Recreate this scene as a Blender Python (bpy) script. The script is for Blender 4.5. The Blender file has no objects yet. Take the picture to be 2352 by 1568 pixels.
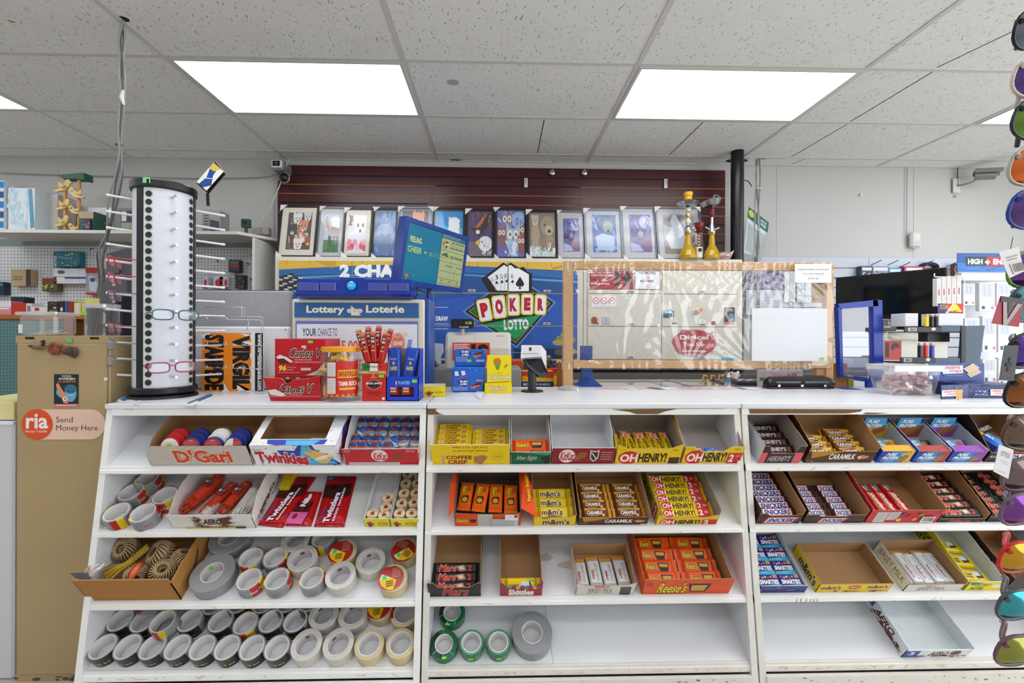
import bpy,math,random
from mathutils import Vector,Matrix,Euler
R=random.Random(7)
sc=bpy.context.scene
COL=sc.collection
# ---------------------------------------------------------------- camera
F,YAW,ROLL,CX,CY,H=1057.2,0.0257,-0.0029,1170.5,768.5,1.33
cam=bpy.data.objects.new('camera',bpy.data.cameras.new('camera'))
COL.objects.link(cam);sc.camera=cam
cam.data.lens=F/2352*36;cam.data.sensor_width=36
cam.data.shift_x=(1176-CX)/2352;cam.data.shift_y=-(784-CY)/2352
cam.data.clip_start=0.05
cam.matrix_world=Matrix.Translation((0,0,H))@Matrix.Rotation(-YAW,4,'Z')@Matrix.Rotation(math.pi/2,4,'X')@Matrix.Rotation(-ROLL,4,'Z')
# ---------------------------------------------------------------- light and exposure
w=bpy.data.worlds.new('daylight');sc.world=w;w.use_nodes=True
bg=w.node_tree.nodes['Background'];bg.inputs[0].default_value=(0.93,0.97,1.0,1);bg.inputs[1].default_value=2.45
sc.view_settings.view_transform='Standard';sc.view_settings.look='None'
sc.view_settings.exposure=0.46;sc.view_settings.gamma=1
LAMP=5.2
# ---------------------------------------------------------------- camera maths: a pixel of the photograph seen on a real surface
def ray(px,py):
 u,v=(px-CX)/F,(py-CY)/F;cr,sr=math.cos(-ROLL),math.sin(-ROLL)
 u,v=u*cr-v*sr,u*sr+v*cr
 c,s=math.cos(YAW),math.sin(YAW)
 return Vector((u*c+s,-u*s+c,-v))
C0=Vector((0,0,H))
def atY(px,py,Y):d=ray(px,py);return d*(Y/d.y)+C0
def atX(px,py,X):d=ray(px,py);return d*(X/d.x)+C0
def atZ(px,py,Z):d=ray(px,py);return d*((Z-H)/d.z)+C0
def atP(px,py,o,n):d=ray(px,py);return d*((o-C0).dot(n)/d.dot(n))+C0
# ---------------------------------------------------------------- materials
MATS={}
def s2l(h):
 r=[int(h[i:i+2],16)/255 for i in(0,2,4)]
 return[c/12.92 if c<.04045 else((c+.055)/1.055)**2.4 for c in r]
def mat(key,hexc,rough=.45,metal=0,noise=.06,scale=40,bump=0,bscale=200,emit=0,alpha=1,trans=0,coat=0,stretch=None,c2=None,ior=1.45):
 if key in MATS:return MATS[key]
 m=bpy.data.materials.new(key);m.use_nodes=True;nt=m.node_tree;N=nt.nodes;L=nt.links
 b=N['Principled BSDF'];c=s2l(hexc)
 b.inputs['Roughness'].default_value=rough;b.inputs['Metallic'].default_value=metal;b.inputs['IOR'].default_value=ior
 if coat:b.inputs['Coat Weight'].default_value=coat
 if alpha<1:b.inputs['Alpha'].default_value=alpha
 if trans:b.inputs['Transmission Weight'].default_value=trans
 tc=N.new('ShaderNodeTexCoord');mp=N.new('ShaderNodeMapping');L.new(tc.outputs['Object'],mp.inputs[0])
 if stretch:mp.inputs['Scale'].default_value=stretch
 nz=N.new('ShaderNodeTexNoise');nz.inputs['Scale'].default_value=scale;nz.inputs['Detail'].default_value=3;L.new(mp.outputs[0],nz.inputs['Vector'])
 mx=N.new('ShaderNodeMix');mx.data_type='RGBA';L.new(nz.outputs['Fac'],mx.inputs[0])
 cd=s2l(c2) if c2 else[x*(1-noise*2) for x in c]
 cu=c if c2 else[min(1,x*(1+noise)) for x in c]
 mx.inputs[6].default_value=(*cd,1);mx.inputs[7].default_value=(*cu,1)
 L.new(mx.outputs[2],b.inputs['Base Color'])
 if bump:
  n2=N.new('ShaderNodeTexNoise');n2.inputs['Scale'].default_value=bscale;L.new(mp.outputs[0],n2.inputs['Vector'])
  bp=N.new('ShaderNodeBump');bp.inputs['Strength'].default_value=bump;bp.inputs['Distance'].default_value=.002
  L.new(n2.outputs['Fac'],bp.inputs['Height']);L.new(bp.outputs[0],b.inputs['Normal'])
 if emit:
  L.new(mx.outputs[2],b.inputs['Emission Color']);b.inputs['Emission Strength'].default_value=emit
 MATS[key]=m;return m
def C(h):
 return h if not isinstance(h,str) else(MATS.get(h) or mat('ink_'+h,h,rough=.42,noise=.03))
def film(key,hexc,a,rough=.08,diff=.45):
 if key in MATS:return MATS[key]
 m=bpy.data.materials.new(key);m.use_nodes=True;nt=m.node_tree;N=nt.nodes;L=nt.links
 for n in list(N):N.remove(n)
 o=N.new('ShaderNodeOutputMaterial');t=N.new('ShaderNodeBsdfTransparent');g=N.new('ShaderNodeMixShader');gl=N.new('ShaderNodeBsdfGlossy');df=N.new('ShaderNodeBsdfDiffuse');g.inputs[0].default_value=diff;L.new(gl.outputs[0],g.inputs[1]);L.new(df.outputs[0],g.inputs[2])
 df.inputs[0].default_value=(*s2l(hexc),1);gl.inputs['Roughness'].default_value=rough
 f=N.new('ShaderNodeLayerWeight');f.inputs[0].default_value=.25
 mr=N.new('ShaderNodeMapRange');mr.inputs[3].default_value=a;mr.inputs[4].default_value=min(1,a+.45)
 x=N.new('ShaderNodeMixShader');L.new(f.outputs['Facing'],mr.inputs[0]);L.new(mr.outputs[0],x.inputs[0]);L.new(t.outputs[0],x.inputs[1]);L.new(g.outputs[0],x.inputs[2]);L.new(x.outputs[0],o.inputs[0])
 MATS[key]=m;return m
# ---------------------------------------------------------------- text outlines
TXT={}
def outline(s,bold=0):
 k=(s,bold)
 if k in TXT:return TXT[k]
 cu=bpy.data.curves.new('glyphs','FONT');cu.body=s;cu.resolution_u=2;cu.offset=bold;cu.fill_mode='FRONT'
 ob=bpy.data.objects.new('glyphs',cu);me=ob.to_mesh()
 vs=[(v.co.x,v.co.y) for v in me.vertices];fs=[tuple(p.vertices) for p in me.polygons]
 ob.to_mesh_clear();bpy.data.objects.remove(ob);bpy.data.curves.remove(cu)
 if vs:
  x0=min(v[0] for v in vs);x1=max(v[0] for v in vs);y0=min(v[1] for v in vs);y1=max(v[1] for v in vs)
  vs=[((x-x0)/(x1-x0+1e-9),(y1-y)/(y1-y0+1e-9)) for x,y in vs]
 TXT[k]=(vs,fs);return TXT[k]
# ---------------------------------------------------------------- mesh builder
X,Y_,Z=Vector((1,0,0)),Vector((0,1,0)),Vector((0,0,1))
class MB:
 def __init__(s):s.v=[];s.f=[];s.m=[];s.mats=[];s.sm=[]
 def mi(s,m):
  m=C(m)
  if m not in s.mats:s.mats.append(m)
  return s.mats.index(m)
 def add(s,vs,fs,m,smooth=False):
  b=len(s.v);i=s.mi(m);s.v+=[tuple(p) for p in vs]
  for f in fs:s.f.append(tuple(b+k for k in f));s.m.append(i);s.sm.append(smooth)
  return s
 def quad(s,a,b,c,d,m):return s.add((a,b,c,d),((0,1,2,3),),m)
 def box(s,x0,x1,y0,y1,z0,z1,m,top=None,front=None):
  vs=[(x,y,z) for z in(z0,z1) for y in(y0,y1) for x in(x0,x1)]
  fs=[(0,2,3,1),(2,6,7,3),(0,4,6,2),(1,3,7,5)]
  s.add(vs,fs,m);s.add(vs,[(4,5,7,6)],top or m);return s.add(vs,[(0,1,5,4)],front or m)
 def bbox(s,x0,x1,y0,y1,z0,z1,m,b=.003):
  xs,ys,zs=(x0,x1),(y0,y1),(z0,z1);vs=[];idx={}
  b=min(b,(x1-x0)/2.01,(y1-y0)/2.01,(z1-z0)/2.01)
  for i in(0,1):
   for j in(0,1):
    for k in(0,1):
     dx,dy,dz=(b,-b)[i],(b,-b)[j],(b,-b)[k]
     idx[i,j,k]=len(vs)
     vs+=[(xs[i],ys[j]+dy,zs[k]+dz),(xs[i]+dx,ys[j],zs[k]+dz),(xs[i]+dx,ys[j]+dy,zs[k])]
  g=lambda i,j,k,a:idx[i,j,k]+a
  fs=[]
  for i in(0,1):f=[g(i,0,0,0),g(i,1,0,0),g(i,1,1,0),g(i,0,1,0)];fs.append(f if i else f[::-1])
  for j in(0,1):f=[g(0,j,0,1),g(0,j,1,1),g(1,j,1,1),g(1,j,0,1)];fs.append(f if j else f[::-1])
  for k in(0,1):f=[g(0,0,k,2),g(1,0,k,2),g(1,1,k,2),g(0,1,k,2)];fs.append(f if k else f[::-1])
  for i in(0,1):
   for j in(0,1):fs.append((g(i,j,0,0),g(i,j,1,0),g(i,j,1,1),g(i,j,0,1)))
   for k in(0,1):fs.append((g(i,0,k,0),g(i,1,k,0),g(i,1,k,2),g(i,0,k,2)))
  for j in(0,1):
   for k in(0,1):fs.append((g(0,j,k,1),g(1,j,k,1),g(1,j,k,2),g(0,j,k,2)))
  for i in(0,1):
   for j in(0,1):
    for k in(0,1):fs.append((g(i,j,k,0),g(i,j,k,1),g(i,j,k,2)))
  return s.add(vs,fs,m)
 def slab(s,pts,th,m,side=None):
  pts=[Vector(p) for p in pts];n=(pts[1]-pts[0]).cross(pts[-1]-pts[0]).normalized()*th;k=len(pts)
  vs=pts+[p+n for p in pts]
  s.add(vs,[tuple(range(k))[::-1],tuple(range(k,2*k))],m)
  return s.add(vs,[(i,(i+1)%k,k+(i+1)%k,k+i) for i in range(k)],side or m)
 def tube(s,path,r,m,n=8,caps=True):
  path=[Vector(p) for p in path];vs=[];fs=[];up=None
  for i,p in enumerate(path):
   t=(path[min(i+1,len(path)-1)]-path[max(i-1,0)])
   t=t.normalized() if t.length>1e-9 else Z
   if up is None:up=t.orthogonal().normalized()
   up=(up-t*up.dot(t));up=up.normalized() if up.length>1e-6 else t.orthogonal().normalized()
   sd=t.cross(up);rr=r[i] if isinstance(r,(list,tuple)) else r
   vs+=[p+(up*math.cos(a)+sd*math.sin(a))*rr for a in(2*math.pi*k/n for k in range(n))]
  for i in range(len(path)-1):fs+=[(i*n+k,i*n+(k+1)%n,(i+1)*n+(k+1)%n,(i+1)*n+k) for k in range(n)]
  s.add(vs,fs,m,True)
  if caps:s.add(vs[:n],[tuple(range(n))[::-1]],m);s.add(vs[-n:],[tuple(range(n))],m)
  return s
 def lathe(s,prof,m,n=24,o=(0,0,0),smooth=True,mats=None,sx=1,sy=1):
  o=Vector(o);k=len(prof);vs=[o+Vector((r*math.cos(2*math.pi*i/n)*sx,r*math.sin(2*math.pi*i/n)*sy,z)) for i in range(n) for r,z in prof]
  for j in range(k-1):
   s.add(vs,[(i*k+j,((i+1)%n)*k+j,((i+1)%n)*k+j+1,i*k+j+1) for i in range(n)],mats[j] if mats else m,smooth)
  return s
 def ball(s,c,rx,ry,rz,m,n=14,k=8):
  c=Vector(c);vs=[];fs=[]
  for j in range(k+1):
   a=math.pi*j/k
   vs+=[c+Vector((rx*math.sin(a)*math.cos(2*math.pi*i/n),ry*math.sin(a)*math.sin(2*math.pi*i/n),-rz*math.cos(a))) for i in range(n)]
  for j in range(k):fs+=[(j*n+i,j*n+(i+1)%n,(j+1)*n+(i+1)%n,(j+1)*n+i) for i in range(n)]
  return s.add(vs,fs,m,True)
 def build(s,name,parent=None,loc=None,rot=None):
  me=bpy.data.meshes.new(name);me.from_pydata(s.v,[],s.f)
  for m in s.mats:me.materials.append(m)
  me.polygons.foreach_set('material_index',s.m);me.polygons.foreach_set('use_smooth',s.sm);me.update()
  o=bpy.data.objects.new(name,me);COL.objects.link(o)
  if parent:o.parent=parent
  if loc is not None:o.location=loc
  if rot is not None:o.rotation_euler=rot
  return o
# flat printing on a face: coordinates run right and DOWN from o; every call lies a hair above the last
class Art:
 def __init__(s,mb,o,U,V,e=.00025):
  s.mb=mb;s.o=Vector(o);s.U=Vector(U);s.V=Vector(V);s.n=s.V.cross(s.U).normalized();s.k=[1];s.e=e
 def p(s,x,y,k):return s.o+s.U*x+s.V*y+s.n*(s.e+.00004*k if k else 0)
 def poly(s,pts,m):
  k=s.k[0];s.k[0]+=1;s.mb.add([s.p(x,y,k) for x,y in pts],[tuple(range(len(pts)))[::-1]],m);return s
 def r(s,x0,y0,x1,y1,m):return s.poly([(x0,y0),(x1,y0),(x1,y1),(x0,y1)],m)
 def el(s,cx,cy,rx,ry,m,n=18,rot=0,a0=0,a1=360):
  c,q=math.cos(rot),math.sin(rot);P=[]
  for i in range(n if a1-a0>=360 else n+1):
   a=math.radians(a0+(a1-a0)*i/n);x,y=rx*math.cos(a),ry*math.sin(a);P.append((cx+x*c-y*q,cy+x*q+y*c))
  return s.poly(P,m)
 def line(s,x0,y0,x1,y1,wd,m):
  a=(s.U*(x1-x0)+s.V*(y1-y0));L=a.length or 1;d=s.n.cross(a/L)*wd/2
  k=s.k[0];s.k[0]+=1;p,q=s.p(x0,y0,k),s.p(x1,y1,k);s.mb.add([p+d,q+d,q-d,p-d],[(3,2,1,0)],m);return s
 def t(s,txt,x0,y0,x1,y1,m,b=0,sk=0):
  vs,fs=outline(txt,b);k=s.k[0];s.k[0]+=1
  s.mb.add([s.p(x0+(x1-x0)*(x+sk*(1-y)),y0+(y1-y0)*y,k) for x,y in vs],[f[::-1] for f in fs],m);return s
 def to(s,txt,x0,y0,x1,y1,m,mo,g=None,b=.01,sk=0):
  g=g or .045;s.t(txt,x0-(x1-x0)*.01,y0-(y1-y0)*.08,x1+(x1-x0)*.01,y1+(y1-y0)*.08,mo,b+g,sk);return s.t(txt,x0,y0,x1,y1,m,b,sk)
 def sub(s,x0,y0,x1,y1,x3,y3):
  a=Art(s.mb,s.p(x0,y0,0),s.U*(x1-x0)+s.V*(y1-y0),s.U*(x3-x0)+s.V*(y3-y0),s.e);a.k=s.k;a.n=s.n;return a
def pixart(mb,x0,y0,x1,y1,Y,off=None,e=.0006):
 a,b,c=atY(x0,y0,Y),atY(x1,y0,Y),atY(x0,y1,Y)
 if off is not None:a,b,c=a-off,b-off,c-off
 U=(b-a)/(x1-x0);V=(c-a)/(y1-y0);return Art(mb,a-U*x0-V*y0,U,V,e)
# ---------------------------------------------------------------- things
def tag(o,label,cat,group=None):
 o['label']=label;o['category']=cat
 if group:o['group']=group
 return o
def thing(name,label,cat,loc=(0,0,0),rot=(0,0,0),group=None):
 o=bpy.data.objects.new(name,None);COL.objects.link(o);o.location=loc;o.rotation_euler=rot;o.empty_display_size=.02
 return tag(o,label,cat,group)
def struct(o):o['kind']='structure';return o
def dup(root,loc,rot=None,label=None,group=None,scale=None):
 r=root.copy();COL.objects.link(r);r.location=loc
 if rot is not None:r.rotation_euler=rot
 if scale:r.scale=scale
 if label:r['label']=label
 if group:r['group']=group
 for ch in list(root.children):
  c=ch.copy();COL.objects.link(c);c.parent=r
  for g in ch.children:d=g.copy();COL.objects.link(d);d.parent=c
 return r
ORD='first second third fourth fifth sixth seventh eighth ninth tenth eleventh'.split()
def smooth_path(pts,n=6):
 P=[Vector(p) for p in pts];P=[P[0]*2-P[1]]+P+[P[-1]*2-P[-2]];out=[]
 for i in range(1,len(P)-2):
  for k in range(n):
   t=k/n;a,b,c,d=P[i-1],P[i],P[i+1],P[i+2]
   out.append(.5*((2*b)+(c-a)*t+(2*a-5*b+4*c-d)*t*t+(3*b-a-3*c+d)*t**3))
 return out+[P[-2]]
# room
ZC,YW=2.746,3.78
mat('white_paint','e6e7e8',rough=.35,noise=.02,scale=9)
mat('steel','c8cacc',rough=.22,metal=1)
mat('black_plastic','17181b',rough=.3)
mat('kraft','a98158',rough=.8,noise=.08,scale=160,stretch=(1,6,1))
mat('greyboard','9a9286',rough=.8,noise=.08,scale=160)
mat('whiteboard','dfdfe2',rough=.6)
mat('gap','2b2a29',rough=.9)
G=MATS
def room_mats():
# mineral ceiling tile: pale with short dark fissures
 m=mat('ceiling_tile','efefec',rough=.95,noise=.03,scale=6);nt=m.node_tree;N,L=nt.nodes,nt.links
 b=N['Principled BSDF'];tc=N.new('ShaderNodeTexCoord');mp=N.new('ShaderNodeMapping');mp.inputs['Scale'].default_value=(62,26,1);mp.inputs['Rotation'].default_value=(0,0,.25)
 L.new(tc.outputs['Object'],mp.inputs[0])
 wn=N.new('ShaderNodeTexNoise');wn.inputs['Scale'].default_value=9;L.new(tc.outputs['Object'],wn.inputs['Vector'])
 ad=N.new('ShaderNodeVectorMath');ad.operation='MULTIPLY_ADD';L.new(wn.outputs['Color'],ad.inputs[0]);ad.inputs[1].default_value=(5,3,0);L.new(mp.outputs[0],ad.inputs[2])
 vo=N.new('ShaderNodeTexVoronoi');vo.inputs['Scale'].default_value=1;L.new(ad.outputs[0],vo.inputs['Vector'])
 mr=N.new('ShaderNodeMapRange');mr.inputs[1].default_value=.13;mr.inputs[2].default_value=.24;L.new(vo.outputs['Distance'],mr.inputs[0])
 n3=N.new('ShaderNodeTexNoise');n3.inputs['Scale'].default_value=230;L.new(tc.outputs['Object'],n3.inputs['Vector'])
 m3=N.new('ShaderNodeMapRange');m3.inputs[1].default_value=.3;m3.inputs[2].default_value=.7;m3.inputs[3].default_value=.9;m3.inputs[4].default_value=1.04;L.new(n3.outputs['Fac'],m3.inputs[0])
 m4=N.new('ShaderNodeMapRange');m4.inputs[3].default_value=.52;m4.inputs[4].default_value=1;L.new(mr.outputs[0],m4.inputs[0])
 mu=N.new('ShaderNodeMath');mu.operation='MULTIPLY';L.new(m3.outputs[0],mu.inputs[0]);L.new(m4.outputs[0],mu.inputs[1])
 old=b.inputs['Base Color'].links[0].from_socket
 vm=N.new('ShaderNodeVectorMath');vm.operation='SCALE';L.new(old,vm.inputs[0]);L.new(mu.outputs[0],vm.inputs[3]);L.new(vm.outputs[0],b.inputs['Base Color'])
 mat('tbar','d2d1cd',rough=.5,noise=.02)
 mat('wall_paint','c4c4c1',rough=.7,noise=.02,scale=3)
 mat('floor_tile','cdc8c0',rough=.6,noise=.25,scale=14,c2='a89f92')
room_mats()
X0,GY=-1.7071,1.7822
def build_room():
 mb=MB();mb.box(-4.6,5.4,-3.2,YW+.1,-.05,0,'floor_tile');struct(mb.build('floor'))
 mb=MB();mb.box(-4.6,5.4,YW,YW+.1,0,ZC+.1,'wall_paint')
 a=pixart(mb,0,380,2352,900,YW)
 for px in(125,1085,1757,2083):a.line(px,380,px,900,.003,'9b9a97')
 o=mb.build('wall_back');struct(o)
 for nm,x in(('wall_left',-4.6),('wall_right',5.3)):
  mb=MB();mb.box(x,x+.1,-3.2 if x<0 else 2.2,YW,0,ZC+.1,'wall_paint');struct(mb.build(nm))
 mb=MB();mb.box(-4.6,3.3,-3.3,-3.2,0,ZC+.1,'wall_paint');mb.box(3.3,5.4,-3.3,-3.2,0,.7,'wall_paint');mb.box(3.3,5.4,-3.3,-3.2,2.4,ZC+.1,'wall_paint');struct(mb.build('wall_front'))
 mb=MB();mb.box(-4.6,5.4,-3.2,YW,ZC,ZC+.1,'ceiling_tile')
 xs=[X0+i*1.2192 for i in range(-2,6)];ys=[GY+j*.6096 for j in range(-8,4)]
 for x in xs:mb.box(x-.013,x+.013,-3.2,YW,ZC-.004,ZC,'tbar')
 for y in ys:mb.box(-4.5,5.3,y-.012,y+.012,ZC-.0035,ZC,'tbar')
 mb.box(-4.5,5.3,YW-.022,YW,ZC-.0045,ZC,'tbar')
 for x0,y0,x1,y1 in((1247,275,1232,352),(1612,278,1534,355),(2148,154,1950,275),(1943,281,1816,356),(1850,360,1815,373),(2334,60,2148,150)):
  p,q=atZ(x0,y0,ZC-.001),atZ(x1,y1,ZC-.001);d=(q-p).normalized().cross(Z)*.003;mb.add([p+d,q+d,q-d,p-d],[(0,1,2,3)],'gap')
 def blot(px,py,rx,ry,m,rot=0):
  c=atZ(px,py,ZC-.0012);mb.add([c+Vector((rx*math.cos(a)*math.cos(rot)-ry*math.sin(a)*math.sin(rot),rx*math.cos(a)*math.sin(rot)+ry*math.sin(a)*math.cos(rot),0)) for a in(i*math.pi/6 for i in range(12))],[tuple(range(12))],m)
 blot(22,56,.014,.006,'e0481c',.6);blot(279,49,.025,.02,'gap');blot(1044,368,.05,.02,'5d5850');blot(1037,190,.035,.03,'b3b2ae');blot(1271,371,.015,.008,'gap');blot(1690,366,.09,.045,'gap');blot(1748,361,.04,.01,'gap')
 struct(mb.build('ceiling'))
# recessed fluorescent panels
 em=mat('diffuser','f7f8ff',rough=.6,noise=0);nt=em.node_tree;N,L=nt.nodes,nt.links;b=N['Principled BSDF']
 tc=N.new('ShaderNodeTexCoord');se=N.new('ShaderNodeSeparateXYZ');L.new(tc.outputs['Object'],se.inputs[0])
# two tubes behind the prismatic sheet: brighter bands along x
 mm=N.new('ShaderNodeMath');mm.operation='ABSOLUTE';L.new(se.outputs['Y'],mm.inputs[0])
 m2=N.new('ShaderNodeMath');m2.operation='SUBTRACT';L.new(mm.outputs[0],m2.inputs[0]);m2.inputs[1].default_value=.12
 m3=N.new('ShaderNodeMath');m3.operation='ABSOLUTE';L.new(m2.outputs[0],m3.inputs[0])
 mr=N.new('ShaderNodeMapRange');mr.inputs[2].default_value=.16;mr.inputs[3].default_value=LAMP*1.25;mr.inputs[4].default_value=LAMP*.22;L.new(m3.outputs[0],mr.inputs[0])
 b.inputs['Emission Color'].default_value=(.95,.97,1,1);L.new(mr.outputs[0],b.inputs['Emission Strength'])
 lab={(-2,1):'fluorescent ceiling panel cut off at the left edge of the ceiling',(0,1):'lit fluorescent ceiling panel above the eyeglass tower and lottery stand',(2,1):'lit fluorescent ceiling panel above the wooden framed plastic screen',(4,1):'fluorescent ceiling panel partly behind the sunglasses rack'}
 for i in(-2,0,2,4):
  for j in(1,-1,-4,-7):
   x=X0+(i+.5)*1.2192;y=GY+(j+.5)*.6096
   t=thing('ceiling_light',lab.get((i,j),'lit fluorescent ceiling panel in the rows behind the viewer'),'ceiling light',(x,y,ZC),group='recessed ceiling lights')
   f=MB();hx,hy=.5966,.2918
   for a,c,d,e in((-hx,hx,-hy,-hy+.016),(-hx,hx,hy-.016,hy),(-hx,-hx+.016,-hy+.016,hy-.016),(hx-.016,hx,-hy+.016,hy-.016)):f.box(a,c,d,e,-.008,0,'tbar')
   f.build('frame',t)
   MB().box(-hx+.016,hx-.016,-hy+.016,hy-.016,-.005,-.001,'diffuser').build('diffuser',t)
# steel column by the slatted wall
 p=atY(1692,600,3.5);o=MB().tube([(p.x,p.y,0),(p.x,p.y,ZC)],.047,mat('black_pipe','14161c',rough=.28,noise=.2,scale=8),20).build('support_column');tag(o,'black round steel column beside the dark slatted wall','column')
build_room()
# display racks
ZT=1.077
SH=[(1.675,.857),(1.65,.643),(1.62,.408),(1.592,.190)]
TILT=math.radians(32.5);ct,st=math.cos(TILT),math.sin(TILT)
SN=Vector((0,-st,ct));SV=Vector((0,ct,st))
UNITS=[(-1.409,-.262),(-.256,.904),(.910,2.075)]
mat('rack_white','e2e4e8',rough=.3,noise=.035,scale=5)
mat('lip_white','f0f0ef',rough=.3,noise=.025,scale=12)
mat('worn_white','e6e4df',rough=.5,noise=.12,scale=18,c2='d6d0c4')
mat('chipboard','8a6a4a',rough=.9,noise=.3,scale=260,c2='5d432c')
MATS['wood_raw']=mat('wood_raw','d3ab79',rough=.55,noise=.1,scale=14,stretch=(1,1,9),c2='b98a55')
def sp(k,px,py,up=0.0):
 o=Vector((0,SH[k][0],SH[k][1]))+SN*up;return atP(px,py,o,SN)
def spuv(k,px,py,up=0.0):p=sp(k,px,py,up);return p.x,(p-Vector((0,SH[k][0],SH[k][1]))).dot(SV)
def onshelf(k,x,v,up=0):return Vector((x,SH[k][0],SH[k][1]))+SV*v+SN*up
def blobpoly(a,cx,cy,rx,ry,m,n=14,j=.35):a.poly([(cx+rx*math.cos(2*math.pi*i/n)*(1-j*R.random()),cy+ry*math.sin(2*math.pi*i/n)*(1-j*R.random())) for i in range(n)],m)
UL=['white sloping shelf rack on the left holding tapes and rope','white sloping shelf rack in the middle holding chocolate bar trays','white sloping shelf rack on the right beside the sunglasses']
def build_racks():
 for u,(x0,x1) in enumerate(UNITS):
  t=thing('display_rack',UL[u],'shelf rack',((x0+x1)/2,1.9,0),group='white sloping racks');ox=(x0+x1)/2;off=Vector((ox,1.9,0))
  th=.022
  def fy(z):return 1.70-(ZT-z)*(1.70-1.5717)/(ZT-.1734)
  for s,xa in(('l',x0),('r',x1-th)):
   mb=MB();prof=[(fy(0),0),(2.19,0),(2.19,ZT-.02),(fy(ZT-.02),ZT-.02)]
   vs=[Vector((x,y,z))-off for x in(xa,xa+th) for y,z in prof]
   mb.add(vs,[(0,3,2,1),(4,5,6,7),(1,2,6,5),(2,3,7,6)],'rack_white');mb.add(vs,[(0,4,7,3)],'worn_white' if u else 'lip_white')
   mb.build('side_panel',t)
  for k,(ys,zs) in enumerate(SH):
   mb=MB();D=.285
   a,b=Vector((x0+th,ys,zs))-off,Vector((x1-th,ys,zs))-off;dn=-SN*.016
   vs=[a,b,b+SV*D,a+SV*D];vs+=[v+dn for v in vs]
   mb.add(vs,[(0,1,2,3),(7,6,5,4),(0,4,5,1),(2,6,7,3)],'rack_white')
   ar=Art(mb,a+SV*D,X,-SV,.0003)
   if u==0 and k==0:
    for bx,by,rx,ry in((.11,.2,.018,.03),(.15,.24,.03,.016),(.16,.15,.008,.02),(.19,.05,.02,.004)):blobpoly(ar,bx,by,rx,ry,'c9bfae')
   if u==1 and k==2:
    blobpoly(ar,.42,.14,.03,.02,'bdb5a8');blobpoly(ar,.50,.17,.05,.02,'c9c1b4')
    for i in range(9):ar.line(.33+i*.009+R.random()*.004,.02,.335+i*.009,.07,.0008,'8f8b86')
   if u==1 and k==3:ar.line(.41,0,.43,D,.0015,'8d9096')
   mb.build('shelf',t)
# moulded front lip
   mb=MB();pr=[(0,.0005),(-.004,.002),(-.010,-.001),(-.010,-.007),(-.014,-.011),(-.015,-.021),(-.011,-.025),(0,-.025)]
   if k==3:pr=pr[:-3]+[(-.015,-.022),(-.013,-.030),(-.002,-.034),(0,-.034)]
   n=len(pr);vs=[Vector((x,ys+py,zs+pz))-off for x in(x0+(.0 if u else .004),x1-.014) for py,pz in pr]
   mb.add(vs,[(i,i+1,n+i+1,n+i) for i in range(n-1)]+[(n-1,0,n,2*n-1),tuple(range(n))[::-1],tuple(range(n,2*n))],'lip_white' if not(u and k==3) else 'worn_white')
   ar=Art(mb,Vector((x0,ys-.0152,zs-.008))-off,X,-Z,.0002)
   for i in range(3+16*(k==3)*(1+(u>0))+4*(u==2)):q=.05+R.random()*1.05;ar.line(q,.003+R.random()*.012,q+R.random()*.02,.003+R.random()*.012,.0012,'a58f70')
   if u==2 and k==2:
    for q in(.15,.165,.185,.20,.212,.224):ar.line(q,.006,q+.006,.0,.0015,'b98f5c');ar.line(q,.014,q+.003,.006,.002,'7d6a4d')
   mb.build('shelf_lip',t)
  mb=MB();mb.box(x0+th-ox,x1-th-ox,2.172-1.9,2.185-1.9,0,ZT-.02,'rack_white').build('back_panel',t)
# board closing the top shelf at the back
  mb=MB();mb.box(x0+th-ox,x1-th-ox,1.905-1.9,1.915-1.9,.98,ZT-.02,'rack_white').build('upper_back_board',t)
# toe board with wear
  mb=MB();yb=fy(.08);z1=SH[3][1]-.037
  mb.box(x0+th-ox,x1-th-ox,yb-1.9+.004,yb-1.9+.02,z1-.052,z1,'worn_white' if u else 'lip_white');mb.box(x0+th-ox,x1-th-ox,yb-1.9+.012,yb-1.9+.028,0,z1-.054,'worn_white' if u else 'lip_white')
  for zz,hh,yy in((z1,.05,yb+.004),(z1-.056,.1,yb+.012)):
   ar=Art(mb,Vector((x0+th,yy,zz))-off,X,-Z,.0002)
   for i in range(7+38*(u>0)):q=.02+R.random()*1.06;blobpoly(ar,q,hh*R.random()*.8+.004,.003+.012*R.random()**2,.001+.003*R.random(),('8f7a58','a79a80','6d5a45')[i%3],8,.6)
  mb.build('toe_board',t)
# counter top slab
  mb=MB();mb.bbox(x0-ox-.001,x1-ox+.001,1.688-1.9,2.235-1.9,ZT-.018,ZT,'rack_white',.002)
  ar=Art(mb,Vector((x0,1.688,ZT-.0185))-off,X,-Z,.0002)
  mb.box(x0-ox+(.02 if u==0 else 0),x1-ox-.012,1.692-1.9,1.705-1.9,ZT-.042,ZT-.0185,'lip_white')
  ar=Art(mb,Vector((x0,1.692,ZT-.0185))-off,X,-Z,.0003)
  if u==1:ar.poly([(0,0),(.035,0),(.028,.006),(.045,.018),(.06,.022),(0,.022)],'chipboard');ar.poly([(.68,.004),(.74,.003),(.86,.002),(.93,.001),(.88,.01),(.85,.021),(.77,.021),(.74,.012)],'chipboard');ar.line(.68,.002,1.1,.001,.001,'chipboard')
  if u==2:ar.poly([(.025,.002),(.46,.004),(.45,.013),(.40,.02),(.03,.02)],'chipboard');ar.poly([(.47,.016),(.56,.018),(.51,.022),(.46,.022)],'chipboard')
  if u==0:ar.r(.07,.001,.10,.0025,'b48a5e')
  a2=Art(mb,Vector((x0,1.70,ZT))-off,X,Y_,.0002);a2.n=Vector((0,0,1))
  mb.build('counter_top',t)
build_racks()
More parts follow.
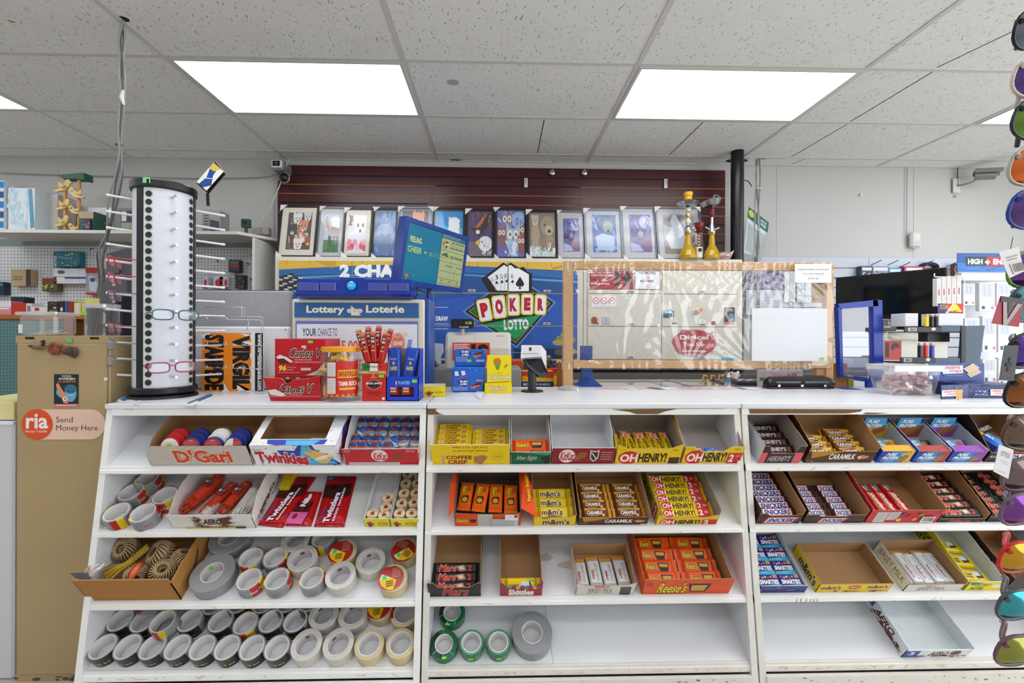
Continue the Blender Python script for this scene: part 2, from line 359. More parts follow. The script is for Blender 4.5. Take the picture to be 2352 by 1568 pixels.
# cardboard trays and wrapped bars
PYB=[1065,1208,1365,1520]
def proj_h(k,px,py,v):
 o=Vector((0,SH[k][0],SH[k][1]))+SV*v;p=atP(px,py,o,SV);return(p-o).dot(SN)
class Tray:
 def __init__(s,k,xl,xr,yt,d,label,out='whiteboard',inn='kraft',hb=None,v0=.003,rz=0,cat='tray',name='cardboard_tray',front=None,left=None,right=None,prof=None,ftab=None,th=.0022,hs=None,group=None,floor=None,wall=True):
  xa=atY(xl,PYB[k],SH[k][0]).x;xb=atY(xr,PYB[k],SH[k][0]).x
  s.k,s.w,s.d=k,xb-xa,d
  s.hf=hf=proj_h(k,(xl+xr)/2,yt,v0) if yt>1 else yt
  hb=hb or hf;hs=hs or hf;s.hb=hb
  s.M=Matrix.Translation(onshelf(k,xa,v0,.0006))@Matrix.Rotation(TILT,4,'X')@Matrix.Rotation(rz,4,'Z')
  o=s.o=None
  mb=s.mb=MB();w=s.w
  mb.add([(0,0,0),(w,0,0),(w,d,0),(0,d,0)],[(0,3,2,1)],out);mb.add([(th,th,th),(w-th,th,th),(w-th,d-th,th),(th,d-th,th)],[(0,1,2,3)],floor or inn)
  rim='kraft' if inn=='kraft' else inn
  def wall2(P,n,mo):
   n=Vector(n)*th;P=[Vector(p) for p in P];Q=[p+n for p in P];kk=len(P)
   mb.add(P,[tuple(range(kk))],mo);mb.add(Q,[tuple(range(kk))[::-1]],inn);mb.add(P+Q,[(i,(i+1)%kk,kk+(i+1)%kk,kk+i) for i in range(kk)],rim)
  def edge(h0,h1,n=14):
   pr=prof or[(0,hs),(1,hb)];out_=[]
   for i in range(n+1):
    t=i/n
    for(a,ha),(b,hb_) in zip(pr,pr[1:]):
     if a<=t<=b+1e-9:h=ha+(hb_-ha)*(t-a)/max(1e-6,b-a)
    out_.append((t*d,h+(R.random()-.5)*.003*(0<i<n)))
   return out_
  fp=ftab or[(0,1),(1,1)]
  wall2([(0,0,0),(w,0,0)]+[(w*x,0,hf*z) for x,z in fp[::-1]],(0,1,0),out)
  wall2([(w,d,0),(0,d,0),(0,d,hb),(w,d,hb)],(0,-1,0),out)
  e=edge(0,0);wall2([(0,d,0),(0,0,0)]+[(0,y,z) for y,z in e],(1,0,0),out)
  e=edge(0,0);wall2([(w,0,0),(w,d,0)]+[(w,y,z) for y,z in e[::-1]],(-1,0,0),out)
  if front:front(Art(mb,(0,0,hf),(w,0,0),(0,0,-hf)))
  if left:left(Art(mb,(0,d,hs),(0,-d,0),(0,0,-hs)))
  if right:right(Art(mb,(w,0,hs),(0,d,0),(0,0,-hs)))
  s.label,s.cat,s.name,s.group=label,cat,name,group
 def done(s):
  o=s.o=s.mb.build(s.name);o.matrix_world=s.M;tag(o,s.label,s.cat,s.group);return s
 def place(s,root,x,y,z,rx=0,rz=0,ry=0):
  root.matrix_world=s.M@Matrix.Translation((x,y,z))@Matrix.Rotation(rz,4,'Z')@Matrix.Rotation(rx,4,'X')@Matrix.Rotation(ry,4,'Y')
  return root
PROTO={}
def wrap_mesh(L,W,T,base,art,ends=None,flat=.62,crimp=.07):
# pillow wrapper with a crimped fin at each end
 mb=MB();xs=[0,crimp*.6,crimp,crimp*1.9,.5,1-crimp*1.9,1-crimp,1-crimp*.6,1];hx=[.08,.08,.12,1,1,1,.12,.08,.08];wx=[1,.97,.95,1,1,1,.95,.97,1]
 f=flat/2;ys=[-.5,-.44,-f,f,.44,.5];hy=[.3,.8,1,1,.8,.3];n=len(ys);vs=[]
 for x,h,ww in zip(xs,hx,wx):
  for y,g in zip(ys,hy):vs.append(((x-.5)*L,y*W*ww,T*max(.10,h*g)))
 for x,h,ww in zip(xs,hx,wx):vs+=[((x-.5)*L,-.5*W*ww,.02*T),((x-.5)*L,.5*W*ww,.02*T)]
 nb=len(xs)*n;fs=[];fe=[]
 for i in range(len(xs)-1):
  t=fe if i in(0,1,len(xs)-2,len(xs)-3) else fs
  for j in range(n-1):t.append((i*n+j,(i+1)*n+j,(i+1)*n+j+1,i*n+j+1))
  t.append((nb+2*i,nb+2*i+2,(i+1)*n,i*n));t.append((i*n+n-1,(i+1)*n+n-1,nb+2*i+3,nb+2*i+1));t.append((nb+2*i+1,nb+2*i+3,nb+2*i+2,nb+2*i))
 mb.add(vs,fs,base);mb.add(vs,fe,ends or base)
 mb.add(vs,[(nb,0,1,2,3,4,5,nb+1)[::1]],ends or base);m=len(xs)-1;mb.add(vs,[(nb+2*m,nb+2*m+1)+tuple(m*n+j for j in range(n-1,-1,-1))],ends or base)
 if art:art(Art(mb,(-L/2*(1-2*crimp*1.9),W*f,T),(L*(1-crimp*3.8),0,0),(0,-W*flat,0)))
 return mb
def carton_mesh(L,W,T,base,art):
 mb=MB();mb.bbox(-L/2,L/2,-W/2,W/2,0,T,base,.001);art(Art(mb,(-L/2,W/2,T),(L,0,0),(0,-W,0)));return mb
def foil(k,h):return mat(k,h,rough=.22,noise=.05,scale=30,bump=.35,bscale=90)
for k_,h_ in dict(f_yellow='f2cf12',f_orange='ee5a12',f_black='1d1a1c',f_brown='4a2414',f_cara='6b3a14',f_gold='d9962c',f_red='c81a22',f_dark='26171a',f_silver='d7dade',f_blue='1d49b8',f_pink='e65fa6',f_green='5d7a1c',f_cyan='57a9dc',f_snick='3c2320',f_oranger='f06a18',f_purple='7a3fa0').items():foil(k_,h_)
# wrapper printing, 0..1 across, 0..1 down
def a_coffee(a):a.t('COFFEE',.2,.02,.72,.46,'7d1420',.03,.02);a.t('CRISP',.24,.54,.62,1,'7d1420',.03);a.r(.12,.1,.18,.9,'e7a6a8');a.poly([(.76,.2),(.93,.1),(.95,.6),(.8,.9)],'b98a62');a.r(.01,.3,.05,.55,'f2ead6')
def a_henryv(a):a.el(.16,.5,.17,.62,'d8281f');a.t('OH',.04,.12,.30,.88,'f6f2ea',.03);a.t('HENRY!',.33,.1,.97,.92,'2f1a12',.03)
def a_henry2(a):a.el(.14,.5,.13,.6,'d8281f');a.t('OH',.04,.14,.25,.9,'f6f2ea',.03);a.t('HENRY!',.27,.1,.70,.95,'2f1a12',.03);a.r(.76,-.25,1.02,1.25,'cf2318');a.t('2',.78,.05,.87,.95,'f6f2ea',.04);a.r(.9,.3,.98,.38,'f0e0d0');a.r(.9,.5,.98,.58,'f0e0d0')
def a_reesec(a):a.to("Reese's",.03,.12,.42,.8,'f3d91c','2c160a',.05,.02,.1);a.poly([(.48,.05),(.93,.1),(.86,.95),(.56,.95)],'3a1a10');a.poly([(.54,.18),(.88,.2),(.86,.55),(.56,.52)],'d5a43f')
def a_reeseb(a):a.to("Reese's",.04,.40,.50,.95,'f3d91c','2c160a',.05,.02,.1);a.r(.05,.05,.32,.32,'2c160a');a.t('BIG CUP',.07,.1,.3,.27,'f3d91c',.01);a.r(.35,.1,.52,.16,'f6c01c');a.poly([(.56,.15),(.74,.05),(.95,.2),(.96,.8),(.75,1),(.58,.8)],'4a2214');a.el(.78,.52,.13,.33,'d8a53e')
def a_mm(a):
 a.to("m&m's",.03,.02,.82,.66,'3b1d12','f4f1ea',.03,.03)
 for i,c in enumerate(('b5311f','7a2c28','2d7c3f','2b5fb0','d77f1c','3aa04c')):a.el(.3+.09*i,.78+.05*(i%2),.045,.13,c)
def a_cara(a):a.poly([(0,-.2),(1,-.2),(1,.15),(.5,.02),(0,.2)],'c98a24');a.t('CARAMILK',.1,.2,.84,.72,'f6f1e6',.03);a.el(.86,.8,.07,.2,'e0b06a');a.r(.8,-.1,.97,.08,'d8c67a');a.r(.2,.84,.62,.9,'d9c8a0')
def a_cara2(a):a_cara(a);a.poly([(.62,-.2),(.9,-.2),(.98,.5),(.7,.35)],'e3b52e');a.t('WIN $10,000',.15,.78,.62,1.0,'f6f1e6',.02)
def a_hersh(a):a.t("HERSHEY'S",.02,.12,.80,.66,'c9c6c2',.04);a.t('SPECIAL DARK',.3,.78,.78,.98,'d23a2a',.02);a.poly([(.84,.05),(.95,.1),(.93,.85),(.82,.8)],'6d4340')
def a_snick(a):a.poly([(.05,-.1),(.97,-.1),(.95,1.1),(.03,1.1)],'d8262c');a.r(.07,-.02,.93,1.02,'f2f0f2');a.t('SNICKERS',.1,.08,.9,.94,'1c2f86',.045,.03)
def a_mars(a):a.to('Mars',.05,.02,.48,.9,'e23a22','e9c8b8',.012,.03,.12);a.poly([(.5,.2),(.7,.05),(.76,.8),(.58,.9)],'b98a68');a.poly([(.56,.3),(.66,.2),(.7,.6),(.6,.7)],'e8d2b4');a.t('2',.79,.1,.9,.85,'e23a22',.03)
def a_mars1(a):a.to('Mars',.12,0,.78,.92,'e23a22','e9c8b8',.012,.03,.12);a.el(.07,.5,.04,.25,'d0871c');a.r(.86,.5,.93,.8,'4c8a2c')
def a_skit(a):a.to('Skittles',.3,.12,.98,.75,'f4f0ee','c81a22',.02,.04,.06);a.poly([(0,.0),(.25,.1),(.28,.8),(0,1)],'3f63b0');a.el(.08,.3,.06,.2,'4ca23c');a.el(.18,.6,.06,.2,'e9a21c');a.el(.1,.75,.05,.15,'d8d32c');a.line(.3,.92,.95,.92,.003,'f0b51c')
def a_jersey(a):a.t('JERSEY MILK',.08,.1,.95,.5,'9a7d50',.0);a.t('Neilson',.4,.58,.85,.95,'b8252c',.03,.08)
def a_smart(a):
 a.t('SMARTIES',.04,.36,.93,.68,'f2ece8',.05,.02);a.poly([(0,.78),(1,.68),(1,1),(0,1)],'4ab5dd')
 for i,c in enumerate(('d2452c','e6a0c8','e8d82c','d2452c','e98a2c')):a.el(.12+.13*i,.17+.06*(i%2),.05,.07,c)
 a.r(.74,.02,.95,.26,'b98f6a')
 for i,c in enumerate(('6cc25a','7ad0ea','7ad0ea')):a.el(.25+.16*i,.85,.05,.06,c)
def a_coco(a):a.poly([(.45,.15),(.85,.05),(.95,.7),(.6,.9)],'3c3f42');a.poly([(.47,.12),(.8,.05),(.84,.5),(.52,.6)],'dfe4ec');a.poly([(.7,-.1),(1,-.1),(1,.15)],'46b5c4');a.t('COCONUT',.03,.35,.42,.6,'30383c',.03);a.t('PATTIES',.06,.68,.4,.92,'30383c',.03)
def a_pure(c):
 def f(a):a.t('PURE',.08,.05,.4,.42,'f2f6fa',.05,.08);a.t('PROTEIN',.04,.5,.5,.9,'f2f6fa',.05,.08);a.poly([(.62,-.1),(1,-.1),(1,1.1),(.72,1.1)],c);a.poly([(.6,.35),(.85,.15),(.92,.7),(.68,.9)],'a0713c')
 return f
K=dict(coffee=('f_yellow','f_yellow',a_coffee),henryv=('f_yellow','f_yellow',a_henryv),henry2=('f_yellow','f_yellow',a_henry2),reesec=('f_orange','f_orange',a_reesec),reeseb=('f_oranger','f_oranger',a_reeseb),mm=('f_yellow','f_yellow',a_mm),cara=('f_cara','f_gold',a_cara),cara2=('f_cara','f_gold',a_cara2),hersh=('f_dark','f_dark',a_hersh),snick=('f_snick','f_snick',a_snick),mars=('f_black','f_black',a_mars),mars1=('f_black','f_black',a_mars1),skit=('f_red','f_red',a_skit),jersey=('f_silver','f_gold',a_jersey),coco=('f_yellow','f_yellow',a_coco),pureY=('f_cyan','f_yellow',a_pure('e0b020')),pureB=('f_cyan','f_brown',a_pure('5a2c20')),pureP=('f_cyan','f_purple',a_pure('b58ad0')))
def bar(kind,L,W,T):
 key=(kind,round(L,3),round(W,3))
 if key not in PROTO:
  b,e,f=K[kind];o=wrap_mesh(L,W,T,b,f,e,crimp=.09 if L/W<3 else .05).build('chocolate_bar');PROTO[key]=o;return o
 o=PROTO[key].copy();COL.objects.link(o);return o
def colname(c,n):return '' if n==1 else(('left column, ','right column, ')[c] if n==2 else 'column %s from the left, '%ORD[c])
def fill_x(tr,kind,cols,rows,W,desc,where,y0=.006,pitch=None,T=.013,tilt=.32,lift=.002,jit=.06,skip=(),gap=.004,cat='chocolate bar',shift=lambda r:0,wid=None):
# bars lying across the tray in shingled rows, text left to right
 L=((wid or tr.w)-.008-gap*(cols-1))/cols;pitch=pitch or W*.9
 for c in range(cols):
  for r in range(rows):
   if(c,r) in skip:continue
   o=bar(kind,L,W,T)
   tr.place(o,.004+L/2+c*(L+gap)+shift(r),y0+W/2*math.cos(tilt)+r*pitch,lift+W/2*math.sin(tilt),rx=tilt,rz=(R.random()-.5)*jit)
   rowt=ORD[r]+' row from front' if rows>1 else 'front'
   tag(o,'%s, %s%s, %s'%(desc,colname(c,cols),rowt,where),cat,(desc+'s, '+where).replace(' standing on ends','s on end'))
def fill_y(tr,kind,xs,L,W,desc,where,y=.0,T=.012,lean=.28,jit=.12,lift=.002,dy=None,rzs=None,cat='chocolate bar',up=True):
# bars set side by side, text running down the slope
 n=len(xs)
 for i,x in enumerate(xs):
  o=bar(kind,L,W,T)
  tr.place(o,tr.w*x,y+L/2+(dy[i] if dy else R.random()*.012),lift+i%2*.004+L/2*math.sin(lean)*0,rx=0,rz=(-math.pi/2)+(rzs[i] if rzs else(R.random()-.5)*jit),ry=0)
  tag(o,'%s, %s from left, %s'%(desc,ORD[i],where),cat,(desc+'s, '+where).replace(' standing on ends','s on end'))
# what stands in the trays
def wob(a,cols,n=40,x0=0,x1=1,y0=0,y1=1,rx=.01,ry=.03):
 for i in range(n):a.el(x0+(x1-x0)*R.random(),y0+(y1-y0)*R.random(),rx*(.5+R.random()),ry*(.5+R.random()),cols[i%len(cols)],6,R.random()*3)
def smalltext(a,x0,y0,x1,y1,n,m,h=.35):
 for i in range(n):
  y=y0+(y1-y0)*i/n;x=x0
  while x<x1-.02*(x1-x0):
   q=(x1-x0)*(.06+.12*R.random());a.r(x,y,min(x+q,x1),y+(y1-y0)/n*h,m);x+=q+(x1-x0)*.03
def barcode(a,x0,y0,x1,y1,m='26262a',back='f2f2f0'):
 a.r(x0,y0,x1,y1,back);x=x0+(x1-x0)*.08
 while x<x1-(x1-x0)*.08:q=(x1-x0)*(.015+.03*R.random());a.r(x,y0+(y1-y0)*.1,x+q,y1-(y1-y0)*.15,m);x+=q*2
def top_shelf():
# --- left rack
 def f(a):a.to("D'Gari",.27,.18,.82,.86,'d84a1c','c8542c',.07,.03);a.to("D'Gari",.27,.18,.82,.86,'d84a1c','e8dccb',.035,.04)
 t=Tray(0,349,583,1029,.20,"grey cardboard tray with orange lettering, holding small rolls of electrical tape",out=mat('card_grey','c9c3bb',rough=.7),inn='kraft',hb=.085,front=f,prof=[(0,.03),(.12,.065),(.3,.085),(1,.085)],ftab=[(0,.55),(.09,1),(1,1)]).done()
 cols=(('b81e22','b81e22','b81e22','eee'),('1f2f7a',)*3,('1f2f7a','e8e6e4','e8e6e4'),('1f2f7a','22348a','1f2f7a'))
 nm=('red','dark blue','dark blue and white','dark blue');wrp=film('shrink','ffffff',.06,.06)
 for i,px in enumerate((404,451,500,547)):
  for j in range(3):
   c=cols[i][min(j,len(cols[i])-1)]
   q=thing('electrical_tape','%s electrical tape, %s, %s stack from left, grey tray'%({'b81e22':'red','1f2f7a':'dark blue','22348a':'blue','e8e6e4':'white'}[c],('front roll','middle roll','back roll')[j],ORD[i]),'tape',group='electrical tape rolls')
   mb=MB();r=.034;mb.lathe([(.017,0),(r,0),(r+.001,.002),(r+.001,.017),(r,.019),(.017,.019),(.017,0)],c,28);mb.build('tape_roll',q)
   if j==0:
    mb=MB();mb.lathe([(0,.0194),(.031,.0194),(.031,.0190)],'f0eee9',28,smooth=False);a=Art(mb,(-.031,.031,.0196),(.062,0,0),(0,-.062,0))
    red='b5303a'
    if i==0:a.poly([(.04,.68),(.96,.68),(.8,.9),(.5,1),(.2,.9)],red);a.r(.35,.32,.62,.52,'8fe03c');smalltext(a,.15,.2,.85,.6,5,'b9bdae',.25)
    if i in(1,2):a.el(.5,.5,.5,.5,red,24,0,180,360);a.t('CANTECH',.35,.1,.65,.17,'f3e9e6');smalltext(a,.15,.2,.85,.5,6,'e0a6a4',.3);barcode(a,.3,.6,.6,.8);a.r(.38,.62,.62,.80,'8fe03c' if i==1 else 'e8e8e4')
    if i==3:a.el(.5,.5,.5,.5,red,24,0,-90,90);a.r(.2,.4,.42,.66,'8fe03c');smalltext(a,.55,.2,.92,.8,7,'e0a6a4',.3)
    mb.build('label',q)
   xx=atY(px,1015,SH[0][0]+.02).x-t.M.translation.x;h=math.radians(52)
   t.place(q,xx+.004*j,.042+.021*j,.052+.001*j,rx=h)
# loose red roll at the left
# --- cake box with a cut-out lid
 xa=atY(590,1063,1.675).x;xb=atY(784,1063,1.675).x;w=xb-xa;h,d=.098,.165
 mb=MB();blue,lb,red='2143b4','5cb9e8','c8242c';wh=mat('card_white','f0f1f4',rough=.35)
 T_=.003
 for P,n in(([(0,0,0),(w,0,0),(w,0,h),(0,0,h)],(0,1,0)),([(w,d,0),(0,d,0),(0,d,h),(w,d,h)],(0,-1,0)),([(0,d,0),(0,0,0),(0,0,h),(0,d,h)],(1,0,0)),([(w,0,0),(w,d,0),(w,d,h),(w,0,h)],(-1,0,0))):
  mb.add(P,[(0,1,2,3)],wh);mb.add([Vector(p)+Vector(n)*T_ for p in P],[(3,2,1,0)],'kraft')
 mb.add([(0,0,.001),(w,0,.001),(w,d,.001),(0,d,.001)],[(0,1,2,3)],'kraft')
 for a0,a1,b0,b1 in((0,w,0,.03),(0,w,d-.018,d),(0,.026,.03,d-.018),(w-.045,w,.03,d-.018)):mb.box(a0,a1,b0,b1,h-.002,h,'kraft',wh,wh)
 a=Art(mb,(0,0,h),(w,0,0),(0,0,-h),.0004)
 a.poly([(.3,.25),(.5,.28),(.56,0),(.72,0),(.74,.2),(1,.9),(1,1),(.5,1),(.4,.7),(.33,.5)],blue);a.poly([(.55,.55),(.6,.0),(.68,.0),(.72,.4),(.9,.7),(.97,.95),(.55,1)],lb)
 a.poly([(.60,.35),(.7,.22),(.94,.55),(.84,.95),(.76,.9)],'e3bd6c');a.el(.82,.62,.06,.18,'efdcae',rot=.6);a.el(.82,.6,.04,.12,'f4f2f0',rot=.6)
 a.sub(.02,.24,.64,.40,.02,.94).to('Twinkies',.02,.06,.99,.86,red,'f2f0f4',.035,.05)
 a.el(.07,.2,.06,.11,'d8dce8');a.el(.07,.2,.055,.09,'f4f4f6');a.t('Hostess',.025,.14,.115,.27,'223a8c',.01);wob(a,(red,lb,'1c2a6c'),46)
 a=Art(mb,(0,d,h),(w,0,0),(0,-d,0),.0004)
 a.poly([(.4,0),(.55,0),(.62,.1),(.72,.0),(.9,.0),(.86,.1),(.42,.1)],blue);a.el(.5,.04,.05,.04,lb);a.poly([(.18,.84),(.88,.84),(.86,.98),(.3,1),(.2,.96)],blue);a.poly([(.4,.86),(.8,.86),(.72,1),(.42,1)],lb);wob(a,(red,lb,'1c2a6c'),14,0,1,.84,1,.006,.01);wob(a,(red,lb),10,.86,.98,.1,.8,.006,.01)
 a=Art(mb,(w,0,h),(0,d,0),(0,0,-h),.0004);a.poly([(.5,0),(.9,.1),(.85,.6),(.3,.8),(.2,.5)],blue);a.poly([(.6,.2),(.8,.2),(.6,.6),(.4,.6)],lb);a.sub(.02,.45,.95,.05,.06,.98).t('Twinkies',0,0,1,.8,red,.04)
 o=mb.build('cake_box');o.matrix_world=Matrix.Translation(onshelf(0,xa,.004,.0006))@Matrix.Rotation(TILT,4,'X');tag(o,'white and blue snack cake box with an open window on top','box')
 q=wrap_mesh(.08,.03,.008,wh,lambda a:a.r(.2,.3,.8,.8,blue)).build('wrapped_cake');q.matrix_world=o.matrix_world@Matrix.Translation((w*.62,.11,.004));tag(q,'single white wrapped cake lying inside the white and blue box','snack cake')
# --- tray with foil eggs
 def f(a):a.el(.48,.42,.11,.38,'e9e2e0');a.t('KitKat',.395,.22,.57,.72,red,.03,.06);a.poly([(.62,.6),(.7,.35),(.8,.3),(.79,.5),(.68,.75)],'8a4a24');a.t('MADE HERE',.84,.08,.96,.2,'e9c6c4');a.t('40 BARS',.02,.06,.1,.2,'e9c6c4');a.r(.05,.84,.74,1,'d2c4c4')
 t=Tray(0,795,965,1033,.205,'red and white chocolate tray holding rows of small foil wrapped eggs',out='c4232b',inn='whiteboard',hb=.115,hs=.055,prof=[(0,.05),(.5,.09),(1,.115)],front=f).done()
 eg=MB();n,kk=22,16;vs=[];cm={}
 for j in range(kk+1):
  a_=math.pi*j/kk
  for i in range(n):rr=.0215*math.sin(a_)*(1+.10*math.cos(a_));vs.append((rr*math.cos(2*math.pi*i/n),rr*math.sin(2*math.pi*i/n),.026-.027*math.cos(a_)))
 for j in range(kk):
  for i in range(n):
   z=j/kk;u=((i+.5)/n*360+90)%360;u=u-360 if u>180 else u
   c='f1eeee'
   if z>.52:c='e07a2c' if abs(u)<60 else '2f62b8'
   if z>.60 and abs(u)<36:c='4a3468'
   if .60<z<.8 and 36<=abs(u)<100:c='2a5fc0'
   if z>.85:c='dc7a30'
   if .44<z<.51 and abs(u)<60:c='58a8d8'
   if .30<z<.36 and abs(u)<50:c=('c83a2c','3f8a3c','e0a020')[i%3]
   if .38<z<.43 and 10<abs(u)<55 and i%2:c='d23a30'
   eg.add([vs[j*n+i],vs[j*n+(i+1)%n],vs[(j+1)*n+(i+1)%n],vs[(j+1)*n+i]],[(0,1,2,3)],foil('egg_'+c,c),True)
 first=None
 rows=[(1018+15,(808,835,863,891)),(1018,(815,843,870,899,927,955)),(997,(821,848,876,905,931,957)),(977,(828,855,882,909,935,960))]
 Mi=t.M.inverted()
 for r,(py,xs) in enumerate(rows):
  for c,px in enumerate(xs):
   if first is None:o=first=eg.build('chocolate_egg')
   else:o=first.copy();COL.objects.link(o)
   p=Mi@sp(0,px,py,.03);p.x=min(max(p.x,.022),t.w-.023);p.y=min(p.y,.18)
   side=(r,c) in((1,3),(2,0))
   o.matrix_world=t.M@Matrix.Translation((p.x,p.y,.003))@Matrix.Rotation(.12*(R.random()-.5)+(.5 if side else 0),4,'Y')@Matrix.Rotation(-.42,4,'X')@Matrix.Rotation((R.random()-.5)*.5+(1.1 if side else 0),4,'Z')
   tag(o,'foil egg in orange, blue and white, %s row from the front, %s from the left'%(ORD[r],ORD[c]),'chocolate egg','foil wrapped chocolate eggs')
# --- middle rack
 def f(a):a.t('makes a nice light snack',.28,.06,.72,.2,'8a3a1c');a.t('un gouter leger delicieux',.28,.24,.72,.38,'8a3a1c');a.t('COFFEE',.19,.55,.52,.74,'8c1a24',.03);a.t('CRISP',.21,.78,.46,.98,'8c1a24',.03);a.r(.14,.55,.17,.98,'d89aa0');a.poly([(.54,.6),(.66,.52),(.72,.62),(.64,1),(.54,.9)],'b07a4c');a.el(.84,.62,.07,.22,'d9a51c');a.el(.84,.62,.063,.19,'efcf12');a.t('CANADA',.79,.55,.89,.66,'8a3a1c')
 t=Tray(0,993,1173,1022,.20,'yellow wafer bar tray at the left end of the middle top shelf',out='efcf12',inn='whiteboard',hb=.12,hs=.075,front=f,prof=[(0,.078),(.25,.08),(1,.125)]).done()
 fill_x(t,'coffee',2,6,.03,'yellow chocolate bar with dark red lettering','wafer bar tray',y0=.012,pitch=.0265,skip=((1,5),),lift=.02)
 def f(a):a.poly([(0,0),(1,0),(1,.3),(.6,.15)],'3aa070');a.t('After Eight',.1,.3,.62,.75,'d8dcd4',.0,.1);a.poly([(.72,.5),(.98,.2),(1,.8),(.9,1)],'2a2420')
 t=Tray(0,1175,1266,1038,.2,'narrow green tray with a tall white back board',out=mat('card_green','14603f',rough=.35),inn=mat('card_inner','d3cfd0',rough=.6),hb=.115,hs=.05,front=f,prof=[(0,.045),(.3,.09),(1,.118)]).done()
 for j in range(2):fill_x(t,'reesec',1,1,.045,('orange cup packet on top of the stack' if j else 'orange cup packet under the top one'),'narrow green tray',y0=.004+.03*j,lift=.012+.014*j,tilt=.5)
 def f(a):a.el(.24,.5,.13,.42,'efe6e4');a.t('KitKat',.13,.25,.35,.78,'c01f2a',.03,.06);a.poly([(.35,.7),(.42,.3),(.56,.25),(.55,.55),(.38,.85)],'9a5a2c');a.poly([(.6,.12),(.68,.2),(.75,.12),(.74,.65),(.67,.88),(.61,.65)],'d8dade');a.poly([(.62,.2),(.68,.28),(.73,.2),(.725,.6),(.67,.8),(.625,.6)],'2a2c30');a.line(.63,.3,.72,.7,.004,'e8e8ea');smalltext(a,.78,.25,.96,.8,4,'e0a8a8')
 Tray(0,1268,1410,1028,.2,'empty dark red tray with a white inside',out=mat('card_red','8e1c26',rough=.35),inn='whiteboard',hb=.125,hs=.05,front=f,prof=[(0,.062),(.18,.066),(.3,.09),(1,.13)]).done()
 yel=mat('card_yellow','efcb10',rough=.38)
 def henry(two):
  def f(a):
   a.el(.2,.62,.16,.42,'d8281f');a.t('OH',.07,.38,.34,.9,'f4eee6',.04);a.t('HENRY!',.35,.32,.74 if two else .78,.92,'2f1a12',.04);a.t('24 x 58 g',.04,.08,.14,.16,'b5751c');a.t('#76230',.84,.1,.93,.2,'4a3a14')
   if two:a.r(.76,.36,.99,1,'d0231c');a.t('2',.79,.44,.87,.92,'f4eee6',.04);a.t('BARS',.89,.5,.97,.6,'f4c8a8')
   else:a.r(.82,.6,.98,1,'4a2a20')
  return f
 t=Tray(0,1413,1562,1027,.185,'yellow tray filled with upright yellow bars on the middle top shelf',out=yel,inn=mat('grey_inner','8f867a',rough=.8),hb=.10,hs=.09,front=henry(0),ftab=[(0,1.2),(.16,.95),(.8,.95),(1,1.25)]).done()
 fill_y(t,'henryv',(.1,.21,.32,.44,.55,.66,.77,.89),.125,.027,'yellow bar standing on end','top shelf',y=.012,T=.014,lift=.012,rzs=[.1*(-1)**i+.03*i-.1 for i in range(8)])
 t=Tray(0,1566,1700,1024,.195,'empty yellow tray with a grey board inside, right end of its shelf',out=yel,inn=mat('grey_inner2','b5aca4',rough=.8),hb=.115,hs=.08,front=henry(1),ftab=[(0,1.0),(.16,1.0),(.25,.72),(.66,.72),(.78,1.02),(1,1.0)]).done()
 q=carton_mesh(.045,.03,.012,'2f6fd0',lambda a:wob(a,('e8d82c','d2452c','e6a0c8'),9,.1,.9,.2,.8,.06,.12)).build('small_candy_box');t.place(q,t.w*.55,.03,.022);tag(q,'small blue candy box dotted with colours inside the empty yellow tray','candy box')
 q=carton_mesh(.02,.03,.012,'ece4da',lambda a:a.el(.6,.5,.25,.35,'c8402c')).build('small_candy_box');t.place(q,t.w*.33,.028,.02);tag(q,'small white candy box with a red spot inside the empty yellow tray','candy box')
# --- right rack
 def f(a):a.r(0,0,.14,1,'e0606a');a.r(.8,0,1,1,'e0606a');a.t("HERSHEY'S",.2,.3,.72,.85,'b9b4b0',.02,.05)
 t=Tray(0,1743,1838,1036,.19,'dark tray with red corners holding black bars, top of the right rack',out=mat('card_dark','3a2426',rough=.4),inn='greyboard',hb=.10,hs=.09,front=f,ftab=[(0,1.6),(.14,1.6),(.22,.9),(.78,.9),(.86,1.6),(1,1.6)],left=lambda a:(a.r(0,0,1,1,'c8ccd4'),smalltext(a,.1,.15,.6,.85,7,'8a8e98'))).done()
 fill_x(t,'hersh',1,4,.046,'black bar with grey lettering','red cornered tray',y0=.014,pitch=.037,lift=.014)
 def f(a):a.poly([(.05,0),(.5,0),(.3,.3),(.08,.6)],'b98a2c');a.t('CARAMILK',.33,.2,.72,.7,'f4efe6',.03);a.t('Cadbury',.14,.35,.3,.7,'8a5a24',0,.1);a.t('48 x 50 g',.03,.8,.13,.9,'efe0c0');a.poly([(.74,.45),(.8,.3),(.92,.4),(.9,.6),(.78,.7)],'c98a5c');a.el(.78,.5,.025,.12,'efd8b0');a.line(.1,.93,.8,.93,.001,'d8c8a0')
 def cara(k,xl,xr,yt,d,label,**kw):return Tray(k,xl,xr,yt,d,label,out=mat('card_brown','4f2c1a',rough=.38),inn='kraft',front=f,**kw)
 t=cara(0,1848,2003,1033,.19,'brown tray with brown and gold bars on the right top shelf',hb=.11,hs=.09,prof=[(0,.085),(.6,.11),(1,.11)]).done()
 t.o.data.materials.append(C('d9b13a'))
 fill_x(t,'cara2',2,4,.034,'brown and gold bar','upper brown tray',y0=.014,pitch=.032,skip=((0,3),),jit=.12,lift=.015)
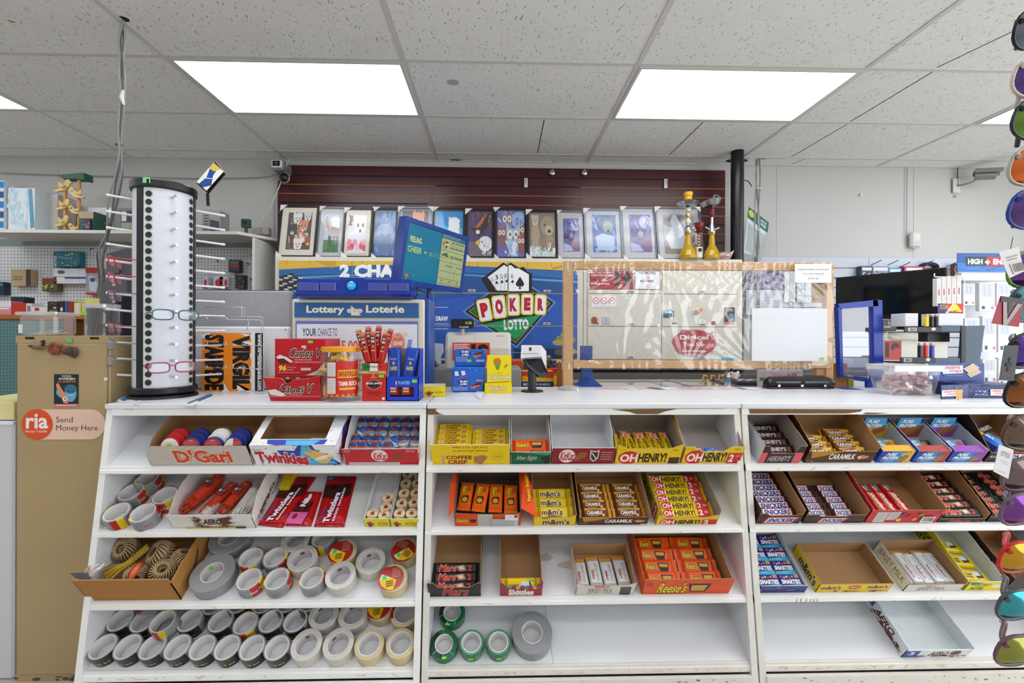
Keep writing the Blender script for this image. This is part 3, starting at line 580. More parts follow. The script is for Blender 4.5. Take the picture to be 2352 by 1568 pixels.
 for i,(xl,xr,c,cn,kd) in enumerate(((2014,2088,'e9b12c','yellow','pureY'),(2096,2170,'b5483c','brown','pureB'),(2176,2253,'9a48b0','purple','pureP'))):
  def f(a,c=c):a.poly([(0,0),(.3,0),(.22,1),(0,1)],'2848b0');a.t('PURE',.18,.16,.48,.42,'f2f6fa',.05,.08);a.t('PROTEIN',.1,.46,.58,.72,'f2f6fa',.05,.08);a.poly([(.9,0),(1,0),(1,1),(.8,1)],c);a.poly([(.6,.85),(.66,.55),(.9,.4),(.86,.8),(.66,1)],'a8763c');a.el(.7,.28,.07,.16,c);a.el(.82,.2,.07,.16,c);smalltext(a,.12,.78,.5,.95,2,'c8dcf0')
  t=Tray(0,xl,xr,1031,.165,'open protein bar carton with a %s side, %s of three from left'%(cn,ORD[i]),out=mat('pp_'+cn,c,rough=.35),inn=mat('pp_in','b8bcc4',rough=.5),hb=.07,hs=.062,front=None,cat='carton',name='snack_carton',left=lambda a:(a.r(0,0,1,1,'2450c0'),a.r(.1,0,.3,.35,'7fe03c') if 1 else 0),group='open protein bar cartons')
  mb=t.mb;w=t.w;Art(mb,(0,0,t.hf),(w,0,0),(0,0,-t.hf)).r(0,0,1,1,'3f8fd8');f(Art(mb,(0,0,t.hf),(w,0,0),(0,0,-t.hf),.0005))
  mb.add([(0,0,t.hf),(w,0,t.hf),(w,.03,t.hf+.0005),(w*.15,.03,t.hf+.0005)],[(0,1,2,3)],c)
  t.done()
  fill_x(t,kd,1,2,.042,'light blue wrapped protein bar','%s carton'%cn,y0=.012,pitch=.036,lift=.012,cat='protein bar',T=.014)
  h=MB();z0,z1=.004,.098;h.slab([(w*.12,.13,z0),(w*.98,.13,z0),(w*.98,.135,z1-.03),(w*.85,.135,z1-.03),(w*.8,.135,z1),(w*.12,.135,z1)],.0015,mat('pp_blue','5aaee4',rough=.35))
  a=Art(h,(w*.12,.133,z1),(w*.86,.0,0),(0,-.005,z0-z1),.002);a.n=Vector((0,-1,0));a.k=[1];a.t('PURE',.1,.08,.5,.26,'f4f8fc',.05,.06);a.t('PROTEIN',.04,.3,.68,.48,'f4f8fc',.05,.06);a.poly([(0,.55),(1,.4),(1,1),(0,1)],c);a.poly([(.3,.85),(.4,.55),(.85,.4),(.9,.65),(.5,.95)],'a06a38')
  o=h.build('header_card',t.o)
 w_=.07;mb=MB();mb.bbox(0,.075,0,.17,0,.05,mat('pp_deep','2450b8',rough=.35),.001);a=Art(mb,(0,.17,.05),(.075,0,0),(0,-.17,0));a.poly([(.5,0),(1,0),(1,1),(.3,1)],'3f9fe0');a.sub(.25,.1,.25,.8,.8,.1).t('PURE PROTEIN',0,.2,1,.6,'f2f6fa',.05,.05);a.r(.75,.5,1,1,'8a4030')
 o=mb.build('snack_carton');o.matrix_world=Matrix.Translation(onshelf(0,atY(2275,1050,1.7).x,.03,.001))@Matrix.Rotation(TILT,4,'X')@Matrix.Rotation(.35,4,'Z');tag(o,'closed blue protein bar carton lying askew right of the three open cartons','carton')
 def f(a):a.t('48 x 52 g',.05,.3,.22,.6,'e8e4e0',.02);a.poly([(.42,.1),(1,.1),(1,.95),(.36,.95)],'d8262c');a.poly([(.44,.17),(1,.17),(1,.88),(.39,.88)],'f2f0f2');a.t('SNICKERS',.45,.25,1.3,.82,'1c2f86',.04,.05)
 t=Tray(0,2262,2372,1033,.2,'dark brown chocolate tray partly behind the sunglasses on the top shelf',out=mat('card_snick','2c1c1a',rough=.4),inn='kraft',hb=.13,hs=.09,front=f,prof=[(0,.05),(.5,.1),(1,.135)]).done()
 q=carton_mesh(.10,.035,.012,'3a2218',lambda a:(a.r(0,0,.3,1,'e8b81c'),a.t("HERSHEY'S",.35,.3,.95,.75,'d8d4ce',.03))).build('chocolate_bar');t.place(q,.06,.11,.05,rz=.35,rx=.1);tag(q,'brown and yellow bar leaning in the dark tray beside the sunglasses','chocolate bar')
def second_shelf():
 def f(a):a.r(.28,.12,.75,.92,'e9e2da');wob(a,('7a3c24','5a2a18'),34,.30,.37,.15,.9,.012,.07);wob(a,('7a3c24','5a2a18'),34,.63,.73,.15,.9,.014,.08);wob(a,('7a3c24',),20,.33,.7,.8,.92,.012,.05);a.t('AERO',.4,.25,.62,.68,'3a1c14',.03,.1);a.el(.69,.45,.03,.22,'5a2a18');a.r(.17,.9,.77,1,'d8d02c');a.r(.77,.85,.89,1,'3a3a3c')
 def rt(a):a.sub(.05,.5,.9,.2,.15,.95).t('AERO',.1,.1,.85,.75,'5a2a18',.04);wob(a,('7a3c24','5a2a18'),26,.1,.8,.5,.9,.02,.06)
 t=Tray(1,399,590,1187,.215,'white tray filled with hanks of orange and white rope',out=mat('aero_out','e4e0dc',rough=.4),inn=mat('aero_in','d9cfcc',rough=.6),hb=.10,hs=.055,front=f,right=rt,prof=[(0,.055),(.3,.09),(.55,.098),(1,.1)]).done()
# hanks of rope
 def hank(col,L,r,seed,tagc=None):
  rr=random.Random(seed);mb=MB();m=mat('rope_'+col,col,rough=.6,noise=.2,scale=300)
  mb.lathe([(.0,-L*.30),(r*.9,-L*.30),(r,-L*.2),(r,L*.24),(r*.9,L*.30),(0,L*.30)],m,14)
  for i in range(15):
   z=-L*.28+L*.56*i/14;mb.tube([(math.cos(a)*(r+.0007),math.sin(a)*(r+.0007),z+.002*math.sin(a)) for a in(2*math.pi*j/12 for j in range(13))],.0019,m,5,False)
  for e in(-1,1):
   for i in range(11):
    a=2*math.pi*i/11+rr.random()*.3;ra=r*(.5+.5*rr.random());L2=L*(.5-.05*rr.random())
    mb.tube(smooth_path([(math.cos(a)*ra*.8,math.sin(a)*ra*.8,e*L*.26),(math.cos(a)*ra*1.25,math.sin(a)*ra*1.25,e*L*.38),(math.cos(a)*ra*.9,math.sin(a)*ra*.9,e*L2),(math.cos(a)*ra*.3,math.sin(a)*ra*.3,e*L2*.98)],3),.0019,m,5,False)
  return mb
 hk=[('d8401a','orange',(463,1142),(.50)),('d8401a','orange',(476,1130),(.42)),('d8401a','orange',(504,1145),(.38)),('d8401a','orange',(542,1142),(.30)),('e6e2dc','white',(570,1148),(.15)),('e6e2dc','white',(592,1146),(.2)),('e6e2dc','white',(556,1165),(.05)),('e6e2dc','white',(483,1170),(-.3))]
 lb=('first orange hank of rope from the left in the white tray','orange hank of rope leaning over the first one','orange hank of rope with a black and red paper tag, third from the left','orange hank of rope at the right of the orange ones','white hank of rope beside the last orange hank','white hank of rope against the right side of the tray','white hank of rope at the front right of the tray','white hank of rope under the orange ones')
 for i,(c,cn,(px,py),an) in enumerate(hk):
  q=thing('rope_hank',lb[i],'rope',group='hanks of rope in the white tray')
  hank(c,.155 if i<6 else .1,.0175,i).build('rope',q)
  if i in(2,3,1):
   mb=MB();mb.box(-.016,.016,-.0195,-.017,.0,.03,'2a2426');a=Art(mb,(-.016,-.0195,.03),(.032,0,0),(0,0,-.03));a.r(0,.6,1,1,'b52a2c');a.r(.1,.1,.4,.5,'d8d4d0');smalltext(a,.5,.1,.95,.55,4,'c8c4c0');mb.build('paper_tag',q)
  p=sp(1,px,py,.03);ml=t.M.inverted()@p
  if i==7:an=.2
  q.matrix_world=t.M@Matrix.Translation((ml.x,ml.y,.022+(.014 if i==1 else 0)-(.004 if i>5 else 0)))@Matrix.Rotation(-an*.8,4,'Z')@Matrix.Rotation(-math.pi/2-.06,4,'X')
 mb=MB();mb.bbox(0,.035,0,.09,0,.035,'d9b915',.001);o=mb.build('candy_carton');o.matrix_world=Matrix.Translation(onshelf(1,atY(640,1120,1.75).x,.15,.001))@Matrix.Rotation(TILT,4,'X');tag(o,'yellow carton standing behind the rope tray and the liquorice bag','carton')
# bags
 def bag(name,label,P,T,base,art,k=1,grp=None):
  q=[sp(k,x,y,T) for x,y in P];o=(q[0]+q[1]+q[2]+q[3])/4;mb=MB();n=12;vs=[]
  for j in range(n+1):
   for i in range(n+1):
    u,v=i/n,j/n;e=min(1,min(v,1-v)*9,min(u,1-u)*7);e=e*(2-e);hgt=T*(e-1)-.0*T
    if v in(0,1):e=0;hgt=-T*.9+R.random()*.003
    vs.append((q[0].lerp(q[1],u)).lerp(q[3].lerp(q[2],u),v)-o+SN*(hgt+(R.random()-.5)*.0016*(0<v<1)))
  mb.add(vs,[(j*(n+1)+i,(j+1)*(n+1)+i,(j+1)*(n+1)+i+1,j*(n+1)+i+1) for j in range(n) for i in range(n)],base,True)
  mb.add([v for v in vs[:n+1]]+[v-SN*.001 for v in vs[:n+1]],[],base)
  bt=[p-o-SN*(T*.98) for p in q];mb.add(bt,[(0,1,2,3)],base)
  a=Art(mb,q[0]-o+SN*.0018,q[1]-q[0],q[3]-q[0],.0003);a.n=SN.copy();art(a)
  ob=mb.build(name);ob.location=o;return tag(ob,label,'candy bag',grp)
 def twz(a):
  a.poly([(.06,.24),(.94,.20),(.94,.45),(.55,.52),(.08,.5)],'3a1414');wob(a,('54201c','2a0c0c'),40,.1,.9,.26,.44,.05,.015)
  a.el(.6,.2,.13,.05,'7a1c18');a.el(.8,.12,.1,.04,'7a1c18');a.el(.18,.1,.09,.04,'3a7ac0');smalltext(a,.7,.04,.95,.12,4,'c88') if 0 else None
  a.sub(.24,.98,.42,.40,.48,.98).to('Twizzlers',0,.1,1,.9,'f4f0f2','2a2c7c',.035,.05,0)
  a.sub(.52,.95,.66,.30,.64,.95).t('twists torsades',0,.1,1,.9,'f2eaea',.03)
  a.sub(.1,.95,.22,.68,.18,.95).t('FLAVOURED',0,.1,1,.9,'4a4a9c',.02);a.poly([(.05,.965),(.95,.965),(.95,.99),(.05,.99)],'c8151a')
 rb=foil('bag_red','b8161c')
 bag('candy_bag','red liquorice bag leaning against the rope tray',[(662,1092),(727,1093),(650,1210),(592,1204)],.014,rb,twz)
 bag('candy_bag','red liquorice bag nearer the long yellow trays',[(753,1091),(820,1091),(792,1207),(722,1207)],.014,rb,twz)
 def nib(a):a.poly([(.05,.4),(.95,.35),(.9,.68),(.05,.66)],'451418');wob(a,('7a1c20','2e0a0c'),50,.1,.9,.42,.64,.06,.03);a.poly([(0,.68),(1,.68),(1,1),(0,1)],'df62a4');a.sub(.28,.52,.36,.14,.62,.52).t('Nibs',0,0,1,1,'f4f0f2',.06);a.el(.35,.8,.13,.08,'8a1c20')
 bag('candy_bag','small red and pink liquorice bag between the two large red ones',[(704,1127),(741,1128),(716,1207),(656,1206)],.012,rb,nib)
# marzipan trays
 ye=mat('card_lemon','eedb12',rough=.4)
 def f(a):a.el(.22,.7,.09,.35,'a82c3c');a.poly([(.08,.5),(.16,.4),(.14,.8)],'3a8a4c');a.poly([(.32,.5),(.4,.6),(.32,.9)],'3a8a4c');a.t('de la Rosa',.52,.3,.92,.8,'9a6a14',.01,.08)
 tA=Tray(1,841,899,1193,.235,'nearly empty long yellow tray with four round candies',out=ye,inn='whiteboard',hb=.045,front=f,hs=.04,left=lambda a:a.t('MAZAPAN',.6,.3,.9,.7,'9a6a14')).done()
 tB=Tray(1,901,964,1193,.235,'full long yellow tray of round candies against the rack divider',out=ye,inn='whiteboard',hb=.045,front=f,hs=.04).done()
 mb=MB();cr=mat('marzipan','d9c09a',rough=.6);r=.0205
 for j in range(4):mb.lathe([(0,.008*j),(r,.008*j+.0005),(r+.0006,.008*j+.004),(r,.008*j+.0075),(0,.008*j+.0078)],cr,20)
 a=Art(mb,(-r,r,.0318),(2*r,0,0),(0,-2*r,0));a.el(.5,.5,.48,.48,'e6d3ac',24);a.el(.5,.5,.18,.17,'b81c24');a.el(.62,.62,.1,.05,'3c7a34',rot=.6);a.el(.35,.6,.09,.04,'3c7a34',rot=-.6);a.el(.52,.35,.05,.09,'3c7a34')
 a.sub(.12,.08,.9,.12,.1,.28).t('de la Rosa',.1,.1,.9,.9,'b0342c',.01);a.sub(.2,.78,.82,.78,.2,.92).t('de la Rosa',.05,0,.95,1,'b0342c',.01)
 first=mb.build('round_candy');n=0
 spots=[(tA,858,1181,'front left'),(tA,887,1184,'front right'),(tA,893,1166,'second from the front'),(tA,898,1144.5,'rearmost')]
 for c,L in(('left',[(920,1180),(925,1157),(930,1134),(934,1112),(938,1090)]),('right',[(948,1180),(953.5,1155),(957.6,1133),(960.6,1111),(963.7,1090)])):
  for i,(x,y) in enumerate(L):spots.append((tB,x,y,'%s column, %s from front'%(c,ORD[i])))
 for i,(tr,x,y,nm) in enumerate(spots):
  o=first if i==0 else first.copy()
  if i:COL.objects.link(o)
  p=tr.M.inverted()@sp(1,x,y,.033);p.x=min(max(p.x,r+.003),tr.w-r-.003);p.y=max(p.y,r+.003)
  o.matrix_world=tr.M@Matrix.Translation((p.x,p.y,.0025))@Matrix.Rotation(R.random()*.8-.4,4,'Z')
  tag(o,'stacked red rose candies, %s, %s yellow tray'%(nm,'nearly empty' if tr is tA else 'full'),'candy','round rose candies')
# --- middle rack
 og=mat('card_orange','e65314',rough=.4)
 def f(a):a.to("Reese's",.03,.4,.19,.72,'f0d61c','2c160a',.04,.02,.1);a.poly([(.22,.5),(.33,.5),(.31,.75),(.24,.75)],'3a1a10');a.r(.35,.1,.57,1,'d6d2ce');smalltext(a,.36,.14,.56,.95,9,'9a9794',.3);a.r(.57,.42,.96,1,'c9cdd4');smalltext(a,.58,.45,.9,.95,5,'8f939a',.3);a.r(.76,.06,.96,.5,'efeeea');a.r(.9,.1,.95,.3,'5a5a5c');smalltext(a,.02,.08,.16,.25,3,'7a2a0c',.3)
 t=Tray(1,1048,1198,1178,.2,'torn open orange carton holding four upright packets',out=og,inn=mat('dark_inner','5a4844',rough=.7),hb=.085,hs=.085,front=f,cat='carton',ftab=[(0,1.0),(.15,.95),(.5,.86),(.85,.92),(1,1.0)])
 w=t.w
 t.mb.slab([(0,.17,.085),(0,.02,.07),(-.022,.0,.05),(-.024,.1,.08),(-.012,.18,.09)],.0015,og,og);t.mb.slab([(w,.02,.07),(w,.17,.085),(w+.02,.17,.1),(w+.045,.1,.085),(w+.035,.0,.06),(w+.06,-.01,.06)],.0015,og,og)
 Art(t.mb,(w+.012,.15,.103),(.02,0,0),(.01,-.12,-.025),.0012).sub(.2,.9,.2,.1,.8,.9).t("Peanut Butter",0,0,1,1,'f0d61c',.03)
 t.mb.slab([(.01,.19,.084),(w-.01,.19,.084),(w-.03,.16,.10),(.02,.16,.10)],.0015,og)
 t.done()
 fill_y(t,'reeseb',(.14,.38,.62,.86),.125,.05,'orange packet standing on end','torn orange carton',y=.012,T=.014,lift=.03,dy=[.028,.02,.02,.012],rzs=[-.08,-.13,-.04,-.03])
 def f(a):a.to("m&m's",.22,.25,.86,.9,'3b1d12','f0e6d0',.03,.03);a.el(.28,.1,.1,.1,'c8662c')
 t=Tray(1,1227,1324,1187,.21,'yellow tray holding three yellow candy packets',out=yel_(),inn='kraft',hb=.1,hs=.06,front=f,ftab=[(0,1.25),(.2,.95),(.85,.95),(1,1.25)]).done()
 fill_x(t,'mm',1,3,.052,'yellow candy packet','yellow tray, second shelf',y0=.005,pitch=.04,lift=.012,cat='candy packet',tilt=.4)
 def f(a):a.poly([(.05,0),(.5,0),(.3,.3),(.08,.6)],'b98a2c');a.t('CARAMILK',.38,.25,.78,.72,'f4efe6',.03);a.t('Cadbury',.16,.35,.33,.7,'8a5a24',0,.1);a.t('48 x 50 g',.03,.72,.13,.84,'efe0c0');a.poly([(.8,.45),(.84,.3),(.96,.4),(.94,.6),(.84,.7)],'c98a5c');a.r(.9,.85,1,1,'d8c67a')
 t=Tray(1,1330,1489,1187,.21,'brown tray with two columns of brown bars on the middle rack',out=mat('card_brown','4f2c1a'),inn='kraft',hb=.1,hs=.07,front=f).done()
 fill_x(t,'cara',2,4,.04,'brown bar with white lettering','lower brown tray',y0=.008,pitch=.036,lift=.018,jit=.04)
 def f(a):a.el(.2,.65,.14,.42,'d8281f');a.t('OH',.08,.42,.3,.95,'f4eee6',.04);a.t('HENRY!',.31,.38,.72,.95,'2f1a12',.04);a.r(.75,.35,.99,1,'d0231c');a.t('2',.78,.42,.86,.95,'f4eee6',.04);a.t('24 x 85 g',.04,.08,.14,.18,'b5751c');a.t('#76230',.84,.1,.94,.2,'4a3a14')
 def lf(a):a.t('OH HENRY!',.15,.2,.72,.8,'2f1a12',.04);a.r(.78,.1,.95,.95,'d0231c');a.t('2',.83,.2,.9,.85,'f4eee6',.04)
 t=Tray(1,1508,1648,1185,.215,'yellow tray filled with a single column of red ended bars',out=yel_(),inn='greyboard',hb=.085,hs=.08,front=f,left=lf,ftab=[(0,1.25),(.22,.9),(.78,.9),(1,1.3)]).done()
 fill_x(t,'henry2',1,6,.036,'yellow bar with a red end','yellow tray',y0=.01,pitch=.0305,lift=.016,jit=.07,shift=lambda r:.004*math.sin(r*2))
# --- right rack
 sn=mat('card_choc','3f2620',rough=.4)
 def f(a):a.poly([(.22,.3),(.95,.3),(.85,.98),(.12,.98)],'c8252b');a.poly([(.25,.38),(.91,.38),(.83,.9),(.17,.9)],'e9e6ea');a.t('SNICKERS',.22,.45,.86,.84,'1c2a7c',.045,.08)
 t=Tray(1,1739,1838,1177,.215,'narrow brown tray with a single column of blue lettered bars',out=sn,inn='kraft',hb=.09,hs=.075,front=f,ftab=[(0,1.0),(.13,1.05),(.28,.8),(.8,.8),(1,1.0)]).done()
 fill_x(t,'snick',1,7,.034,'brown bar with blue and white lettering','narrow tray',y0=.012,pitch=.0272,lift=.016,jit=.05)
 def f(a):a.poly([(.28,.3),(.72,.3),(.66,.98),(.22,.98)],'c8252b');a.poly([(.30,.38),(.70,.38),(.64,.9),(.25,.9)],'e9e6ea');a.t('SNICKERS',.28,.45,.66,.84,'1c2a7c',.045,.08)
 t=Tray(1,1846,1983,1179,.215,'wide brown tray with two columns of blue lettered bars',out=sn,inn='kraft',hb=.10,hs=.07,front=f,ftab=[(0,1.05),(.2,1.05),(.24,.85),(.68,.85),(.72,1),(1,1)]).done()
 fill_x(t,'snick',2,5,.034,'brown bar with blue and white lettering','wide tray',y0=.008,pitch=.027,lift=.014,jit=.03,wid=t.w*.92)
 def f(a):
  a.r(.1,.12,.26,.95,'dcdad8');a.r(.27,.12,.42,.75,'dcdad8');smalltext(a,.11,.15,.25,.92,8,'a5a3a2',.3);smalltext(a,.28,.15,.41,.7,6,'a5a3a2',.3)
  for x,y,c in((.46,.3,'7a3f9a'),(.56,.45,'c83a3c'),(.7,.3,'5aa83c'),(.64,.65,'e98a2c'),(.43,.7,'ecc42c')):a.el(x,y,.035,.12,c)
  barcode(a,.74,.45,.92,.9);a.poly([(.92,0),(1,0),(1,.3)],'e0505a')
 t=Tray(1,1988,2153,1167,.21,'red tray holding red candy packets stood on end',out=mat('card_skit','c8303a',rough=.4),inn='kraft',hb=.11,hs=.08,front=f,left=lambda a:a.r(0,.05,.25,.95,'2f62b8')).done()
 fill_y(t,'skit',(.12,.27,.42,.58),.14,.042,'red candy packet with white lettering','red tray',y=.008,T=.016,lift=.022,rzs=[.03,.05,.02,.04],dy=[.0,.002,.004,.002],cat='candy packet')
 mk=mat('card_black','1c1b1d',rough=.4)
 t=Tray(1,2156,2262,1185,.215,'black tray with one column of black bars beside the red candy tray',out=mk,inn='kraft',hb=.095,hs=.05,front=lambda a:(a.to('Mars',.22,.3,.68,.92,'b8502c','d8b49a',.008,.02,.12),a.t('2',.82,.5,.9,.8,'d03a2c',.02))).done()
 fill_x(t,'mars',1,6,.036,'black bar with red lettering','one column tray',y0=.006,pitch=.0315,lift=.016,jit=.06)
 t=Tray(1,2268,2385,1180,.215,'black tray of black bars cut off by the sunglasses rack',out=mk,inn='kraft',hb=.095,hs=.05).done()
 fill_x(t,'mars1',2,7,.034,'black bar with red lettering','tray by sunglasses',y0=.006,pitch=.0275,lift=.016,jit=.12)
def yel_():return mat('card_yellow','efcb10',rough=.38)
def third_shelf():
 mk=mat('card_black','1c1b1d')
 t=Tray(2,988,1108,1343,.215,'black tray with three bars at its front, third shelf',out=mk,inn='kraft',hb=.09,hs=.055,front=lambda a:a.to('Mars',.26,.3,.74,.88,'b8302c','c89a80',.008,.03,.12),ftab=[(0,1.1),(.12,1.1),(.2,.75),(.8,.75),(.95,1.1),(1,1.1)],prof=[(0,.05),(.3,.07),(1,.09)]).done()
 fill_x(t,'mars',1,3,.04,'black bar with red lettering','third shelf tray',y0=.004,pitch=.033,lift=.012,jit=.05,tilt=.4)
 def f(a):
  a.t('Skittles',.2,.45,.8,.95,'f0ecec',.05)
  for i in range(9):a.el(.12+.1*i,.22+.1*(i%2),.05,.12,('4a5fb0','5aa04c','8a3f8a','e0b02c')[i%4])
 t=Tray(2,1152,1248,1341,.215,'red tray with a single yellow packet at its front',out=mat('card_crimson','a82028',rough=.4),inn='kraft',hb=.09,hs=.06,front=f,ftab=[(0,1.2),(.2,.7),(.8,.7),(1,1.25)],prof=[(0,.05),(.3,.075),(1,.09)]).done()
 fill_x(t,'coco',1,1,.05,'yellow coconut candy packet','red tray on the middle rack',y0=.002,lift=.008,tilt=.5,cat='candy packet')
 jc=mat('card_jersey','dcd8d2',rough=.4)
 def f(a):a.t('Neilson',.3,.08,.55,.3,'b8452c',.03,.05);a.t('JERSEY MILK',.2,.38,.62,.95,'6a5f50',.0);a.r(.75,.25,.93,1,'3a3f46');smalltext(a,.77,.35,.9,.9,3,'8a8f96',.3)
 t=Tray(2,1325,1459,1341,.15,'small white tray with four silver bars on the middle rack',out=jc,inn='kraft',hb=.075,hs=.06,front=f,prof=[(0,.05),(.5,.07),(1,.075)],ftab=[(0,1.15),(.15,.9),(.85,.9),(1,1.15)]).done()
 fill_y(t,'jersey',(.14,.38,.62,.86),.12,.045,'silver bar with a gold tip','small white tray',y=.006,T=.012,lift=.01,rzs=[.04]*4,dy=[0,.004,.002,.006])
 og=mat('card_orange','e65314')
 def f(a):a.to("Reese's",.16,.22,.48,.92,'f3d91c','2c160a',.03,.02,.1);a.poly([(.5,.3),(.76,.3),(.72,.85),(.54,.85)],'3a1a10');a.poly([(.54,.4),(.72,.4),(.7,.78),(.55,.78)],'d0a040');smalltext(a,.03,.2,.1,.5,3,'7a2a0c',.3)
 t=Tray(2,1477,1677,1328,.215,'orange tray filled with two columns of cup packets',out=og,inn='kraft',hb=.085,hs=.075,front=f,left=lambda a:a.t('24',.3,.3,.5,.7,'f0d61c')).done()
 fill_x(t,'reesec',2,4,.052,'orange cup packet','full orange tray',y0=.012,pitch=.045,lift=.018,jit=.06,cat='candy packet',wid=t.w*.96)
# right rack
 t=Tray(2,1747,1852,1342,.22,'dark blue tray filled with small blue candy boxes',out=mat('card_navy','26307c',rough=.35),inn=mat('pale_in','c4c6cc',rough=.6),hb=.05,hs=.035,front=lambda a:(wob(a,('3f9ad8','d2452c','e8d82c'),8,.1,.9,.2,.8,.02,.12),smalltext(a,.08,.15,.3,.5,3,'8a90c8',.3))).done()
 L=(t.w-.008)/2;first=carton_mesh(L-.002,.05,.02,mat('smart_blue','1f2f8c',rough=.25),a_smart).build('candy_box')
 for c in range(2):
  for r in range(4):
   o=first if(c,r)==(0,0) else first.copy()
   if o is not first:COL.objects.link(o)
   t.place(o,.004+L/2+c*L,.028+r*.052,.006,rx=.12);tag(o,'blue candy box with coloured buttons, %s column, %s row from front'%(('left','right')[c],ORD[r]),'candy box','small blue candy boxes')
 def f(a):a.to("m&m's",.04,.2,.32,.68,'3b1d12','f0e6d0',.02,.03);a.to("m&m's",.68,.12,.96,.6,'3b1d12','f0e6d0',.02,.03);a.el(.5,.4,.09,.25,'c8662c');a.t('PEANUT',.45,.3,.55,.48,'f0dcc0',.01);wob(a,('b5311f','2d7c3f','2b5fb0','7a2c68'),8,.1,.95,.82,.95,.03,.08)
 def lf(a):a.to("m&m's",.25,.15,.9,.9,'3b1d12','f0e6d0',.02,.03)
 Tray(2,1877,2042,1337,.155,'empty yellow tray lined with brown card on the right rack',out=yel_(),inn='kraft',hb=.055,hs=.055,front=f,left=lf).done()
 def f(a):a.t('Neilson',.32,.12,.52,.3,'c8606a',.03,.05);a.t('JERSEY MILK',.22,.4,.7,.95,'6a5f50',.0)
 t=Tray(2,2078,2208,1337,.16,'white tray with five silver bars on the right rack',out=jc,inn='kraft',hb=.065,hs=.06,front=f,left=lambda a:a.t('JERSEY MILK',.1,.2,.9,.8,'7a6a50',0)).done()
 fill_y(t,'jersey',(.12,.31,.5,.69,.88),.135,.037,'silver bar with a gold tip','larger white tray',y=.004,T=.012,lift=.012,rzs=[.0]*5,dy=[0,.002,0,.003,.004])
 ye=mat('card_lemon','eedb12')
 def f(a):a.t('COCONUT',.18,.25,.62,.5,'3a5a3a',.02);a.t('PATTIES',.15,.6,.5,.95,'3a5a3a',.03);a.el(.8,.5,.12,.2,'e8e8e0',rot=-.4);a.poly([(0,0),(.4,.1),(.1,.4)],'3a8a4c')
 def lf(a):a.sub(.0,.15,.45,.15,0,.85).t('COCONUT',0,0,1,.45,'2a3a30',.04);a.t('PATTIES',.02,.55,.38,.9,'2a3a30',.04);a.el(.52,.35,.09,.25,'2a3a30');a.el(.52,.35,.08,.22,'e6d61c');wob(a,('3a9a4c','1f7a3c'),22,.55,.95,.3,.95,.05,.05)
 t=Tray(2,2216,2300,1330,.25,'long yellow tray with three wrapped coconut patties',out=ye,inn=mat('pale_green','cfd6d0',rough=.6),hb=.11,hs=.06,front=f,left=lf,prof=[(0,.05),(1,.09)]).done()
 for i,y in enumerate((.045,.105,.165)):
  o=bar('coco',t.w*.8,.05,.014);t.place(o,t.w*.52,y,.006,rz=-.15);tag(o,'yellow wrapped coconut patty, %s from the front of the long tray'%ORD[i],'candy packet','wrapped coconut patties')
 t=Tray(2,2310,2400,1300,.2,'kraft lined dark tray behind the sunglasses rack',out=mat('card_dark','3a2426'),inn='kraft',hb=.09,hs=.07,left=lambda a:a.t("HERSHEY'S",.2,.2,.9,.8,'b9b4b0',.04)).done()
# bottom shelf, right rack
 def f(a):a.r(.0,.1,.22,1,'2f4fa0');a.t('3',.07,.22,.15,.7,'eef0f4',.03);a.t('AERO',.38,.25,.66,.8,'4a241a',.02,.1);a.el(.78,.45,.08,.3,'6a3a28');wob(a,('7a3c24','5a2a18'),30,.24,.95,.75,.95,.02,.05)
 def lf(a):a.sub(.3,.15,.75,.15,.3,.75).t('AERO',.05,.1,.95,.9,'4a241a',.03,.1);wob(a,('7a3c24','5a2a18'),36,.3,.9,.6,.9,.03,.06);a.r(.14,.15,.28,.6,'2f4fa0');a.t('3',.18,.2,.24,.5,'eef0f4',.03);a.r(.14,.02,.26,.14,'e0a82c');a.t('24 x 63 g',.72,.82,.95,.93,'5a5a5c')
 Tray(3,2075,2224,1487,.225,'empty white tray alone on the bottom shelf of the right rack',out=mat('aero_white','e8ebec',rough=.35),inn=mat('aero_white2','dde5e8',rough=.45),hb=.06,hs=.06,front=f,left=lf).done()
top_shelf();second_shelf();third_shelf()
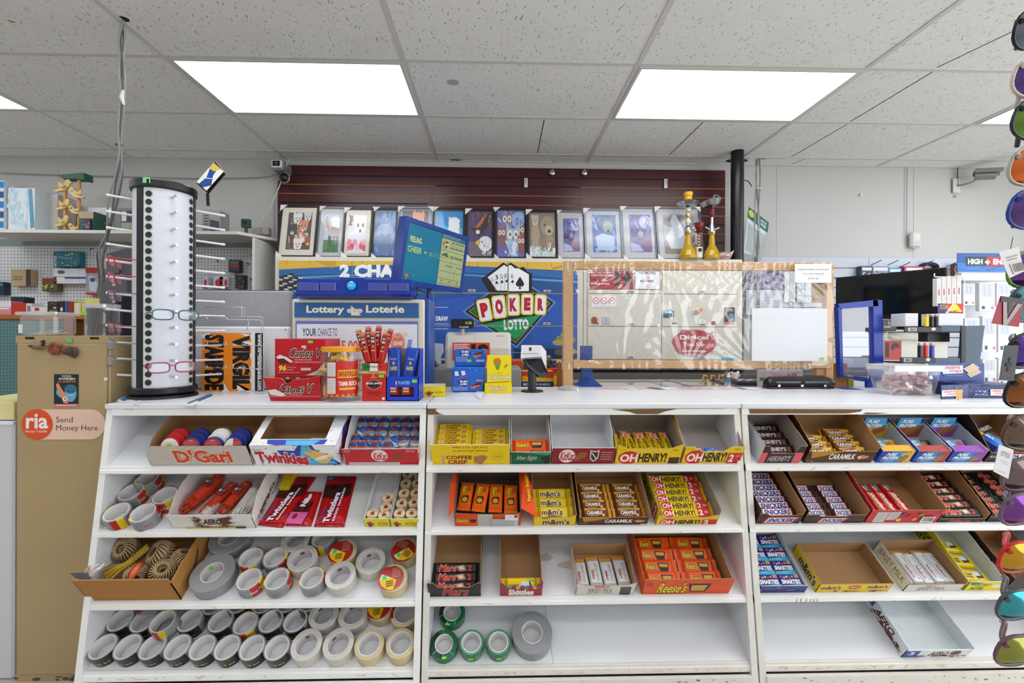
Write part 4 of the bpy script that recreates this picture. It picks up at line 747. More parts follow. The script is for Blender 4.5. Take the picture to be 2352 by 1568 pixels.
# tape rolls, twine
def arctext(mb,s,R0,a0,a1,z0,z1,m,b=.02):
 vs,fs=outline(s,b);mb.add([(R0*math.cos(math.radians(a0+(a1-a0)*x)),R0*math.sin(math.radians(a0+(a1-a0)*x)),z0+(z1-z0)*(1-y)) for x,y in vs],fs,m)
def roll(style,name='tape_roll'):
 q=thing(name,'x','tape')
 st_=dict(duct=(.0435,.0385,.048),black=(.0432,.0385,.048),clear=(.052,.038,.05),mask=(.050,.038,.05),big=(.072,.038,.048),labl=(.050,.036,.048),green=(.048,.032,.036),dgreen=(.042,.034,.048),plain=(.044,.0385,.048),mring=(.050,.038,.05))[style]
 R0,r,h=st_;n=40;mb=MB();sil=mat('tape_silver','8f9194',rough=.35,noise=.05);red,yel,blk=mat('lab_red','b02c22',rough=.3),mat('lab_yel','dcc01c',rough=.3),mat('lab_blk','26211f',rough=.3)
 clr=mat('tape_clear','d2cfc8',rough=.28,noise=.08,scale=60,c2='bdb8ae',coat=.4);msk=mat('tape_mask','d3c29a',rough=.45,noise=.05)
 grn=mat('tape_green','1c6b44',rough=.25,noise=.1)
 def col(a,top):
  if style=='duct':return red if-62<=a<-15 else yel if-15<=a<20 else(red if 120<a<150 else yel if 150<=a<172 else sil)
  if style=='black':return sil if top or not-150<a<-20 else blk
  if style in('clear',):return clr
  if style in('mask','labl'):return msk
  if style=='mring':return red if(20<a<180 or a<-160) else msk
  if style=='green':return mat('green_dark','17382a',rough=.3) if top and 90<a%360<260 else grn
  if style=='dgreen':return mat('green_pale','5c9a7c',rough=.2,noise=.2) if top else grn
  return sil
 prof=[(r,h),(r+.0008,h+.0004),(R0-.0012,h+.0004),(R0,h-.001),(R0,.001),(R0-.001,0),(r,0)]
 for i in range(n):
  a=(360*i/n+180)%360-180;c0,c1=math.radians(360*i/n),math.radians(360*(i+1)/n)
  vs=[(p*math.cos(t),p*math.sin(t),z) for t in(c0,c1) for p,z in prof];k=len(prof)
  for j in range(k-1):mb.add(vs,[(j,k+j,k+j+1,j+1)],col(a,j<2),j>=2)
 if style in('big','clear','mask','labl'):
  for i in range(3):rr=r+(R0-r)*(.3+.22*i);mb.lathe([(rr,h+.0005),(rr+.0006,h+.0006)],{'big':'a5a8ac','clear':'c6c2b8','mask':'c2ae84','labl':'c9b78c'}[style],40)
 if style=='duct':arctext(mb,'Duct Tape',R0+.0004,-58,8,.014,.032,'f0e4d8');arctext(mb,'UTILITY',R0+.0003,-125,-95,.016,.026,'c4302a')
 if style=='black':arctext(mb,'DUCT TAPE',R0+.0004,-118,-78,.012,.024,'e0c51c');arctext(mb,'CANTECH',R0+.0004,-116,-86,.028,.034,'c43a2c');arctext(mb,'48mm x 9m',R0+.0004,-70,-46,.014,.022,'d8d2c8')
 if style=='mring':arctext(mb,'masking',R0+.0004,-110,-70,.02,.03,'3a3430')
 mb.build('tape_band',q)
 mb=MB();core=mat('tape_core','e3e0df',rough=.6,noise=.03) if style not in('big','clear') else mat('tape_core2','d9d3d4',rough=.55)
 mb.lathe([(r-.003,0),(r-.003,h+.0008),(r,h+.0008)],core,40)
 if style in('duct','big','mask','dgreen'):
  for a0 in(40,95,150):arctext(mb,'Duct Tape',r-.0034,a0+32,a0,.02,.028,'d9b4b2',0)
 if style=='clear':
  for a0 in(110,):mb.add([((r-.0034)*math.cos(math.radians(a)),(r-.0034)*math.sin(math.radians(a)),z) for z in(.022,.036) for a in(a0,a0+12,a0+24)],[(0,1,4,3),(1,2,5,4)],'6d604a')
  arctext(mb,'packaging tape',r-.0034,90,40,.022,.03,'9a9a9c',0)
 mb.build('core',q)
 if style=='labl':
  mb=MB();z=h+.001;R1=R0*.96
  a=Art(mb,(-R1,R1,z),(2*R1,0,0),(0,-2*R1,0),.0003)
  a.el(.42,.5,.47,.47,red,30,0,-70,250);a.poly([(.46,.5),(.1,.3),(.02,.5),(.08,.68)],'eae6da');a.poly([(.02,.55),(.1,.74),(.3,.92),(.46,.5),(.05,.5)],'f0c41c');a.poly([(.46,.5),(.3,.94),(.5,.95),(.62,.6)],'f0c41c');a.r(.12,.38,.28,.52,'55d848');smalltext(a,.48,.15,.78,.55,6,'e8c4b4',.3);smalltext(a,.25,.6,.5,.85,3,'5a4a1c',.5)
  mb.build('round_label',q)
 if style in('green','dgreen'):
  mb=MB()
  if style=='green':
   a=Art(mb,(-R0,R0,h+.0008),(2*R0,0,0),(0,-2*R0,0),.0003)
   for t in(200,250,290,75):c,s_=math.cos(math.radians(t)),math.sin(math.radians(t));a.line(.5+.35*c,.5-.35*s_,.5+.5*c,.5-.5*s_,.004,'3aa06a')
   a.poly([(.30,.88),(.46,.93),(.44,1.0),(.28,.96)],'6fe02c');smalltext(a,.72,.25,.82,.75,12,'2c8a58',.4)
  else:mb.add([((R0+.0006)*math.cos(math.radians(a_)),(R0+.0006)*math.sin(math.radians(a_)),z) for z in(.012,.03) for a_ in(-105,-92,-80)],[(0,1,4,3),(1,2,5,4)],'6fe02c');arctext(mb,'TUCK TAPE',R0+.0005,-72,-20,.014,.028,'8fd0a8')
  mb.build('label',q)
 return q,h
def tapes():
 P={}
 LAB=dict(duct='duct tape with a red and yellow label',black='duct tape with a black label',clear='clear packing tape roll',mask='cream masking tape roll',big='wide grey duct tape roll',labl='cream tape with a round red label',green='flat dark green tape with a lime sticker',dgreen='pale green rimmed tape with a lime sticker',mring='cream tape roll with a red wrapper')
 GRP=dict(duct='red and yellow labelled duct tapes',black='black labelled duct tapes',clear='clear packing tapes',mask='masking tapes',big='wide grey duct tapes',labl='round labelled tapes',green='green tapes',dgreen='green tapes',mring='masking tapes')
 def put(k,style,px,py,where,rz=None,dv=0,up=0,tilt=0):
  if style not in P:P[style]=roll(style);q=P[style][0];new=True
  else:q=None
  h=P[style][1]
  p=sp(k,px,py,h+up)-SN*h+SV*dv
  M=Matrix.Translation(p+SN*.0005)@Matrix.Rotation(TILT,4,'X')@Matrix.Rotation(tilt,4,'Y')@Matrix.Rotation(rz if rz is not None else(R.random()-.5)*.5,4,'Z')
  lab='%s, %s'%(LAB[style],where)
  if q is None:q=dup(P[style][0],p)
  q.matrix_world=M;tag(q,lab,'tape',GRP[style])
 s2='on the second shelf'
 put(1,'duct',340,1104,'at the back of the second shelf',.5);put(1,'duct',303,1134,'left of the middle, second shelf',.4);put(1,'duct',381,1142,'beside the rope tray, second shelf',-.9);put(1,'duct',270,1181,'front left corner, second shelf',2.6);put(1,'duct',331,1182,'front, beside the corner roll, second shelf',1.1)
 put(2,'big',530,1236,'behind the other, partly under the shelf edge',dv=.0);put(2,'big',491,1318,'with a green sticker inside, beside the kraft box')
 put(2,'duct',579,1283,'rear one nearest the wide grey roll',-1.2);put(2,'duct',635,1282,'rear one beside the clear roll',0);put(2,'duct',575,1333,'front one nearest the wide grey roll',-.15);put(2,'duct',639,1332,'front one, second from the wide grey roll',.6);put(2,'duct',719.6,1329,'front one touching the clear roll',.7);put(2,'duct',745,1238,'rearmost beside the round label roll, third shelf',1.9)
 put(2,'clear',681,1240,'rearmost on the third shelf');put(2,'clear',697,1284,'second row, third shelf');put(2,'clear',785,1322,'front row, third shelf');put(2,'clear',854,1288,'right of the others, third shelf')
 put(2,'labl',790,1268,'left of the three',.2);put(2,'labl',932,1262,'against the divider, rear',1.1);put(2,'labl',906,1328,'front, near the divider',.2)
 for i,(x,y) in enumerate([(240+57.2*i_,1490) for i_ in range(8)]):put(3,'black',x,y,'front row, %s from the left'%ORD[i])
 for i,(x,y) in enumerate(((278,1431),(331,1433),(438,1431),(509,1432),(624.5,1432),(681,1431))):put(3,'black',x,y,'second row, %s of its kind from the left'%ORD[i],dv=.005)
 put(3,'duct',378,1431,'resting raised, bottom shelf',2.2,up=.03);put(3,'duct',568,1434,'in the second row, bottom shelf',-1.0)
 for i,(x,y) in enumerate(((491.5,1397),(549,1394),(606,1394),(660,1392),(711,1390))):put(3,'black',x,y,'back row, %s from the left'%ORD[i],dv=.012)
 put(3,'clear',747,1412,'bottom shelf, rear left of the four');put(3,'clear',814,1412,'bottom shelf, rear right of the four');put(3,'clear',708,1482,'bottom shelf, front left of the four');put(3,'clear',781,1480,'bottom shelf, front right of the four')
 put(3,'mask',852,1481,'bottom shelf, left one of two');put(3,'mask',924,1478,'bottom shelf, right one against the divider');put(3,'labl',878,1394,'bottom shelf under the shelf edge');put(3,'mring',932,1408,'bottom shelf, rear beside the divider')
 put(3,'green',1042,1406,'rear one of two on the middle rack',0);put(3,'green',1024,1479,'front one of two on the middle rack',.4);put(3,'dgreen',1087,1475,'nearer the dark green pair',0);put(3,'dgreen',1149,1474,'right one, beside the big grey roll',.1)
 put(3,'big',1226,1451,'standing alone beside the green rolls')
 o=[x for x in COL.objects if x.get('label','').endswith('beside the kraft box')][0];mb=MB();a_=[math.radians(t) for t in(118,128,138)]
 mb.add([(.0345*math.cos(t),.0345*math.sin(t),z) for z in(.022,.04) for t in a_],[(0,1,4,3),(1,2,5,4)],'6fe02c');mb.build('price_sticker',o)
tapes()
def twine_box():
 kb=mat('kraft_box','b07a3c',rough=.7,noise=.06,scale=50)
 def rt(a):a.sub(.12,.52,.72,.12,.17,.8).t('Oatmeal Letter Code',0,0,1,.35,'4f7a54',.0);a.poly([(.42,.68),(.60,.4),(.66,.28),(.66,.46),(.5,.72),(.44,.78)],'3a2a1a');a.poly([(.43,.68),(.61,.41),(.655,.32),(.65,.45),(.49,.7),(.45,.76)],'5d452c')
 xa,xb=atY(206,1375,SH[2][0]).x,atY(419,1375,SH[2][0]).x
 t=Tray(2,206,419,1337,.22,'brown kraft box of twine balls overhanging the left end of the third shelf',out=kb,inn='kraft',right=rt,hb=.105,hs=.1,cat='box',name='kraft_box',th=.004).done()
# twine ball
 jt=mat('jute','c9ab80',rough=.7,noise=.2,scale=300);mb=MB();mb.lathe([(.012,-.022),(.028,-.024),(.035,0),(.028,.023),(.012,.024),(.010,0),(.012,-.022)],mat('jute_dark','6f5a3e',rough=.9),20)
 for i in range(44):
  a0=2*math.pi*i/44;pts=[]
  for j in range(15):
   s=j/14;u=2*math.pi*s;aa=a0+.9*math.sin(u/2)*(1 if i%2 else .7)+s*.14;rr=.024+.0145*math.cos(u);pts.append((rr*math.cos(aa),rr*math.sin(aa),.0275*math.sin(u)))
  mb.tube(pts,.0017,jt,5,False)
 first=thing('twine_ball','x','twine');mb.build('twine',first)
 Mi=t.M.inverted()
 for i,(px,py,s,rot,lab) in enumerate(((289,1262,1.0,(.5,-.2,0),'rearmost on the left'),(368,1270,1.1,(.2,-.6,0),'large one in the middle'),(372,1310,.95,(.3,.1,1),'front right, with a blue tag'),(310,1316,.85,(1.4,.3,.4),'front middle, under a red paper band'),(418,1280,.9,(.6,.5,2),'against the right side of the box'))):
  q=first if i==0 else dup(first,(0,0,0));p=Mi@sp(2,px,py,.075);p.x=min(p.x,t.w-.042*s)
  q.matrix_world=t.M@Matrix.Translation((p.x,max(p.y,.045),.055 if i else .062))@Euler(rot).to_matrix().to_4x4()@Matrix.Scale(s*1.08,4)
  tag(q,'ball of brown jute twine in the kraft box, '+lab,'twine','balls of twine')
  if i==3:
   b=MB();b.lathe([(.0405,-.012),(.0415,0),(.0405,.012)],'c8342c',24);b.lathe([(.0412,-.006),(.042,0),(.0412,.006)],'d8783a',24)
   o=b.build('paper_band',q);o.rotation_euler=(.2,1.2,0)
  if i==2:b=MB();b.lathe([(0,0),(.014,0),(.014,.002),(0,.002)],'1f6f9c',20);o=b.build('round_tag',q);o.location=(.0,-.036,.0);o.rotation_euler=(1.2,0,0)
# yellow twine hank
 yt=mat('yellow_twine','c9a82c',rough=.55,noise=.3,scale=200);mb=MB();rr=random.Random(3)
 A=Mi@sp(2,345,1262,.085);B=Mi@sp(2,297,1300,.09);Cc=Mi@sp(2,247,1330,.07)
 sd=(Cc-A).cross(Z).normalized()
 for i in range(56):
  f=rr.random()*2-1;g=rr.random();mb.tube(smooth_path([A+sd*f*.012+Z*(g*.012),B+sd*f*.010+Z*(.0+g*.012-.004),B.lerp(Cc,.5)+sd*f*.022+Z*g*.012,Cc+sd*f*.040+Z*(g*.012-.006)],4),.0012,yt,4)
 for k in range(6):c=A.lerp(B,.1+.13*k);mb.tube([c+sd*.014*math.cos(a)+Z*(.004+.012*math.sin(a)) for a in(2*math.pi*j/10 for j in range(11))],.0013,yt,4,False)
 o=mb.build('twine_hank');o.matrix_world=t.M.copy();tag(o,'yellow twine hank fanned out across the front of the kraft box','twine')
# clear wrapper with a dark header lying on the corner
 mb=MB();cl=film('clear_bag','ffffff',.10,.06);pts=[(Mi@sp(2,x,y,.10)) for x,y in((245,1262),(262,1300),(208,1334),(196,1322))];n=7;vs=[]
 for j in range(n):
  for i in range(n):u,v=i/(n-1),j/(n-1);vs.append(pts[0].lerp(pts[1],u).lerp(pts[3].lerp(pts[2],u),v)+Z*(rr.random()*.012))
 mb.add(vs,[(j*n+i,j*n+i+1,(j+1)*n+i+1,(j+1)*n+i) for j in range(n-1) for i in range(n-1)],cl,True)
 h=[(Mi@sp(2,x,y,.105)) for x,y in((163,1322),(204,1320),(214,1336),(178,1334))];mb.slab([h[3],h[2],h[1],h[0]],.001,'2b2a2c')
 o=mb.build('empty_wrapper');o.matrix_world=t.M.copy();tag(o,'crumpled clear wrapper with a dark header at the left corner of the kraft box','wrapper')
# loose yellow strands and packet lying behind the bottom row
 mb=MB()
 for i in range(24):x0=rr.random()*.1;mb.tube(smooth_path([(x0,rr.random()*.03,.004+rr.random()*.014),(x0+.08,rr.random()*.03,.012+rr.random()*.012),(x0+.16,rr.random()*.03,.004+rr.random()*.014)],4),.0012,yt,4)
 o=mb.build('twine_hank');o.matrix_world=Matrix.Translation(onshelf(3,-1.20,.17,.06))@Matrix.Rotation(TILT,4,'X');tag(o,'yellow twine lying on the rear duct tapes of the bottom shelf','twine')
 mb=MB();mb.slab([(0,0,.004),(.07,0,.004),(.08,.04,.012),(.01,.04,.012)],.003,'8f8f92');Art(mb,(0,0.04,.0165),(.08,0,0),(0,-.04,-.008)).r(.02,.1,.2,.9,'a52a2c')
 o=mb.build('wrapped_packet');o.matrix_world=Matrix.Translation(onshelf(3,-1.29,.145,.062))@Matrix.Rotation(TILT,4,'X');tag(o,'grey packet with a red edge lying on the rear left duct tapes','packet')
twine_box()
# things on the counters
def rectpx(x0,y0,x1,y1,Y,zb=None):
 xm,ym=(x0+x1)/2,(y0+y1)/2
 return atY(x0,ym,Y).x,atY(x1,ym,Y).x,(atY(xm,y1,Y).z if zb is None else zb),atY(xm,y0,Y).z
def boxpx(name,label,cat,x0,y0,x1,y1,Y,d,col,art=None,zb=None,bev=.0015,group=None,parent=None,extra=None):
 xa,xb,z0,z1=rectpx(x0,y0,x1,y1,Y,zb);mb=MB();cx=(xa+xb)/2;w=xb-xa
 mb.bbox(-w/2,w/2,0,d,0,z1-z0,col,bev)
 if art:art(Art(mb,(-w/2,0,z1-z0),(w,0,0),(0,0,z0-z1)))
 if extra:extra(mb,w,d,z1-z0)
 o=mb.build(name);o.location=(cx,Y,z0)
 if parent:o.parent=parent;o.matrix_parent_inverse=Matrix();o.location=Vector((cx,Y,z0))-parent.location;return o
 return tag(o,label,cat,group)
def Yof(py,z=ZT):return(H-z)*F/(py-CY)
red,navy,wht='b8141f','1f3f8c','f1f0ee'
def spinner():
 V1,V2=Vector((-1.372,1.80,0)),Vector((-1.255,1.935,0));e=V2-V1;V3=V1+Matrix.Rotation(math.radians(60),3,'Z')@e
 V=[V1,V2,V3];cen=(V1+V2+V3)/3;L=e.length;sag=.05
 t=thing('eyeglass_stand','tall white eyeglass display tower with black top and base on the counter','display stand',(cen.x,cen.y,ZT))
 def pt(s,u,off=0):
  a,b=V[s],V[(s+1)%3];d=b-a;n=Vector((d.y,-d.x,0)).normalized();Rr=(L*L/4+sag*sag)/(2*sag);h=(u-.5)*L
  return a+d*u+n*(math.sqrt(Rr*Rr-h*h)-(Rr-sag)+off)-cen
 def nrm(s,u):p,q=pt(s,u-.01),pt(s,u+.01);d=q-p;return Vector((d.y,-d.x,0)).normalized()
 z0,z1=.04,.82;pan=mat('panel_white','d8dce6',rough=.25,noise=.01);blk=mat('black_trim','1b1b1e',rough=.35)
 for s in range(3):
  mb=MB();us=[.045+.91*i/16 for i in range(17)];lo=[pt(s,u)+Z*z0 for u in us];hi=[pt(s,u)+Z*z1 for u in us]
  mb.add(lo+hi,[(i,i+1,18+i,17+i) for i in range(16)],pan,True);mb.build('panel',t)
 mb=MB()
 for s in range(3):
  a,b=pt((s-1)%3,.96),pt(s,.04);mid=(a+b)/2;ou=mid.normalized()*.004
  mb.add([a+Z*z0,a+ou+Z*z0,b+ou+Z*z0,b+Z*z0,a+Z*z1,a+ou+Z*z1,b+ou+Z*z1,b+Z*z1],[(0,1,5,4),(1,2,6,5),(2,3,7,6)],blk)
 mb.build('corner_strip',t)
 def plate(z,h,sc,nm):
  ring=[pt(s,.04+.92*i/10)*sc for s in range(3) for i in range(11)];n=len(ring);mb=MB();lv=[]
  for zz,k in((0,.97),(h*.15,1),(h*.85,1),(h,.97)):lv+=[Vector((p.x*k,p.y*k,z+zz)) for p in ring]
  for l in range(3):mb.add(lv,[(l*n+i,l*n+(i+1)%n,(l+1)*n+(i+1)%n,(l+1)*n+i) for i in range(n)],blk,True)
  mb.add(lv,[tuple(range(n))[::-1],tuple(range(3*n,4*n))],blk)
  return mb
 m=plate(.815,.034,1.09,'top');p=pt(0,.06)*1.092;q=pt(0,.16)*1.092
 m.add([p+Z*.828,q+Z*.828,q+Z*.85,p+Z*.85],[(0,1,2,3)],'7fcf8c');m.build('top_plate',t);plate(.018,.026,1.12,'b').build('base_plate',t)
 mb=MB();mb.lathe([(0,0),(.118,0),(.115,.010),(.095,.019),(0,.02)],blk,36);mb.build('foot',t)
 for s,u in((0,.12),(0,.9)):
  mb=MB();p0=pt(s,u);n=nrm(s,u);tg=Vector((-n.y,n.x,0))
  for k in range(24):
   c=p0+n*.0006+Z*(.79-.0315*k);mb.add([c+tg*.0135*math.cos(a)+Z*.0135*math.sin(a) for a in(2*math.pi*i/14 for i in range(14))],[tuple(range(14))],'b8b4a4');c=c+n*.0004;mb.add([c+tg*.0112*math.cos(a)+Z*.0112*math.sin(a) for a in(2*math.pi*i/14 for i in range(14))],[tuple(range(14))],'2b2b2d')
  mb.build('temple_hole_row',t)
 rod=mat('rod_white','e6e6e8',rough=.3);chrome=G['steel']
 def rods(s,u,ln,zs,tilt=.0):
  for k,z in enumerate(zs):
   mb=MB();p=pt(s,u)+Z*z;n=nrm(s,u)+Z*tilt;mb.tube([p,p+n*ln*.82],.0045 if s else .005,rod if s else chrome,8);mb.tube([p+n*ln*.82,p+n*ln*.86,p+n*ln*.98,p+n*ln],[.003,.0055,.0055,.005],rod if s else chrome,8);mb.build('rod',t)
 zs=[.785-.0635*k for k in range(12)]
 rods(0,.50,.06,zs);rods(2,.52,.085,zs,.1);rods(1,.22,.12,[z-.01 for z in zs])
 def glasses(label,s,u,z,col,yaw_extra=0,lens=.027,roll_=0.0,fold=True):
  g=thing('eyeglasses',label,'eyeglasses',group='reading glasses on the tower');fm=mat('frame_'+col,col,rough=.2,noise=.2,scale=60)
  mb=MB();W=.027;hgt=.0155
  for sx in(-1,1):
   c=sx*.034;ring=[(c+W*math.copysign(abs(math.cos(a))**.6,math.cos(a)),0,hgt*math.copysign(abs(math.sin(a))**.6,math.sin(a))) for a in(2*math.pi*i/20 for i in range(21))];mb.tube(ring,.0021,fm,6,False)
  mb.tube([(-.008,0,.004),(0,-.003,.007),(.008,0,.004)],.0016,fm,6);mb.build('frame',g)
  mb=MB()
  for sx in(-1,1):
   c=sx*.034;mb.add([(c+W*.97*math.copysign(abs(math.cos(a))**.6,math.cos(a)),.0005,hgt*.96*math.copysign(abs(math.sin(a))**.6,math.sin(a))) for a in(2*math.pi*i/20 for i in range(20))],[tuple(range(20))],film('lens_clear','eef4fa',.10,.03))
  mb.build('lens',g)
  for sx in(-1,1):MB().tube(smooth_path([(sx*.061,0,.006),(sx*.064,.02,.006),(sx*.062,.10,.002),(sx*.060,.125,-.012)],4),.0018,fm,6).build('temple',g)
  p=pt(s,u)+Z*z+cen+Z*ZT;n=nrm(s,u)
  g.location=p+n*.055;g.rotation_euler=(0,roll_,math.atan2(n.y,n.x)+math.pi/2+yaw_extra);g.scale=(1.22,)*3;return g
 glasses('teal framed reading glasses hanging on the front of the tower',0,.5,.325,'3b6f7c')
 glasses('pink framed reading glasses hanging low on the front of the tower',0,.46,.215-.09,'b03a5c')
 for z,c,l in((.53,'c8303c','red reading glasses, topmost on the side rods of the tower'),(.466,'c83a5c','pink and black reading glasses, second from the top on the side rods'),(.40,'7a4a7c','purple patterned reading glasses, third down on the side rods'),(.275,'9a3a4c','dark red reading glasses below an empty rod on the tower side'),(.21,'8a8ea8','clear framed reading glasses, fifth down on the side rods'),(.148,'8a8e92','thin grey wire reading glasses, lowest on the side rods')):
  g=glasses(l,2,.55,z,c,0)
  b=MB();b.box(-.012,.012,-.004,-.003,-.022,.0,'e6e4e0');b.build('price_tag',g) if z>.39 and z<.5 else None
# tilted brand card on top
 P=[atY(x,y,1.93) for x,y in((475,448),(514,401),(493,375),(449,425))];o=sum(P,Vector())/4;mb=MB()
 Q=[p-o for p in P];mb.slab([Q[0],Q[3],Q[2],Q[1]],.008,blk);a=Art(mb,Q[3]+Vector((0,-.009,0)),(Q[2]-Q[3]),(Q[0]-Q[3]),.001);a.n=Vector((0,-1,0))
 a.r(.06,.06,.94,.94,'e8e8e6');a.poly([(.06,.25),(.4,.35),(.75,.1),(.94,.5),(.6,.6),(.3,.94),(.06,.6)],'1f4a94');a.poly([(.7,.06),(.94,.06),(.94,.7),(.72,.45)],'d8bc4c');a.line(.25,.06,.6,.94,.003,'d8dce4')
 mb.tube([Q[0],Q[0]+Vector((-.01,.02,-.045))],.006,blk,8);ob=mb.build('brand_card',t);ob.location=o-Vector((cen.x,cen.y,ZT))
spinner()
def left_counter():
# papers under the tower
 for pts,lab in(([(268,925),(300,906),(330,915),(318,934)],'blue and white paper sheet poking out left of the tower base'),([(420,934),(488,906),(497,914),(440,936)],'blue and white paper strip sticking out right of the tower base')):
  P=[atZ(x,y,ZT+.001) for x,y in pts];o=P[0].copy();mb=MB();mb.slab([p-o for p in P],.0012,'dfe2e6');a=Art(mb,P[0]-o+Z*.0025,P[1]-P[0],P[3]-P[0]);a.n=Z;a.r(.1,.1,.9,.35,'2f78b0');a.r(.3,.55,.8,.8,'274b8c');ob=mb.build('paper_sheet');ob.location=o;tag(ob,lab,'paper')
# acrylic lightbox with the Virgil Stampede panel and the grey panel behind
 def g(mb,w,d,h):pass
 boxpx('backdrop_board','large pale grey glossy panel with a dark rim behind the orange sign','panel',400,669,669,905,2.2,.02,mat('panel_grey','a9aab0',rough=.2),zb=ZT,bev=.012,art=lambda a:a.line(0,.004,1,.004,.003,'3a3c42'))
 boxpx('white_lightbox','white rounded lightbox standing behind the orange Western sign','lightbox',430,753,665,905,2.12,.03,mat('box_white','e3e4e8',rough=.25),zb=ZT,bev=.008,art=lambda a:(a.el(.96,.05,.008,.015,'6a6c70'),a.line(0,.985,1,.985,.002,'8a8c90')))
 def vs(a):
  a.r(0,0,.80,1,'ef8a1c')
  for x0,y0,x1,y1,x2,y2 in((.8,.03,.6,0,.55,.0),(.8,.15,.5,.22,.5,.14),(.8,.35,.55,.38,.55,.3),(.8,.58,.5,.52,.5,.6),(.8,.78,.5,.66,.52,.76),(.8,.98,.45,.8,.6,1),(0,.02,.2,.12,.12,0),(0,.2,.2,.26,.0,.28),(.3,1,.36,.86,.44,1)):a.poly([(x0,y0),(x0,y0+.07),(x1,y1),(x2,y2)],'eceae8')
  a.r(.46,.05,.50,.95,'ef8a1c')
  a.sub(.80,.04,.80,.96,.48,.04).t('VIRGIL',0,.06,1,.96,'191513',.06);a.sub(.38,.03,.38,.98,.03,.03).t('STAMPEDE',0,.06,1,.96,'191513',.06)
  a.r(.86,0,.99,1,'161414');a.sub(.985,.02,.985,.98,.875,.02).t('www.virgilstampede.com',0,.1,1,.95,'f0eeec',.03)
 boxpx('orange_sign','white and orange sunburst sign with black lettering turned on its side','sign',464,768,606,904,2.06,.006,'eceae8',vs,zb=ZT)
# chrome wire rack
 t=thing('wire_rack','chrome wire hook rack standing in front of the orange sign','wire rack',atZ(560,905,ZT));o=t.location;ch=G['steel']
 def wr(pts,r=.0016,Y=1.98):MB().tube([atY(x,y,Y)-o for x,y in pts],r,ch,6).build('wire',t)
 wr([(606,905),(605,735),(600,731),(465,731)]);wr([(601,900),(600,738),(465,737)]);wr([(465,709),(556,709),(561,711),(561,730)]);wr([(555,710),(555,730)])
 for y in(795,848):wr([(465,y),(603,y+2)]);[wr([(x,y+2),(x-3,y-4),(x-8,y-7),(x-9,y-2),(x-2,y+1)],.0014,1.97) for x in(479,522,565)]
 wr([(568,735),(571,745),(568,757),(567,762)]);wr([(470,730),(480,739)]);wr([(512,729),(526,738)]);wr([(550,904),(575,900),(606,905)],.003)
# red chocolate box with a torn out front
 Yf=Yof(922);xa,xb,_,zt=rectpx(616,781,735,922,Yf,ZT);w=xb-xa;h=zt-ZT
 rd=mat('box_red','bd1522',rough=.35);mb=MB();mb.bbox(0,w,.03,.20,0,h*.405,rd,.001);mb.bbox(0,w,.03,.20,h*.405,h,rd,.001)
 hf=h*.40;mb.slab([(w,0,0),(0,0,0),(-.018,-.022,hf*.96),(.05,-.022,hf*.93),(w*.30,-.022,hf*.86),(w*.36,-.022,hf*.72),(w*.47,-.022,hf*.86),(w*.82,-.022,hf*.93),(w*.9,-.022,hf*.99),(w+.0,-.022,hf)],.003,rd,'c8a878')
 mb.add([(0,0,0),(0,.03,0),(0,.03,hf),(-.018,-.022,hf*.96)],[(0,3,2,1)],'c8a878');mb.add([(w,0,0),(w,.03,0),(w,.03,hf),(w,-.022,hf)],[(0,1,2,3)],rd);mb.box(0,w,0,.03,0,.004,rd)
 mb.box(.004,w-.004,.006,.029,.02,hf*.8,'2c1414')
 for i in range(9):mb.ball((.02+w*.1*i,.01,hf*.82+.006*R.random()),.011,.008,.006,foil('choc_wrap','6a1a1c') if i%2 else foil('choc_wrap2','8a8a8c'),8,5)
 a=Art(mb,(0,.03,h),(w,0,0),(0,0,-h),.0005)
 def logo(a,x0,y0,x1,y1):a.to('Carlos V',x0,y0,x1,y1,'2a1612','eadfd4',.03,.02,.08);a.r(x0+(x1-x0)*.42,y0-.05,x0+(x1-x0)*.56,y0-.01,'d8ccc4')
 logo(a,.27,.16,.90,.30);a.t('MILK CHOCOLATE STYLE BAR',.40,.33,.74,.355,'f0d8d4');a.t('BARRA ESTILO CHOCOLATE CON LECHE',.40,.37,.92,.395,'f0d8d4');a.to('96',.07,.43,.23,.53,'f2d01c','8a3a14',.02,.05,.1);a.t('0.63 OZ (18 g)',.25,.46,.42,.48,'f2e4dc');a.t('Bars/Barras',.25,.495,.38,.515,'f2e4dc');a.t('NET WT/PESO NETO 3.8 LB',.07,.545,.5,.56,'f2e4dc');a.r(.52,.475,.72,.52,'d8c0bc')
 a.poly([(1,.38),(1,.6),(.62,.6),(.85,.52)],'dccfb4');a.sub(.80,.585,.97,.46,.84,.61).t('MEXICO',0,0,1,.8,'6a5a48');a.r(.66,.03,.76,.07,'7ad838')
# plain blob where the printed figure stood
 a.poly([(.03,.3),(.1,.27),(.2,.27),(.34,.38),(.33,.385),(.3,.4),(.1,.4)],'5a1218');a.poly([(.03,.3),(.1,.26),(.24,.3),(.38,.38),(.3,.39),(.18,.32),(.06,.33)],'e0d8d4')
 b=Art(mb,(-.018,-.0255,hf),(w+.018,0,0),(0,.022,-hf),.0004);b.n=Vector((0,-1,-.2)).normalized();logo(b,.26,.30,.84,.66);b.t('MILK CHOCOLATE STYLE BAR',.36,.72,.66,.76,'f0d8d4');b.poly([(.06,.55),(.2,.5),(.38,.75),(.3,.8),(.1,.74)],'e0d8d4');b.line(.02,.8,.98,.8,.0015,'d8b0a4')
 o=mb.build('chocolate_box');o.location=(xa,Yf+.022,ZT);tag(o,'red chocolate bar box with a torn open front on the left counter','box')
# round jar with yellow lid
 Yj=1.80;c=atZ(783,916,ZT);c=Vector((atY(784,880,Yj).x,Yj,ZT));t=thing('candy_jar','clear plastic jar of yellow wrapped candy with an orange lid','jar',c);rj=.076;hj=.205
